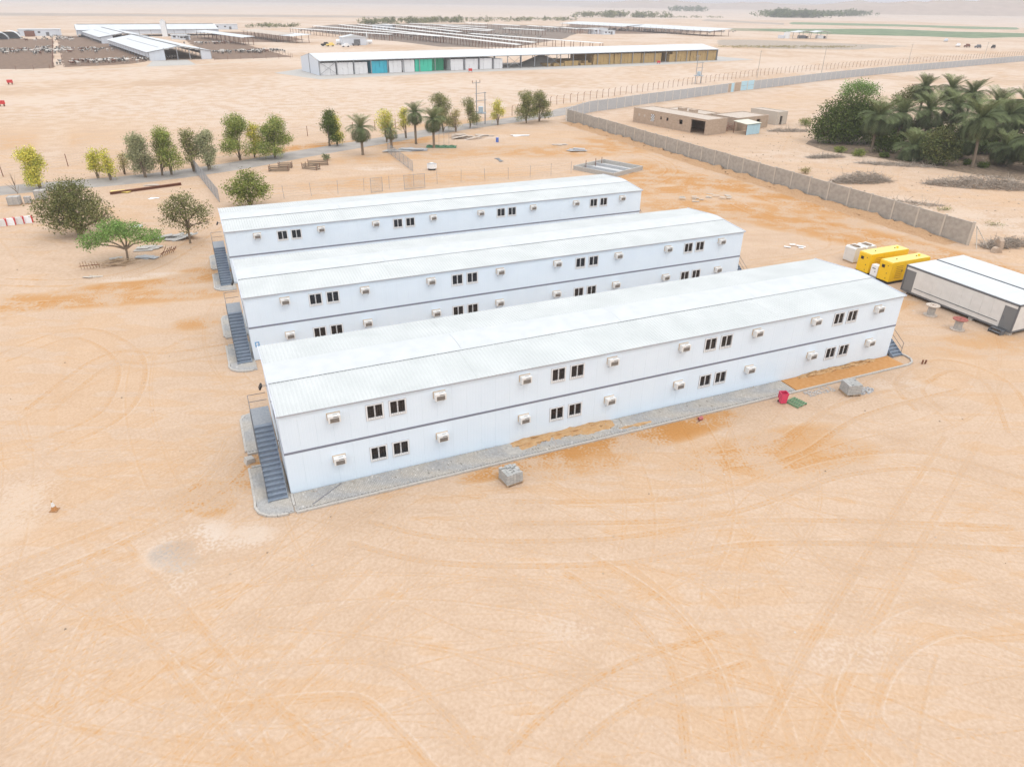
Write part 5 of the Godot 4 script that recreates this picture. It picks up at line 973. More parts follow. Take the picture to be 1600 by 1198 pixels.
	for q in [[Vector3(78.36, 0.00, -150.34), 6.6, 4.2], [Vector3(92.28, 0.00, -170.34), 9.4, 3.8], [Vector3(97.62, 0.00, -169.81), 9.4, 3.8], [Vector3(100.34, 0.00, -165.67), 8.8, 4.2], [Vector3(84.83, 0.00, -152.17), 7.0, 4.5], [Vector3(90.89, 0.00, -154.00), 7.4, 4.5], [Vector3(100.47, 0.00, -156.09), 7.8, 4.5], [Vector3(95.71, 0.00, -144.51), 7.2, 4.5], [Vector3(105.18, 0.00, -154.87), 8.2, 4.4], [Vector3(91.81, 0.00, -128.86), 5.0, 4.9], [Vector3(75.90, 0.00, -138.93), 2.2, 4.2], [Vector3(86.50, 0.00, -140.77), 3.4, 4.2], [Vector3(100.72, 0.00, -144.80), 7.6, 4.6], [Vector3(103.69, 0.00, -138.63), 8.2, 4.6], [Vector3(113.75, 0.00, -149.62), 8.4, 4.6], [Vector3(90.31, 0.00, -134.35), 3.0, 3.8]]:
		palm(q[0], q[1], q[2], "low date palm with fronds springing near the ground in the grove" if q[1] < 4.0 else ("tall date palm whose crown tops the grove" if q[1] > 8.1 else "middling date palm crowded inside the grove"), "palms inside the grove", rr(-0.06, 0.06), 7, 60)
	for q in [[Vector3(74.48, 0.00, -145.95), 5.0, 4.4], [Vector3(80.50, 0.00, -143.64), 5.4, 4.6], [Vector3(84.54, 0.00, -141.29), 4.6, 3.8], [Vector3(93.34, 0.00, -145.70), 6.0, 5.0], [Vector3(96.62, 0.00, -139.47), 6.0, 4.6], [Vector3(97.15, 0.00, -132.43), 6.0, 4.6], [Vector3(83.71, 0.00, -158.12), 6.0, 5.5], [Vector3(92.00, 0.00, -158.64), 6.0, 5.5], [Vector3(96.76, 0.00, -154.36), 6.5, 5.5], [Vector3(101.01, 0.00, -150.27), 6.5, 5.5]]:
		tree("grove_bush", "dark leafy bush filling the ground between the grove palms", q[0], [[Vector3(0, q[2] * 0.5, 0), Vector3(q[1] * 0.45, q[2] * 0.42, q[1] * 0.4)], [Vector3(q[1] * 0.25, q[2] * 0.35, 0.4), Vector3(q[1] * 0.32, q[2] * 0.34, q[1] * 0.3)], [Vector3(-q[1] * 0.25, q[2] * 0.36, 0.2), Vector3(q[1] * 0.32, q[2] * 0.34, q[1] * 0.3)]], DARK, 3000, 0.34, 0.1, 3, 0.5, "bushes between the grove palms")
	for q in [[Vector3(65.01, 0.00, -145.40), 2.4, 1.3, "low green shrub under the dark grove tree"], [Vector3(67.21, 0.00, -141.59), 2.6, 1.5, "bushy green shrub at the leaning palm's foot"], [Vector3(71.74, 0.00, -140.57), 1.8, 1.0, "small green shrub on the litter between palms"], [Vector3(70.68, 0.00, -180.16), 3.2, 2.0, "light green shrub against the dark tree's side"], [Vector3(84.05, 0.00, -134.01), 1.8, 1.1, "dark round shrub beside the thick palm trunk"], [Vector3(85.74, 0.00, -131.83), 2.0, 1.0, "dark low shrub past the thick palm trunk"]]:
		shrub(q[0], q[1], q[2], GREEN if q[1] > 2.0 else DARK, q[3], 1100, 0.2)
	shrub(Vector3(50.78, 0.00, -125.18), 1.9, 1.2, DRY, "straw-coloured dry shrub just behind the boundary wall", 700, 0.16); shrub(Vector3(87.79, 0.00, -172.75), 2.5, 1.0, GREEN, "green weeds by the mud house's far corner", 500, 0.2)
	sticks("brush_pile", "long grey pile of dead branches behind the wall", Vector3(57.89, 0.00, -119.12), 5.4, 1.7, 0.15, 1300, 1.7); sticks("brush_pile", "widest grey pile of dead palm branches near the grove", Vector3(77.12, 0.00, -116.37), 9.5, 2.2, -0.2, 2400, 1.8); sticks("brush_pile", "thin grey scatter of dead branches below the dark tree", Vector3(60.07, 0.00, -139.92), 4.0, 1.0, 0.2, 600, 0.35); sticks("brush_pile", "brown tangle of dead branches at the broken wall end", P(88, 17), 3.4, 1.2, 0.3, 800, 0.9)
	for q in [[Vector3(47.17, 0.00, -106.65), "faint green weeds just behind the boundary wall"], [Vector3(62.28, 0.00, -101.37), "low green weeds near the wall, thickest tuft"], [Vector3(64.75, 0.00, -93.57), "low green weeds before the broken wall end"], [Vector3(49.23, 0.00, -100.12), "dry greenish weeds behind the middle of the wall"]]: shrub(q[0], 2.6, 0.35, GREEN, q[1], 260, 0.12)
	sticks("brush_pile", "thin brown twigs on the sand between weeds and grove", Vector3(58.90, 0.00, -104.87), 5.0, 1.2, -0.3, 260, 0.2); sticks("brush_pile", "dry branch litter at the grove's edge", Vector3(70.51, 0.00, -133.28), 7.0, 1.2, -0.25, 700, 0.3)
	sticks("brush_pile", "dry twigs strewn past the mud house", Vector3(63.54, 0.00, -171.11), 5.0, 1.6, 0.1, 500, 0.4)
	# earth bank along the boundary wall
	b = MB.new(); var f := FastNoiseLite.new(); f.seed = 5; f.frequency = 0.16
	for i in 210:
		for j in 6:
			var q := []
			for e in [[i, j], [i + 1, j], [i + 1, j + 1], [i, j + 1]]:
				var v: float = 20.0 + e[0] * 0.5; var k: float = e[1] / 6.0; var n := f.get_noise_2d(v * 2.0, e[1] * 4.0)
				q.append(P(83.75 - 2.5 * k + n * 0.6 * (1.0 if e[1] > 0 else 0.0), v, sin(PI * minf(k * 1.3 + 0.2, 1.0)) * minf(1.0, minf(e[0], 210.0 - e[0]) / 12.0) * (0.42 + 0.5 * n) * (0.0 if e[1] == 6 else 1.0) + 0.004))
			b.quad(q[0], q[1], q[2], q[3], Vector3.UP)
	var bank := part(self, "earth_bank", b.mesh(), mtn(Color(0.36, 0.20, 0.10), Color(0.50, 0.33, 0.19), 0.97, 41, 0.04, 0.3)); tag(bank, "low ridge of pushed-up earth along the block wall", "earth", "", "stuff")
# ---------------------------------------------------------------- mud house
func wall_open(L: float, H: float, th: float, holes: Array) -> ArrayMesh:   # wall along x from 0, outer face z = 0, holes [x0, x1, y0, y1]
	var b := MB.new(); var x := 0.0
	for h in holes:
		if h[0] > x: b.box(Vector3((x + h[0]) / 2, H / 2, -th / 2), Vector3(h[0] - x, H, th))
		if h[2] > 0.01: b.box(Vector3((h[0] + h[1]) / 2, h[2] / 2, -th / 2), Vector3(h[1] - h[0], h[2], th))
		if h[3] < H: b.box(Vector3((h[0] + h[1]) / 2, (h[3] + H) / 2, -th / 2), Vector3(h[1] - h[0], H - h[3], th))
		x = h[1]
	if x < L: b.box(Vector3((x + L) / 2, H / 2, -th / 2), Vector3(L - x, H, th))
	return b.mesh()
func room(t: Node3D, x0: float, x1: float, z0: float, z1: float, h: float, front: Array, right: Array, roofm: Material):    # z0 front (larger), z1 back
	part(t, "wall", wall_open(x1 - x0, h, 0.3, front), M.mud, Vector3(x0, 0, z0)); part(t, "wall", wall_open(z0 - z1 - 0.6, h, 0.3, right), M.mud, Vector3(x1, 0, z0 - 0.3), Basis(Vector3.UP, PI / 2))
	part(t, "wall", wall_open(x1 - x0, h, 0.3, []), M.mud, Vector3(x0, 0, z1 + 0.3)); part(t, "wall", wall_open(z0 - z1 - 0.6, h, 0.3, []), M.mud, Vector3(x0 + 0.3, 0, z0 - 0.3), Basis(Vector3.UP, PI / 2))
	part(t, "roof", boxm(Vector3(x1 - x0 - 0.5, 0.2, z0 - z1 - 0.5), Vector3((x0 + x1) / 2, h - 0.22, (z0 + z1) / 2)), roofm)
	for k in 3: part(t, "parapet_cap", boxm(Vector3((x1 - x0) / 3.0 - 0.02, 0.05, 0.36), Vector3(x0 + (x1 - x0) * (k + 0.5) / 3.0, h + 0.026, z0 - 0.15)), roofm)
func mud_house():
	var t := thing("mud_house", "long flat-roofed mud-brick house with an open carport bay", "house", Vector3(29.2, 0, -183.3), -0.973)
	room(t, 0, 23.8, 0, -6.5, 3.3, [[1.7, 2.3, 1.6, 2.2], [3.6, 4.2, 1.6, 2.2], [6.1, 7.3, 0.9, 2.5], [9.2, 9.7, 1.6, 2.3], [11.2, 11.9, 1.6, 2.3], [15.3, 16.4, 1.4, 2.4], [19.0, 23.2, 0, 2.9]], [], M.mudroof)
	for x in [2.0, 3.9]: part(t, "pale_shutter", boxm(Vector3(0.6, 0.6, 0.05), Vector3(x, 1.9, -0.08)), M.post)
	var lt := MB.new()
	for i in 4:
		for j in 5:
			if (i + j) % 2 == 0: lt.box(Vector3(6.25 + i * 0.3, 1.06 + j * 0.32, -0.06), Vector3(0.29, 0.31, 0.08))
	part(t, "lattice", lt.mesh(), M.white)
	room(t, 2.0, 15.0, -6.6, -14.0, 2.9, [], [], M.mudroof); room(t, 15.1, 23.0, -11.0, -22.0, 2.8, [], [[6.5, 7.8, 0, 2.1]], M.mudroof)
	for q in [[5.0, 0.9], [8.5, 1.3]]: part(t, "roof_box", boxm(Vector3(1.6, 0.8, 1.6), Vector3(q[0] + 3, 3.2, -8.5)), M.mud)
	scatter("rubble", "heap of red broken bricks inside the mud house court", "rubble", 500, func() -> Vector3: return t.transform * Vector3(rr(15.6, 22.4), rr(0.0, 1.6), rr(-10.6, -7.2)), 0.1, 0.25, [Color(0.26, 0.11, 0.07), Color(0.35, 0.18, 0.12), Color(0.3, 0.2, 0.15)])
	var s := thing("lean_to", "open lean-to with pale corrugated roof and light blue side", "shed", t.transform * Vector3(24.2, 0, -8.4), -0.973)
	for p in [[0.1, -0.1, 2.5], [3.6, -0.1, 2.2], [0.1, -4.6, 2.5], [3.6, -4.6, 2.2]]: part(s, "post", boxm(Vector3(0.1, p[2], 0.1), Vector3(p[0], p[2] / 2, p[1])), M.rust)
	for k in 5:
		var b := MB.new(); b.box(Vector3(0, 0, 0), Vector3(4.1, 0.04, 1.0), Basis(Vector3.BACK, -0.08)); part(s, "roof_sheet", b.mesh(), mt(0.58, 0.58, 0.48, 0.6), Vector3(1.9, 2.45 + 0.012 * (k % 2), -0.25 - k * 1.0))
	for k in 4: part(s, "side_sheet", boxm(Vector3(0.04, 2.1, 1.1), Vector3(3.7, 1.05, -0.65 - k * 1.13)), M.lightblue)
	part(s, "back_sheet", boxm(Vector3(3.5, 2.1, 0.04), Vector3(1.85, 1.05, -4.7)), M.lightblue)
	var c := thing("plastered_hut", "small cream plastered hut behind the mud house", "hut", t.transform * Vector3(14.0, 0, -26.5), -0.973); room(c, 0, 8.0, 0, -4.0, 3.0, [], [[1.0, 1.9, 0, 2.0]], M.mudroof)
	for ch in c.get_children(): if str(ch.name).begins_with("wall"): ch.material_override = M.post
# ---------------------------------------------------------------- hay shed
func bales(t: Node3D, x0: float, x1: float, h: float, m: Material, w: float, tier: float, z := -1.2, ragged_ := 0.0):
	var n := maxi(1, int(round((x1 - x0) / w))); var ww := (x1 - x0) / n; var rows := maxi(1, int(round(h / tier)))
	var key := "bale%.2f_%.2f" % [ww, h / rows]
	if not cache.has(key):
		var b := MB.new(); var e := 0.12; var hh := h / rows
		b.prism([Vector2(-ww / 2 + 0.03, e), Vector2(-ww / 2 + e, 0.01), Vector2(ww / 2 - e, 0.01), Vector2(ww / 2 - 0.03, e), Vector2(ww / 2 - 0.03, hh - e), Vector2(ww / 2 - e, hh), Vector2(-ww / 2 + e, hh), Vector2(-ww / 2 + 0.03, hh - e)], -2.4, 0); cache[key] = b.mesh()
	for i in n:
		for r in rows:
			if r == rows - 1 and rng.randf() < ragged_: continue
			part(t, "bale", cache[key], m, Vector3(x0 + ww * (i + 0.5), h / rows * r, z + rr(-0.12, 0.12)))
	for k in 3: part(t, "bale_core", boxm(Vector3(x1 - x0 - 0.1, h * 0.97, 5.5), Vector3((x0 + x1) / 2, h * 0.485, z - 5.3 - k * 5.6)), m)
func hay_shed():
	var yaw := 0.5342; var at := Vector3(-75.06, 0, -292.41); var L := 208.0; var W := 24.0; var eh := 5.3; var rh := 7.1; var n := 30
	var s := thing("hay_shed", "very long white-roofed open shed full of stacked bales", "shed", at, yaw)
	var bay := L / n
	for i in n:
		for k in 2:
			var b := MB.new(); var x0 := bay * i; var x1 := bay * (i + 1) - 0.03; var za := 0.8 if k == 0 else -W - 0.8; var y0 := eh - 0.12
			b.quad(Vector3(x0, y0, za), Vector3(x1, y0, za), Vector3(x1, rh, -W / 2), Vector3(x0, rh, -W / 2), Vector3.UP); b.quad(Vector3(x0, y0 - 0.12, za), Vector3(x1, y0 - 0.12, za), Vector3(x1, rh - 0.12, -W / 2), Vector3(x0, rh - 0.12, -W / 2), Vector3.DOWN); b.quad(Vector3(x0, y0, za), Vector3(x1, y0, za), Vector3(x1, y0 - 0.12, za), Vector3(x0, y0 - 0.12, za))
			part(s, "roof_sheet", b.mesh(), M.barnroof)
	var pm := boxm(Vector3(0.28, eh, 0.28), Vector3(0, eh / 2, 0)); var ph := boxm(Vector3(0.28, rh - 0.2, 0.28), Vector3(0, rh / 2 - 0.1, 0))
	for i in n + 1:
		part(s, "post", pm, M.galv, Vector3(bay * i, 0, 0)); part(s, "post", pm, M.galv, Vector3(bay * i, 0, -W))
		if i % 2 == 0: part(s, "post", ph, M.galv, Vector3(bay * i, 0, -W / 2))
	part(s, "eave_beam", boxm(Vector3(L, 0.35, 0.2), Vector3(L / 2, eh - 0.3, 0.15)), M.galv)
	for k in 2:
		for i in 12:
			var w := W / 12.0; var z := -w * (i + 0.5); var top := lerpf(eh, rh, 1.0 - absf(z + W / 2) / (W / 2)) - 0.15
			part(s, "end_sheet", boxm(Vector3(0.08, top, w - 0.04), Vector3(0, top / 2, z)), M.barnwall, Vector3(-0.2 if k == 0 else L + 0.2, 0, 0))
	part(s, "end_post", boxm(Vector3(0.2, rh - 0.3, 0.3), Vector3(-0.32, rh / 2 - 0.15, -W / 2)), M.galv)
	for x in [12, 15, 0]:
		for d in [0, 1]:
			var b := MB.new(); b.bar(Vector3(bay * x, 0.2 if d == 0 else eh - 0.5, 0.1 + d * 0.05), Vector3(bay * (x + 1), eh - 0.5 if d == 0 else 0.2, 0.1 + d * 0.05), 0.12, 0.12); part(s, "brace", b.mesh(), M.galv)
	var wm := mt(0.74, 0.74, 0.75, 0.45); var tm := mt(0.04, 0.42, 0.55, 0.4); var gm := mt(0.05, 0.52, 0.36, 0.4); var gd := mt(0.02, 0.30, 0.16, 0.4); var hm := mtn(Color(0.38, 0.25, 0.10), Color(0.52, 0.37, 0.17), 0.95, 51, 0.05, 0.3)
	for q in [[0.3, 6.5, 4.3, wm, 2.0, 2.2, "white wrapped bales behind the braced end bay"], [7.1, 13.5, 4.3, wm, 2.0, 2.2, "white wrapped bales in the shed's second bay"], [14.1, 19.4, 4.2, wm, 2.0, 2.2, "white wrapped bales ending beside a dark gap"], [21.0, 28.0, 4.5, tm, 1.8, 2.3, "teal blue wrapped bales"], [28.4, 33.9, 4.4, wm, 2.0, 2.2, "white wrapped bales next to the teal ones"], [34.3, 39.5, 4.5, wm, 2.0, 2.2, "white wrapped bales next to the bright green ones"], [39.8, 47.4, 4.6, gm, 1.9, 2.3, "bright green wrapped bales"], [48.2, 53.5, 4.6, gd, 2.4, 2.3, "deep green wrapped bales"], [55.4, 61.8, 4.2, wm, 2.0, 2.1, "white wrapped bales past the deep green ones"], [62.4, 68.8, 4.2, wm, 2.0, 2.1, "white wrapped bales in the middle of the white run"], [69.3, 75.6, 4.2, wm, 2.0, 2.1, "white wrapped bales before the last white stack"], [76.2, 80.8, 3.9, wm, 1.6, 2.0, "white wrapped bales beside the empty bays"]]:
		var t := thing("bale_stack", "stack of " + q[6] + " in the hay shed", "bales", at, yaw, "bale stacks in the long shed"); bales(t, q[0], q[1], q[2], q[3], q[4], q[5], -0.35 if q[3] != gd else -2.2, 0.06)
	for q in [[104.0, 113.0, 1.2, "low straw bales before the gravel heap"], [113.5, 121.0, 2.0, "stepped straw bales past the gravel heap"], [122.5, 128.5, 1.8, "low straw bales beside the tall straw"], [129.7, 141.5, 4.4, "tall straw bales at the first full straw bay"], [142.0, 158.0, 4.4, "tall straw bales in the wide middle straw bays"], [158.5, 170.8, 4.2, "tall straw bales with a ragged top"], [176.0, 189.5, 4.6, "tall straw bales past the dark slot"], [190.0, 207.6, 4.6, "tall straw bales at the shed's far end"]]:
		var t := thing("bale_stack", "stack of " + q[3] + " in the hay shed", "bales", at, yaw, "straw stacks in the long shed"); bales(t, q[0], q[1], q[2], hm, 1.9, 1.1, -0.4 if q[2] > 3 else -0.3, 0.05 if q[2] > 3 else 0.35)
	var g := MB.new()
	for i in 20:
		for j in 5:
			var q := []
			for e in [[i, j], [i + 1, j], [i + 1, j + 1], [i, j + 1]]:
				var a: float = TAU * e[0] / 20.0; var r: float = e[1] / 5.0; q.append(Vector3(cos(a) * 13.0 * r, 4.4 * (1.0 - r), sin(a) * 8.0 * r))
			g.quad(q[0], q[1], q[2], q[3], Vector3.UP)
	var go := part(self, "gravel_heap", g.mesh(), M.concrete, at + Basis(Vector3.UP, yaw) * Vector3(108, 0.02, -12), Basis(Vector3.UP, yaw)); tag(go, "tall grey gravel heap under the shed roof", "gravel", "", "stuff")
	for q in [[Vector3(-18.47, 0.00, -313.06), "near the white bales"], [Vector3(68.50, 0.00, -368.09), "near the tall straw bales"], [Vector3(-167.16, 0.00, -249.98), "on the far sandy plain beside the pens"], [Vector3(-136.52, 0.00, -198.15), "on the sandy plain nearer the road"]]:
		var t := thing("red_marker", "small red box on legs " + q[1], "marker box", q[0]); part(t, "box", boxm(Vector3(1.5, 0.9, 0.8), Vector3(0, 1.0, 0)), M.red)
		for x in [-0.6, 0.6]: part(t, "leg", boxm(Vector3(0.12, 0.56, 0.5), Vector3(x, 0.28, 0)), M.rust)
# ---------------------------------------------------------------- dairy farm
func barn(called: String, label: String, at: Vector3, yaw: float, W: float, L: float, eh: float, rh: float, open_gable: bool, sides := true) -> Node3D:
	var t := thing(called, label, "barn", at, yaw)     # gable end at z = 0 along x, running back along -z
	var n := int(L / 8.0); var st := L / n
	for i in n:
		for k in 2:
			var b := MB.new(); var xa := -0.8 if k == 0 else W + 0.8; var xr := W / 2; var z0 := -st * i + (0.5 if i == 0 else 0.0); var z1 := -st * (i + 1) + 0.06; var ye := eh - 0.1
			b.quad(Vector3(xa, ye, z0), Vector3(xa, ye, z1), Vector3(xr, rh, z1), Vector3(xr, rh, z0), Vector3.UP); b.quad(Vector3(xa, ye - 0.1, z0), Vector3(xa, ye - 0.1, z1), Vector3(xr, rh - 0.1, z1), Vector3(xr, rh - 0.1, z0), Vector3.DOWN)
			part(t, "roof_sheet", b.mesh(), M.barnroof)
		if sides:
			for k in 2: part(t, "side_panel", boxm(Vector3(0.1, eh * 0.62, st - 0.3), Vector3(W * k, eh * 0.66, -st * (i + 0.5))), M.barnwall)
			for k in 2: part(t, "side_post", boxm(Vector3(0.25, eh, 0.25), Vector3(W * k, eh / 2, -st * i)), M.galv)
	var vent := MB.new(); vent.box(Vector3(W / 2, rh + 0.05, -L / 2), Vector3(0.9, 0.25, L - 2)); part(t, "ridge_vent", vent.mesh(), M.cabframe)
	part(t, "skylight_strip", boxm(Vector3(0.7, 0.06, L * 0.7), Vector3.ZERO), M.galv, Vector3(W * 0.25, lerpf(eh, rh, 0.5) + 0.02, -L * 0.45), Basis(Vector3.BACK, atan2(rh - eh, W / 2)))
	var g := MB.new(); var g2 := []
	for i in 12:
		var xa := W * i / 12.0; var xb := W * (i + 1) / 12.0; var ya := lerpf(eh, rh, 1.0 - absf(xa - W / 2) / (W / 2)); var yb := lerpf(eh, rh, 1.0 - absf(xb - W / 2) / (W / 2))
		var hole := open_gable and i >= 3 and i <= 9; var lo := 0.0 if not hole else (ya + yb) / 2 - 0.5
		var b := MB.new(); b.prism([Vector2(xa, lo), Vector2(xb - 0.03, lo), Vector2(xb - 0.03, yb - 0.12), Vector2(xa, ya - 0.12)], -0.1, 0.0); part(t, "gable_sheet", b.mesh(), M.barnwall if not hole else M.white)
	if open_gable:
		for x in [0.25, 0.45, 0.65, 0.83]: part(t, "gable_post", boxm(Vector3(0.3, rh - 0.9, 0.3), Vector3(W * x, (rh - 0.9) / 2, -0.3)), M.galv)
	part(t, "back_wall", boxm(Vector3(W, eh, 0.1), Vector3(W / 2, eh / 2, -L)), M.barnwall)
	return t
func cow_mesh(a: Color, b: Color, seed_: int) -> ArrayMesh:
	var m := MB.new(); rng.seed = seed_
	var st := [[-1.05, 0.16, 1.18], [-0.9, 0.34, 1.08], [-0.4, 0.42, 1.0], [0.2, 0.40, 1.0], [0.7, 0.36, 1.08], [0.95, 0.24, 1.16], [1.25, 0.17, 1.32], [1.45, 0.15, 1.38], [1.75, 0.09, 1.2]]
	for i in st.size() - 1:
		m.col = a if rng.randf() > 0.45 else b; m.tube(Vector3(st[i][0], st[i][2], 0), Vector3(st[i + 1][0], st[i + 1][2], 0), st[i][1], st[i + 1][1], 8, i == 0 or i == st.size() - 2)
	for x in [-0.75, 0.65]:
		for z in [-0.2, 0.2]:
			m.col = b; m.tube(Vector3(x, 0.9, z), Vector3(x - 0.04, 0.45, z), 0.13, 0.07, 5, false); m.tube(Vector3(x - 0.04, 0.45, z), Vector3(x, 0, z), 0.07, 0.06, 5)
	m.col = a; m.tube(Vector3(-1.05, 1.2, 0), Vector3(-1.15, 0.55, 0), 0.04, 0.03, 4)
	for z in [-0.16, 0.16]: m.ball(Vector3(1.4, 1.46, z), Vector3(0.05, 0.05, 0.1), 5, 3)
	return m.mesh(true)
func dairy():
	var b1 := barn("cattle_barn", "white cattle barn with its dark gable end open to the yard", Vector3(-168.6, 0, -353.6), 0.603, 27.5, 128.0, 3.7, 6.0, true)
	barn("cattle_barn", "white cattle barn standing end to end behind the open-gabled barn", Vector3(-257.5, 0, -482.0), 0.603, 27.5, 110.0, 3.7, 6.0, true)
	barn("feed_store", "longest white closed barn at the back of the dairy", Vector3(-327.3, 0, -581.0), -1.037, 28.0, 96.0, 4.6, 7.8, false)
	var si := thing("silo_tower", "tall white silo tower beside the closed barn", "silo", Vector3(-261.03, 0.00, -579.89)); var b := MB.new(); b.tube(Vector3.ZERO, Vector3(0, 10, 0), 2.0, 2.0, 16); part(si, "shaft", b.mesh(), M.white); b = MB.new(); b.tube(Vector3(0, 10, 0), Vector3(0, 11.5, 0), 2.0, 0.3, 16); part(si, "cap", b.mesh(), M.white); b = MB.new(); b.bar(Vector3(2.1, 0.1, 0), Vector3(2.1, 10, 0), 0.3, 0.3); part(si, "ladder", b.mesh(), M.galv)
	for q in [[Vector3(-340.17, 0.00, -522.20), 12.0, 9.0, 5.0, "white arched hall with a dark mouth at the pens' edge"], [Vector3(-342.33, 0.00, -512.94), 12.0, 10.0, 4.6, "grey-white arched hall half hidden by the other hall"]]:
		var t := thing("arched_hall", q[4], "hall", q[0], 0.5)
		for k in 6:
			b = MB.new()
			for i in 10:
				var a0 := PI * i / 10.0; var a1 := PI * (i + 1) / 10.0
				b.quad(Vector3(cos(a0) * q[1] / 2, sin(a0) * q[3], -k * 2.0), Vector3(cos(a1) * q[1] / 2, sin(a1) * q[3], -k * 2.0), Vector3(cos(a1) * q[1] / 2, sin(a1) * q[3], -k * 2.0 - 1.95), Vector3(cos(a0) * q[1] / 2, sin(a0) * q[3], -k * 2.0 - 1.95), Vector3(cos(a0 + 0.15), sin(a0 + 0.15), 0))
			part(t, "roof_segment", b.mesh(), M.barnroof)
		part(t, "back_wall", boxm(Vector3(q[1] - 0.6, q[3] * 0.8, 0.1), Vector3(0, q[3] * 0.4, -11.8)), M.galv)
	for q in [[Vector3(-347.86, 0.00, -568.92), 26.0, 14.0, 4.0, "grey-walled store with a white roof by the plain"], [Vector3(-268.24, 0.00, -722.49), 22.0, 12.0, 4.0, "white flat-roofed office behind the shade roofs"], [Vector3(-236.26, 0.00, -546.06), 10.0, 6.0, 2.6, "small white portable office past the open barn"], [Vector3(-229.09, 0.00, -538.52), 7.0, 5.0, 2.4, "small white tank house beside the portable office"], [Vector3(-127.61, 0.00, -765.52), 20.0, 10.0, 3.6, "low white building among the shade rows"], [Vector3(77.15, 0.00, -715.05), 16.0, 9.0, 4.4, "grey store near the far shade pens"], [Vector3(83.95, 0.00, -703.09), 12.0, 6.0, 3.0, "small white store beside the grey one"]]:
		var t := thing("farm_building", q[4], "building", q[0], 0.45)
		part(t, "walls", boxm(Vector3(q[1], q[3], q[2]), Vector3(0, q[3] / 2, -q[2] / 2)), M.barnwall); part(t, "roof", boxm(Vector3(q[1] + 0.8, 0.3, q[2] + 0.8), Vector3(0, q[3] + 0.16, -q[2] / 2)), M.barnroof); part(t, "door", boxm(Vector3(2.0, 2.4, 0.1), Vector3(q[1] * 0.2, 1.2, 0.06)), M.cabframe)
		for x in [-0.3, 0.0]: part(t, "window", boxm(Vector3(1.6, 1.0, 0.1), Vector3(q[1] * x, q[3] * 0.6, 0.06)), M.dark)
	var tk := thing("water_tank", "round rusty brown tank beside the grey-walled store", "tank", Vector3(-348.45, 0.00, -558.39)); b = MB.new(); b.tube(Vector3.ZERO, Vector3(0, 3.6, 0), 3.2, 3.2, 18); part(tk, "shell", b.mesh(), M.rust); b = MB.new(); b.tube(Vector3(0, 3.6, 0), Vector3(0, 4.2, 0), 3.2, 0.4, 18); part(tk, "lid", b.mesh(), M.galv)
		# cattle
	var cows := [cow_mesh(Color(0.62, 0.58, 0.53), Color(0.55, 0.5, 0.45), 1), cow_mesh(Color(0.03, 0.028, 0.026), Color(0.5, 0.47, 0.43), 2), cow_mesh(Color(0.62, 0.6, 0.56), Color(0.04, 0.035, 0.03), 3), cow_mesh(Color(0.16, 0.07, 0.04), Color(0.2, 0.1, 0.06), 4)]
	rng.seed = 99
	for q in [[Vector3(-268.03, 0.00, -390.64), Vector3(-249.54, 0.00, -414.64), 22.0, 75, "cow standing in the dark pen beside the far halls"], [Vector3(-240.80, 0.00, -410.74), Vector3(-231.77, 0.00, -412.32), 22.0, 38, "cow crowded against the lane fence in the barn pen"], [Vector3(-193.92, 0.00, -331.54), Vector3(-176.56, 0.00, -352.45), 9.0, 58, "cow in the row along the barn pen's sandy edge"], [Vector3(-305.64, 0.00, -521.23), Vector3(-304.58, 0.00, -539.58), 24.0, 30, "cow gathered at the barn pen's back"], [Vector3(-232.78, 0.00, -423.20), Vector3(-218.25, 0.00, -404.10), 7.0, 9, "cow alone in the middle of the barn pen"], [Vector3(-201.04, 0.00, -487.41), Vector3(-182.54, 0.00, -498.69), 6.0, 30, "cow behind the open barn near the shade roof"], [Vector3(-158.07, 0.00, -409.13), Vector3(-133.73, 0.00, -423.89), 10.0, 60, "cow in the long row past the open barn"], [Vector3(-165.78, 0.00, -366.15), Vector3(-164.04, 0.00, -370.64), 1.5, 5, "cow standing inside the open barn mouth"]]:
		for i in q[3]:
			var p: Vector3 = q[0].lerp(q[1], rng.randf()) + Vector3(rng.randfn(), 0, rng.randfn()) * q[2] * 0.5; p.y = 0.03
			solo("cow", q[4], "cow", cows[[0, 0, 1, 2, 1, 2, 3][rng.randi() % 7]], M.vc, p, rr(0, TAU), q[4])
	var mm := MultiMesh.new(); mm.transform_format = MultiMesh.TRANSFORM_3D; mm.mesh = cows[1]; mm.instance_count = 420
	for i in 420:
		var k := rng.randi() % 4; var ab: Array = [[Vector3(-162.06, 0.00, -692.35), Vector3(-56.87, 0.00, -597.43)], [Vector3(-16.31, 0.00, -765.04), Vector3(61.69, 0.00, -805.27)], [Vector3(66.52, 0.00, -824.91), Vector3(203.71, 0.00, -795.15)], [Vector3(-68.21, 0.00, -718.73), Vector3(-2.99, 0.00, -610.01)]][k]
		mm.set_instance_transform(i, Transform3D(Basis(Vector3.UP, rr(0, TAU)), ab[0].lerp(ab[1], rng.randf()) + Vector3(rng.randfn(), 0, rng.randfn()) * 14.0 + Vector3(0, 0.02, 0)))
	var o := MultiMeshInstance3D.new(); o.name = "cattle_herd"; o.multimesh = mm; o.material_override = M.vc; add_child(o); tag(o, "far-off cattle resting between the shade roofs", "cattle", "", "stuff")
	wire_fence("pen fence of thin posts along the sandy lane, halls' pen", [Vector3(-310.19, 0.00, -520.20), Vector3(-189.32, 0.00, -312.41)], 6.0, 1.6, false); wire_fence("pen fence of thin posts along the sandy lane, barn's pen", [Vector3(-307.16, 0.00, -520.88), Vector3(-186.96, 0.00, -315.86)], 6.0, 1.6, false)
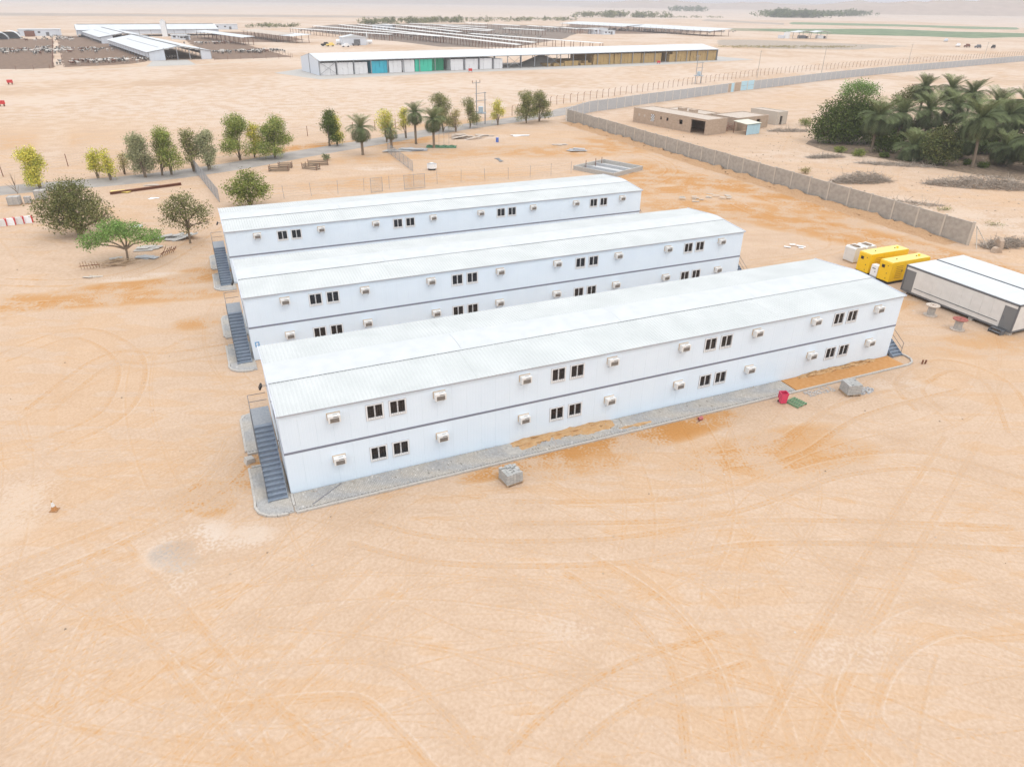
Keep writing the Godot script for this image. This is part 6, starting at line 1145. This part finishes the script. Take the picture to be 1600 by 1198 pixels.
	wire_fence("pen fence along the farm track", [Vector3(-214.17, 0.00, -294.46), Vector3(-194.48, 0.00, -302.69), Vector3(-187.78, 0.00, -309.53)], 6.0, 1.6, false); wire_fence("pen fence of dark posts past the long cow row", [Vector3(-141.77, 0.00, -361.54), Vector3(-125.67, 0.00, -372.23), Vector3(-111.08, 0.00, -383.16), Vector3(-143.85, 0.00, -439.12)], 6.0, 1.8, false)
func shade(label: String, a: Vector3, b: Vector3, w: float, h: float, m: Material, group: String):
	var d := b - a; var L := d.length(); var t := thing("shade_shelter", label, "shelter", a, atan2(-d.z, d.x), group); var n := maxi(2, int(L / 9.0)); var st := L / n
	var rm := MB.new(); rm.box(Vector3.ZERO, Vector3(st - 0.05, 0.14, w), Basis(Vector3.RIGHT, 0.07)); var rs := rm.mesh(); var pm := boxm(Vector3(0.26, h, 0.26), Vector3(0, h / 2, 0))
	for i in n + 1:
		if i < n: part(t, "roof_sheet", rs, m, Vector3(st * (i + 0.5), h + 0.1, 0))
		part(t, "post", pm, M.rust, Vector3(minf(st * i, L), 0, w * 0.32)); part(t, "post", pm, M.rust, Vector3(minf(st * i, L), 0, -w * 0.32))
func shade_rows():
	var g := "long shade shelters over the cattle pens"; var lb := "long narrow white shade roof on rusty posts over cattle pens"
	for q in [[Vector3(-187.22, 4.00, -652.97), Vector3(-88.87, 4.00, -553.37)], [Vector3(-183.77, 4.00, -712.90), Vector3(-50.65, 4.00, -532.55)], [Vector3(-170.17, 4.00, -756.42), Vector3(2.23, 4.00, -440.71)], [Vector3(-154.86, 4.00, -772.46), Vector3(11.17, 4.00, -466.73)], [Vector3(-135.27, 4.00, -790.55), Vector3(-21.42, 4.00, -638.21)], [Vector3(-107.51, 4.00, -749.07), Vector3(-43.09, 4.00, -612.27)], [Vector3(-33.98, 4.00, -584.47), Vector3(51.61, 4.00, -467.93)], [Vector3(-72.07, 4.00, -761.58), Vector3(-19.46, 4.00, -659.94)], [Vector3(-111.21, 4.00, -822.40), Vector3(-27.79, 4.00, -738.83)]]:
		var a: Vector3 = q[0]; var b: Vector3 = q[1]; a.y = 0; b.y = 0; shade(lb, a, b, 3.6, 4.0, M.cabin, g)
	for q in [[Vector3(-54.48, 4.00, -856.57), Vector3(-31.19, 4.00, -829.79)], [Vector3(-24.19, 4.00, -821.05), Vector3(3.73, 4.00, -788.33)], [Vector3(-10.50, 4.00, -709.55), Vector3(23.85, 4.00, -665.56)], [Vector3(24.51, 4.00, -775.53), Vector3(39.87, 4.00, -743.18)], [Vector3(43.57, 4.00, -744.39), Vector3(57.59, 4.00, -714.50)], [Vector3(60.08, 4.00, -723.61), Vector3(73.92, 4.00, -703.40)], [Vector3(12.12, 4.00, -791.29), Vector3(24.21, 4.00, -765.74)]]:
		var a: Vector3 = q[0]; var b: Vector3 = q[1]; a.y = 0; b.y = 0; shade("short white shade roof on posts in the grey far pens", a, b, 4.5, 4.0, M.cabin, "short shade shelters in the far pens")
	for q in [[Vector3(-230.13, 4.50, -569.16), Vector3(-165.81, 4.50, -483.02), "narrow white shade roof behind the open barn", 8.0, M.barnroof], [Vector3(-203.81, 4.50, -596.22), Vector3(-154.43, 4.50, -523.23), "sand-coloured shade roof beyond the narrow white one", 12.0, M.mudroof], [Vector3(-159.62, 4.50, -532.12), Vector3(-140.29, 4.50, -512.11), "short bright white shade roof at the pen's end", 14.0, M.barnroof], [Vector3(-274.17, 4.50, -623.67), Vector3(-241.01, 4.50, -619.55), "tan shade roof beside the silo tower", 12.0, M.mudroof]]:
		var a: Vector3 = q[0]; var b: Vector3 = q[1]; a.y = 0; b.y = 0; shade(q[2], a, b, q[3], 4.5, q[4], "")
	for q in [[Vector3(58.88, 5.00, -886.79), Vector3(118.57, 5.00, -793.07), "wide white barn roof far out, nearer the dark tree belt"], [Vector3(122.26, 5.00, -804.81), Vector3(180.95, 5.00, -689.66), "wide white barn roof far out, nearer the green fields"]]:
		var a: Vector3 = q[0]; var b: Vector3 = q[1]; a.y = 0; b.y = 0; shade(q[2], a, b, 26.0, 5.0, M.barnroof, "")
# ---------------------------------------------------------------- far things
func belt(called: String, label: String, a: Vector3, b: Vector3, h: float, w: float, cols: Array, n: int):
	var m := MB.new(); var lobes := []
	for i in n: lobes.append([a.lerp(b, (i + rr(0.1, 0.9)) / n) - a + Vector3(rr(-w, w), h * rr(0.3, 0.6), rr(-w, w)), Vector3(w * rr(0.5, 1.1), h * rr(0.3, 0.55), w * rr(0.5, 1.1))])
	leaves(m, lobes, n * 160, h * 0.22, cols, h * 0.16, 0.0); var o := part(self, called, m.mesh(true), M.leaf, a); tag(o, label, "trees", "", "stuff")
func far_things():
	belt("tree_belt", "dark green tree belt far behind the wide barns", Vector3(116.75, 0.00, -1461.58), Vector3(281.12, 0.00, -1519.10), 11, 16, OLIVE, 34); belt("tree_belt", "thin low end of the dark tree belt", Vector3(281.12, 0.00, -1519.10), Vector3(392.81, 0.00, -1547.69), 4, 10, OLIVE, 12)
	belt("tree_belt", "grey hazy tree belt on the plain, longest of all", Vector3(535.67, 0.00, -1682.94), Vector3(649.59, 0.00, -1678.37), 15, 26, DARK, 40); belt("tree_belt", "hazy trees continuing toward the hill", Vector3(753.01, 0.00, -1947.97), Vector3(854.87, 0.00, -1965.23), 14, 30, DARK, 22); belt("tree_belt", "faint small tree belt before the hills", Vector3(522.93, 0.00, -2641.83), Vector3(621.32, 0.00, -2643.60), 16, 30, DARK, 14)
	belt("bush_line", "dry bush line behind the shade rows", Vector3(-181.63, 0.00, -913.42), Vector3(-73.88, 0.00, -1054.20), 7, 12, OLIVE, 40); belt("bush_line", "dry bushes scattered past the shade rows", Vector3(-73.88, 0.00, -1054.20), Vector3(92.27, 0.00, -1213.70), 6, 14, OLIVE, 24); belt("bush_line", "low scrub along the pens' back edge", Vector3(-258.07, 0.00, -778.28), Vector3(-222.05, 0.00, -809.64), 4, 8, OLIVE, 16)
	belt("scrub", "dry grey scrub between hay shed and green fields", Vector3(135.87, 0.00, -516.73), Vector3(230.66, 0.00, -534.62), 1.2, 7, DRY, 90)
	for i in 2:
		var t := thing("canopy", ["white winged canopy over a dark machine, nearer the white tank", "white winged canopy over a parked tanker, nearer the field"][i], "canopy", [Vector3(243.25, 0.00, -667.50), Vector3(260.04, 0.00, -671.43)][i], 0.3)
		for s in [-1, 1]:
			var b := MB.new(); b.box(Vector3(s * 4.4, 5.3, 0), Vector3(9.0, 0.2, 11), Basis(Vector3.BACK, -s * 0.12)); part(t, "roof_wing", b.mesh(), M.barnroof)
		for x in [-5, 5]:
			for z in [-4, 4]: part(t, "post", boxm(Vector3(0.3, 5.2, 0.3), Vector3(x, 2.6, z)), M.galv)
		part(t, "stored_machine", boxm(Vector3(6, 2.4, 3), Vector3(0, 1.2, 1)), M.cabframe if i == 0 else M.white); part(t, "stored_drum", boxm(Vector3(3, 1.8, 2.5), Vector3(4, 0.9, 1)), M.dark)
	var t := thing("tank_cluster", "white upright tank beside the winged canopies", "tank", Vector3(230.19, 0.00, -664.45)); var b := MB.new(); b.tube(Vector3.ZERO, Vector3(0, 4.6, 0), 2.4, 2.4, 14); part(t, "shell", b.mesh(), M.white); b = MB.new(); b.tube(Vector3(0, 4.6, 0), Vector3(0, 5.2, 0), 2.4, 0.5, 14); part(t, "lid", b.mesh(), M.white); part(t, "pump_house", boxm(Vector3(4, 2.4, 3), Vector3(-5, 1.2, 0)), M.barnwall)
	t = thing("workshop", "grey gabled farm workshop behind the hay shed", "building", Vector3(-109.34, 0.00, -491.16), 0.42); part(t, "walls", boxm(Vector3(15, 4.4, 10), Vector3(7.5, 2.2, -5)), M.barnwall); b = MB.new(); b.prism([Vector2(-0.4, 4.4), Vector2(15.4, 4.4), Vector2(15.4, 4.6), Vector2(7.5, 6.0), Vector2(-0.4, 4.6)], -10.3, 0.3); part(t, "roof", b.mesh(), M.barnroof); part(t, "door", boxm(Vector3(4, 3.4, 0.1), Vector3(9, 1.7, 0.06)), M.cabframe); b = MB.new(); b.tube(Vector3(16, 0, -2), Vector3(16, 7.5, -2), 0.3, 0.3, 8); part(t, "chimney", b.mesh(), M.white)
	for q in [[Vector3(-113.61, 0.00, -497.62), 1.4, 3.0, "white tank lying before the workshop's corner"], [Vector3(-106.92, 0.00, -498.95), 1.4, 3.0, "white tank lying before the workshop door"], [Vector3(-97.97, 0.00, -508.30), 1.1, 8.0, "long white tank lying past the workshop"]]:
		var k := thing("fuel_tank", q[3], "tank", q[0], 0.4); b = MB.new(); b.tube(Vector3(-q[2] / 2, q[1] + 0.4, 0), Vector3(q[2] / 2, q[1] + 0.4, 0), q[1], q[1], 14); part(k, "shell", b.mesh(), M.white)
		for x in [-0.3, 0.3]: part(k, "saddle", boxm(Vector3(0.3, 0.8, q[1] * 1.6), Vector3(q[2] * x, 0.4, 0)), M.galv)
	for q in [[Vector3(-104.21, 0.00, -474.74), M.white, "white pickup parked before the workshop"], [Vector3(-100.85, 0.00, -489.24), M.cabframe, "dark truck parked before the workshop"], [Vector3(-118.56, 0.00, -482.27), M.dark, "dark tractor beside yellow scrap"], [Vector3(-114.74, 0.00, -479.54), M.yellowtop, "yellow loader beside the dark tractor"], [Vector3(317.58, 0.00, -558.87), M.white, "white van in the far scrap row"], [Vector3(319.83, 0.00, -551.46), M.rust, "rusty truck in the far scrap row"], [Vector3(323.52, 0.00, -544.51), M.cabframe, "dark lorry in the far scrap row"], [Vector3(351.24, 0.00, -637.60), M.barnwall, "pale lorry standing apart behind the scrap row"], [Vector3(333.10, 0.00, -542.54), M.dark, "black digger at the scrap row's end"]]:
		var k := thing("parked_vehicle", q[2], "vehicle", q[0], rr(0, 1)); part(k, "body", boxm(Vector3(4.8, 0.9, 1.9), Vector3(0, 0.95, 0)), q[1]); b = MB.new(); b.prism([Vector2(-0.6, 1.4), Vector2(1.9, 1.4), Vector2(1.5, 2.2), Vector2(-0.3, 2.2)], -0.85, 0.85); part(k, "cab", b.mesh(), q[1])
		for x in [-1.5, 1.5]:
			for z in [-0.85, 0.85]:
				b = MB.new(); b.tube(Vector3(x, 0.42, z - 0.12), Vector3(x, 0.42, z + 0.12), 0.42, 0.42, 10); part(k, "wheel", b.mesh(), M.black)
# ---------------------------------------------------------------- debris about the yard
func board_pile(called: String, label: String, cat: String, at: Vector3, yaw: float, n: int, L: float, w: float, m: Material, spread: float, flat := true):
	var t := thing(called, label, cat, at, yaw)
	for i in n:
		var l := L * rr(0.6, 1.1); part(t, "piece", boxm(Vector3(l, 0.04, w * rr(0.7, 1.2))), m, Vector3(rr(-spread, spread), 0.03 + i * 0.035, rr(-spread, spread) * 0.6), Basis(Vector3.UP, rr(-0.5, 0.5)) * Basis(Vector3.BACK, 0.0 if flat else rr(-0.1, 0.25)))
func frame_pile(label: String, at: Vector3, yaw: float, s: float):
	var t := thing("steel_frame", label, "frame", at, yaw, "rusty steel frames")
	for i in 3:
		for k in [[Vector3(-s, 0, -0.5), Vector3(s, 0, -0.5)], [Vector3(-s, 0, 0.5), Vector3(s, 0, 0.5)], [Vector3(-s, 0, -0.5), Vector3(-s, 0, 0.5)], [Vector3(s, 0, -0.5), Vector3(s, 0, 0.5)]]:
			var b := MB.new(); b.bar(k[0] + Vector3(0, 0.12 + i * 0.3, 0), k[1] + Vector3(0, 0.12 + i * 0.3, 0), 0.09, 0.1); part(t, "bar", b.mesh(), M.bark)
	for x in [-s, s]:
		for z in [-0.5, 0.5]:
			var b := MB.new(); b.bar(Vector3(x, 0, z), Vector3(x, 1.0, z), 0.08, 0.08); part(t, "upright", b.mesh(), M.rust)
func debris():
	for i in 5:
		var t := thing("water_barrier", "white and red plastic water barrier in the row by the grey crates", "barrier", Vector3(-66.01, 0.00, -87.85).lerp(Vector3(-62.92, 0.00, -90.04), (i - 0.5) / 4.0), 0.35, "row of water barriers")
		var b := MB.new(); b.prism([Vector2(-0.28, 0), Vector2(0.28, 0), Vector2(0.22, 0.35), Vector2(0.12, 0.85), Vector2(-0.12, 0.85), Vector2(-0.22, 0.35)], -0.52, 0.52); part(t, "shell", b.mesh(), M.white if i % 2 == 0 else M.cabin, Vector3.ZERO, Basis(Vector3.UP, PI / 2))
		for x in [-0.56, 0.56]: part(t, "red_end", boxm(Vector3(0.12, 0.9, 0.34), Vector3(x, 0.45, 0)), M.red)
	for q in [[Vector3(-70.42, 0.00, -98.53), 1.5, 1.2, "low grey stone-filled crate nearest the water barriers"], [Vector3(-69.00, 0.00, -99.30), 0.8, 1.0, "small grey crate standing between two grey crates"], [Vector3(-68.49, 0.00, -101.52), 1.4, 1.4, "tall grey crate beside the broad olive tree"]]:
		var t := thing("grey_crate", q[3], "crate", q[0], 0.3); part(t, "load", boxm(Vector3(q[1], q[2] - 0.15, q[1] * 0.8), Vector3(0, q[2] / 2 + 0.07, 0)), M.concrete); part(t, "pallet_base", boxm(Vector3(q[1], 0.14, q[1] * 0.8), Vector3(0, 0.07, 0)), M.wood)
		for x in [-0.5, 0.0, 0.5]: part(t, "strap", boxm(Vector3(0.06, q[2] - 0.1, q[1] * 0.8 + 0.04), Vector3(x * q[1] * 0.9, q[2] / 2 + 0.07, 0)), M.galv)
	var lt := thing("steel_beam", "long rusty steel beam lying across the sand", "beam", Vector3(-60.31, 0.00, -104.94), 0.0); var d: Vector3 = Vector3(-52.46, 0.00, -111.52) - Vector3(-60.31, 0.00, -104.94)
	var b := MB.new(); b.bar(Vector3(0, 0.05, 0), d + Vector3(0, 0.05, 0), 0.35, 0.06); b.bar(Vector3(0, 0.2, 0), d + Vector3(0, 0.2, 0), 0.06, 0.26); b.bar(Vector3(0, 0.35, 0), d + Vector3(0, 0.35, 0), 0.35, 0.06); part(lt, "web", b.mesh(), M.rust)
	board_pile("sheet_pile", "yellow and white sheets by the steel beam's end", "sheets", Vector3(-59.40, 0.00, -106.58), 0.2, 5, 2.0, 0.8, M.yellowtop, 1.0); board_pile("sheet_pile", "flat white board near the steel beam", "sheets", Vector3(-52.91, 0.00, -102.96), 0.5, 2, 1.4, 0.7, M.white, 0.3); board_pile("sheet_pile", "pale sheets beyond the steel beam", "sheets", Vector3(-57.00, 0.00, -110.87), 0.2, 3, 2.2, 0.8, M.mudroof, 0.8)
	board_pile("sheet_pile", "white and silver sheet scraps leaning by the loose olive tree", "sheets", Vector3(-41.69, 0.00, -83.80), 0.3, 9, 2.6, 0.9, M.concrete, 1.6, false); board_pile("sheet_pile", "pale plastic sheeting behind the acacia", "sheets", Vector3(-42.72, 0.00, -79.72), 0.4, 6, 2.0, 0.7, M.kerb, 1.3); board_pile("sheet_pile", "grey sheet scrap at the acacia's foot", "sheets", Vector3(-41.60, 0.00, -76.48), -0.2, 4, 2.0, 0.9, M.block2, 0.6)
	board_pile("sheet_pile", "white crate lid scraps above the acacia", "sheets", Vector3(-48.58, 0.00, -88.53), 0.2, 3, 1.1, 0.7, M.white, 0.3); board_pile("sheet_pile", "thin board on the sand under the acacia", "sheets", Vector3(-44.81, 0.00, -75.92), 0.5, 2, 1.5, 0.8, M.concrete, 0.3)
	board_pile("timber_pile", "loose brown planks under the acacia", "timber", Vector3(-43.98, 0.00, -73.98), 0.4, 12, 2.6, 0.16, M.wood, 1.2, false); board_pile("timber_pile", "stack of pale offcut planks before the acacia", "timber", Vector3(-44.26, 0.00, -70.08), 0.2, 3, 1.2, 0.3, M.post, 0.6)
	for q in [[Vector3(-45.88, 0.00, -72.23), 0.3, "wooden trestle frame leaning over near the acacia"], [Vector3(-39.56, 0.00, -77.46), 1.1, "rusty bent reinforcement cage beyond the acacia"]]:
		var t := thing("scrap_frame", q[2], "frame", q[0], q[1])
		for i in 7:
			b = MB.new(); b.bar(Vector3(-0.9 + i * 0.3, 0.02, -0.4), Vector3(-0.7 + i * 0.27, rr(0.7, 1.2), 0.3), 0.05, 0.05); part(t, "bar", b.mesh(), M.wood if q[1] < 1 else M.rust)
		b = MB.new(); b.bar(Vector3(-1.0, 0.4, -0.1), Vector3(1.1, 0.5, 0.0), 0.06, 0.06); part(t, "rail", b.mesh(), M.rust)
	frame_pile("rusty steel frame beside the flat grey frame", Vector3(-39.98, 0.00, -125.18), 0.1, 1.1); frame_pile("rusty steel frame nearest the barracks", Vector3(-35.30, 0.00, -124.37), -0.4, 1.5); frame_pile("rusty steel frame nearest the palm sprout", Vector3(-34.89, 0.00, -127.62), 0.3, 1.7); frame_pile("flat grey-brown frame lying on the sand", Vector3(-40.31, 0.00, -122.55), 0.1, 1.6)
	board_pile("sheet_pile", "bluish flattened metal sheets by the palms", "sheets", Vector3(-20.22, 0.00, -142.42), 0.2, 10, 3.6, 1.3, M.block2, 1.4); board_pile("sheet_pile", "grey sheets scattered before the bluish sheets", "sheets", Vector3(-23.24, 0.00, -141.58), 0.2, 6, 2.6, 0.9, M.concrete, 1.6); board_pile("sheet_pile", "pale heap of boards near the transformer pole", "sheets", Vector3(-9.14, 0.00, -157.77), 0.3, 16, 3.4, 0.8, M.mudroof, 4.0, false)
	board_pile("sheet_pile", "dark grey plank lying near the concrete pit", "sheets", Vector3(-2.83, 0.00, -133.95), -0.9, 2, 3.6, 0.5, M.cabframe, 0.2); board_pile("sheet_pile", "white plank bundle near the wall corner", "sheets", Vector3(1.08, 0.00, -160.88), 0.2, 4, 4.0, 0.5, M.white, 0.6); board_pile("sheet_pile", "broken grey slabs beyond the concrete pit", "slabs", Vector3(11.94, 0.00, -144.32), 0.2, 8, 2.2, 1.0, M.block2, 2.0); board_pile("sheet_pile", "small pale slab heap beside the broken grey slabs", "slabs", Vector3(9.36, 0.00, -150.50), 0.1, 4, 2.0, 0.9, M.mudroof, 1.0)
	board_pile("sheet_pile", "scattered white scraps on the orange sand", "sheets", Vector3(26.14, 0.00, -105.71), 0.1, 8, 1.0, 0.4, M.post, 2.2); board_pile("sheet_pile", "second scatter of white scraps on the orange sand", "sheets", Vector3(31.90, 0.00, -107.54), -0.4, 8, 1.0, 0.4, M.post, 2.4); board_pile("sheet_pile", "small white scraps lying near the generators", "sheets", Vector3(33.94, 0.00, -82.95), -0.4, 5, 0.9, 0.4, M.white, 1.3)
	var net := thing("green_netting", "crumpled green netting under the palms", "netting", Vector3(-14.67, 0.00, -146.17)); b = MB.new()
	for i in 12:
		for j in 5:
			var q := []
			for e in [[i, j], [i + 1, j], [i + 1, j + 1], [i, j + 1]]: q.append(Vector3(-3.0 + e[0] * 0.5, 0.05 + 0.45 * absf(sin(e[0] * 2.1 + e[1] * 1.3)) * sin(PI * e[1] / 5.0), -0.8 + e[1] * 0.35))
			b.quad(q[0], q[1], q[2], q[3], Vector3.UP)
	part(net, "fold", b.mesh(), mt(0.07, 0.17, 0.09, 0.8))
	for k in 4:
		b = MB.new(); b.tube(Vector3(-1.5 + k, 0, 0.4), Vector3(-1.4 + k, 3.0, 0.4), 0.03, 0.03, 5); part(net, "pole", b.mesh(), M.galv)
	var tk := thing("white_tank", "white plastic water tank on the sand behind the barracks", "tank", Vector3(-14.36, 0.00, -124.94)); b = MB.new(); b.tube(Vector3(0, 0.3, 0), Vector3(0, 1.0, 0), 0.85, 0.85, 14); part(tk, "shell", b.mesh(), M.white); b = MB.new(); b.tube(Vector3(0, 1.0, 0), Vector3(0, 1.2, 0), 0.85, 0.3, 14); part(tk, "lid", b.mesh(), M.white); part(tk, "base", boxm(Vector3(1.2, 0.3, 1.2), Vector3(0, 0.15, 0)), M.dark)
	solo("blue_drum", "small blue drum near the wall corner scraps", "drum", _drum_mesh(), mt(0.08, 0.16, 0.5, 0.4), Vector3(-3.64, 0.00, -152.67))
	# concrete pit
	var pit := thing("concrete_pit", "square pale concrete basin dug in behind the barracks", "basin", Vector3(16.5, 0, -126.4), TH + 0.4); part(pit, "basin_floor", boxm(Vector3(8.2, 0.02, 8.2), Vector3(0, 0.03, 0)), mtn(Color(0.46, 0.46, 0.46), Color(0.58, 0.57, 0.56), 0.9, 61, 0.05, 0.2))
	for s in [-1, 1]:
		part(pit, "basin_wall", boxm(Vector3(0.25, 0.7, 8.7), Vector3(s * 4.22, 0.35, 0)), M.concrete); part(pit, "basin_wall", boxm(Vector3(8.18, 0.7, 0.25), Vector3(0, 0.35, s * 4.22)), M.concrete)
	for x in [-2.0, 0.8, 2.6]: part(pit, "starter_bar", boxm(Vector3(0.08, 1.4, 0.08), Vector3(x, 0.7, -3.4)), M.rust)
	for x in [-1.4, 1.6]: part(pit, "cross_wall", boxm(Vector3(0.2, 0.45, 8.1), Vector3(x, 0.25, 0)), M.block2)
	scatter("rubble", "loose stones and scraps scattered over the yard sand", "stones", 700, func() -> Vector3: return Vector3(rr(-70, 70), 0.0, rr(-175, -22)), 0.03, 0.10, [Color(0.40, 0.30, 0.21), Color(0.5, 0.45, 0.4), Color(0.22, 0.16, 0.11)])
	scatter("rubble", "stones and dry clods on the sandy ground behind the wall", "stones", 900, func() -> Vector3: return P(rr(86, 140), rr(10, 120), 0.0), 0.05, 0.22, [Color(0.36, 0.27, 0.19), Color(0.26, 0.20, 0.14), Color(0.46, 0.38, 0.3)])
func _drum_mesh() -> ArrayMesh:
	var b := MB.new(); b.tube(Vector3.ZERO, Vector3(0, 0.9, 0), 0.3, 0.3, 12); b.tube(Vector3(0, 0.28, 0), Vector3(0, 0.34, 0), 0.32, 0.32, 12); b.tube(Vector3(0, 0.58, 0), Vector3(0, 0.64, 0), 0.32, 0.32, 12); return b.mesh()
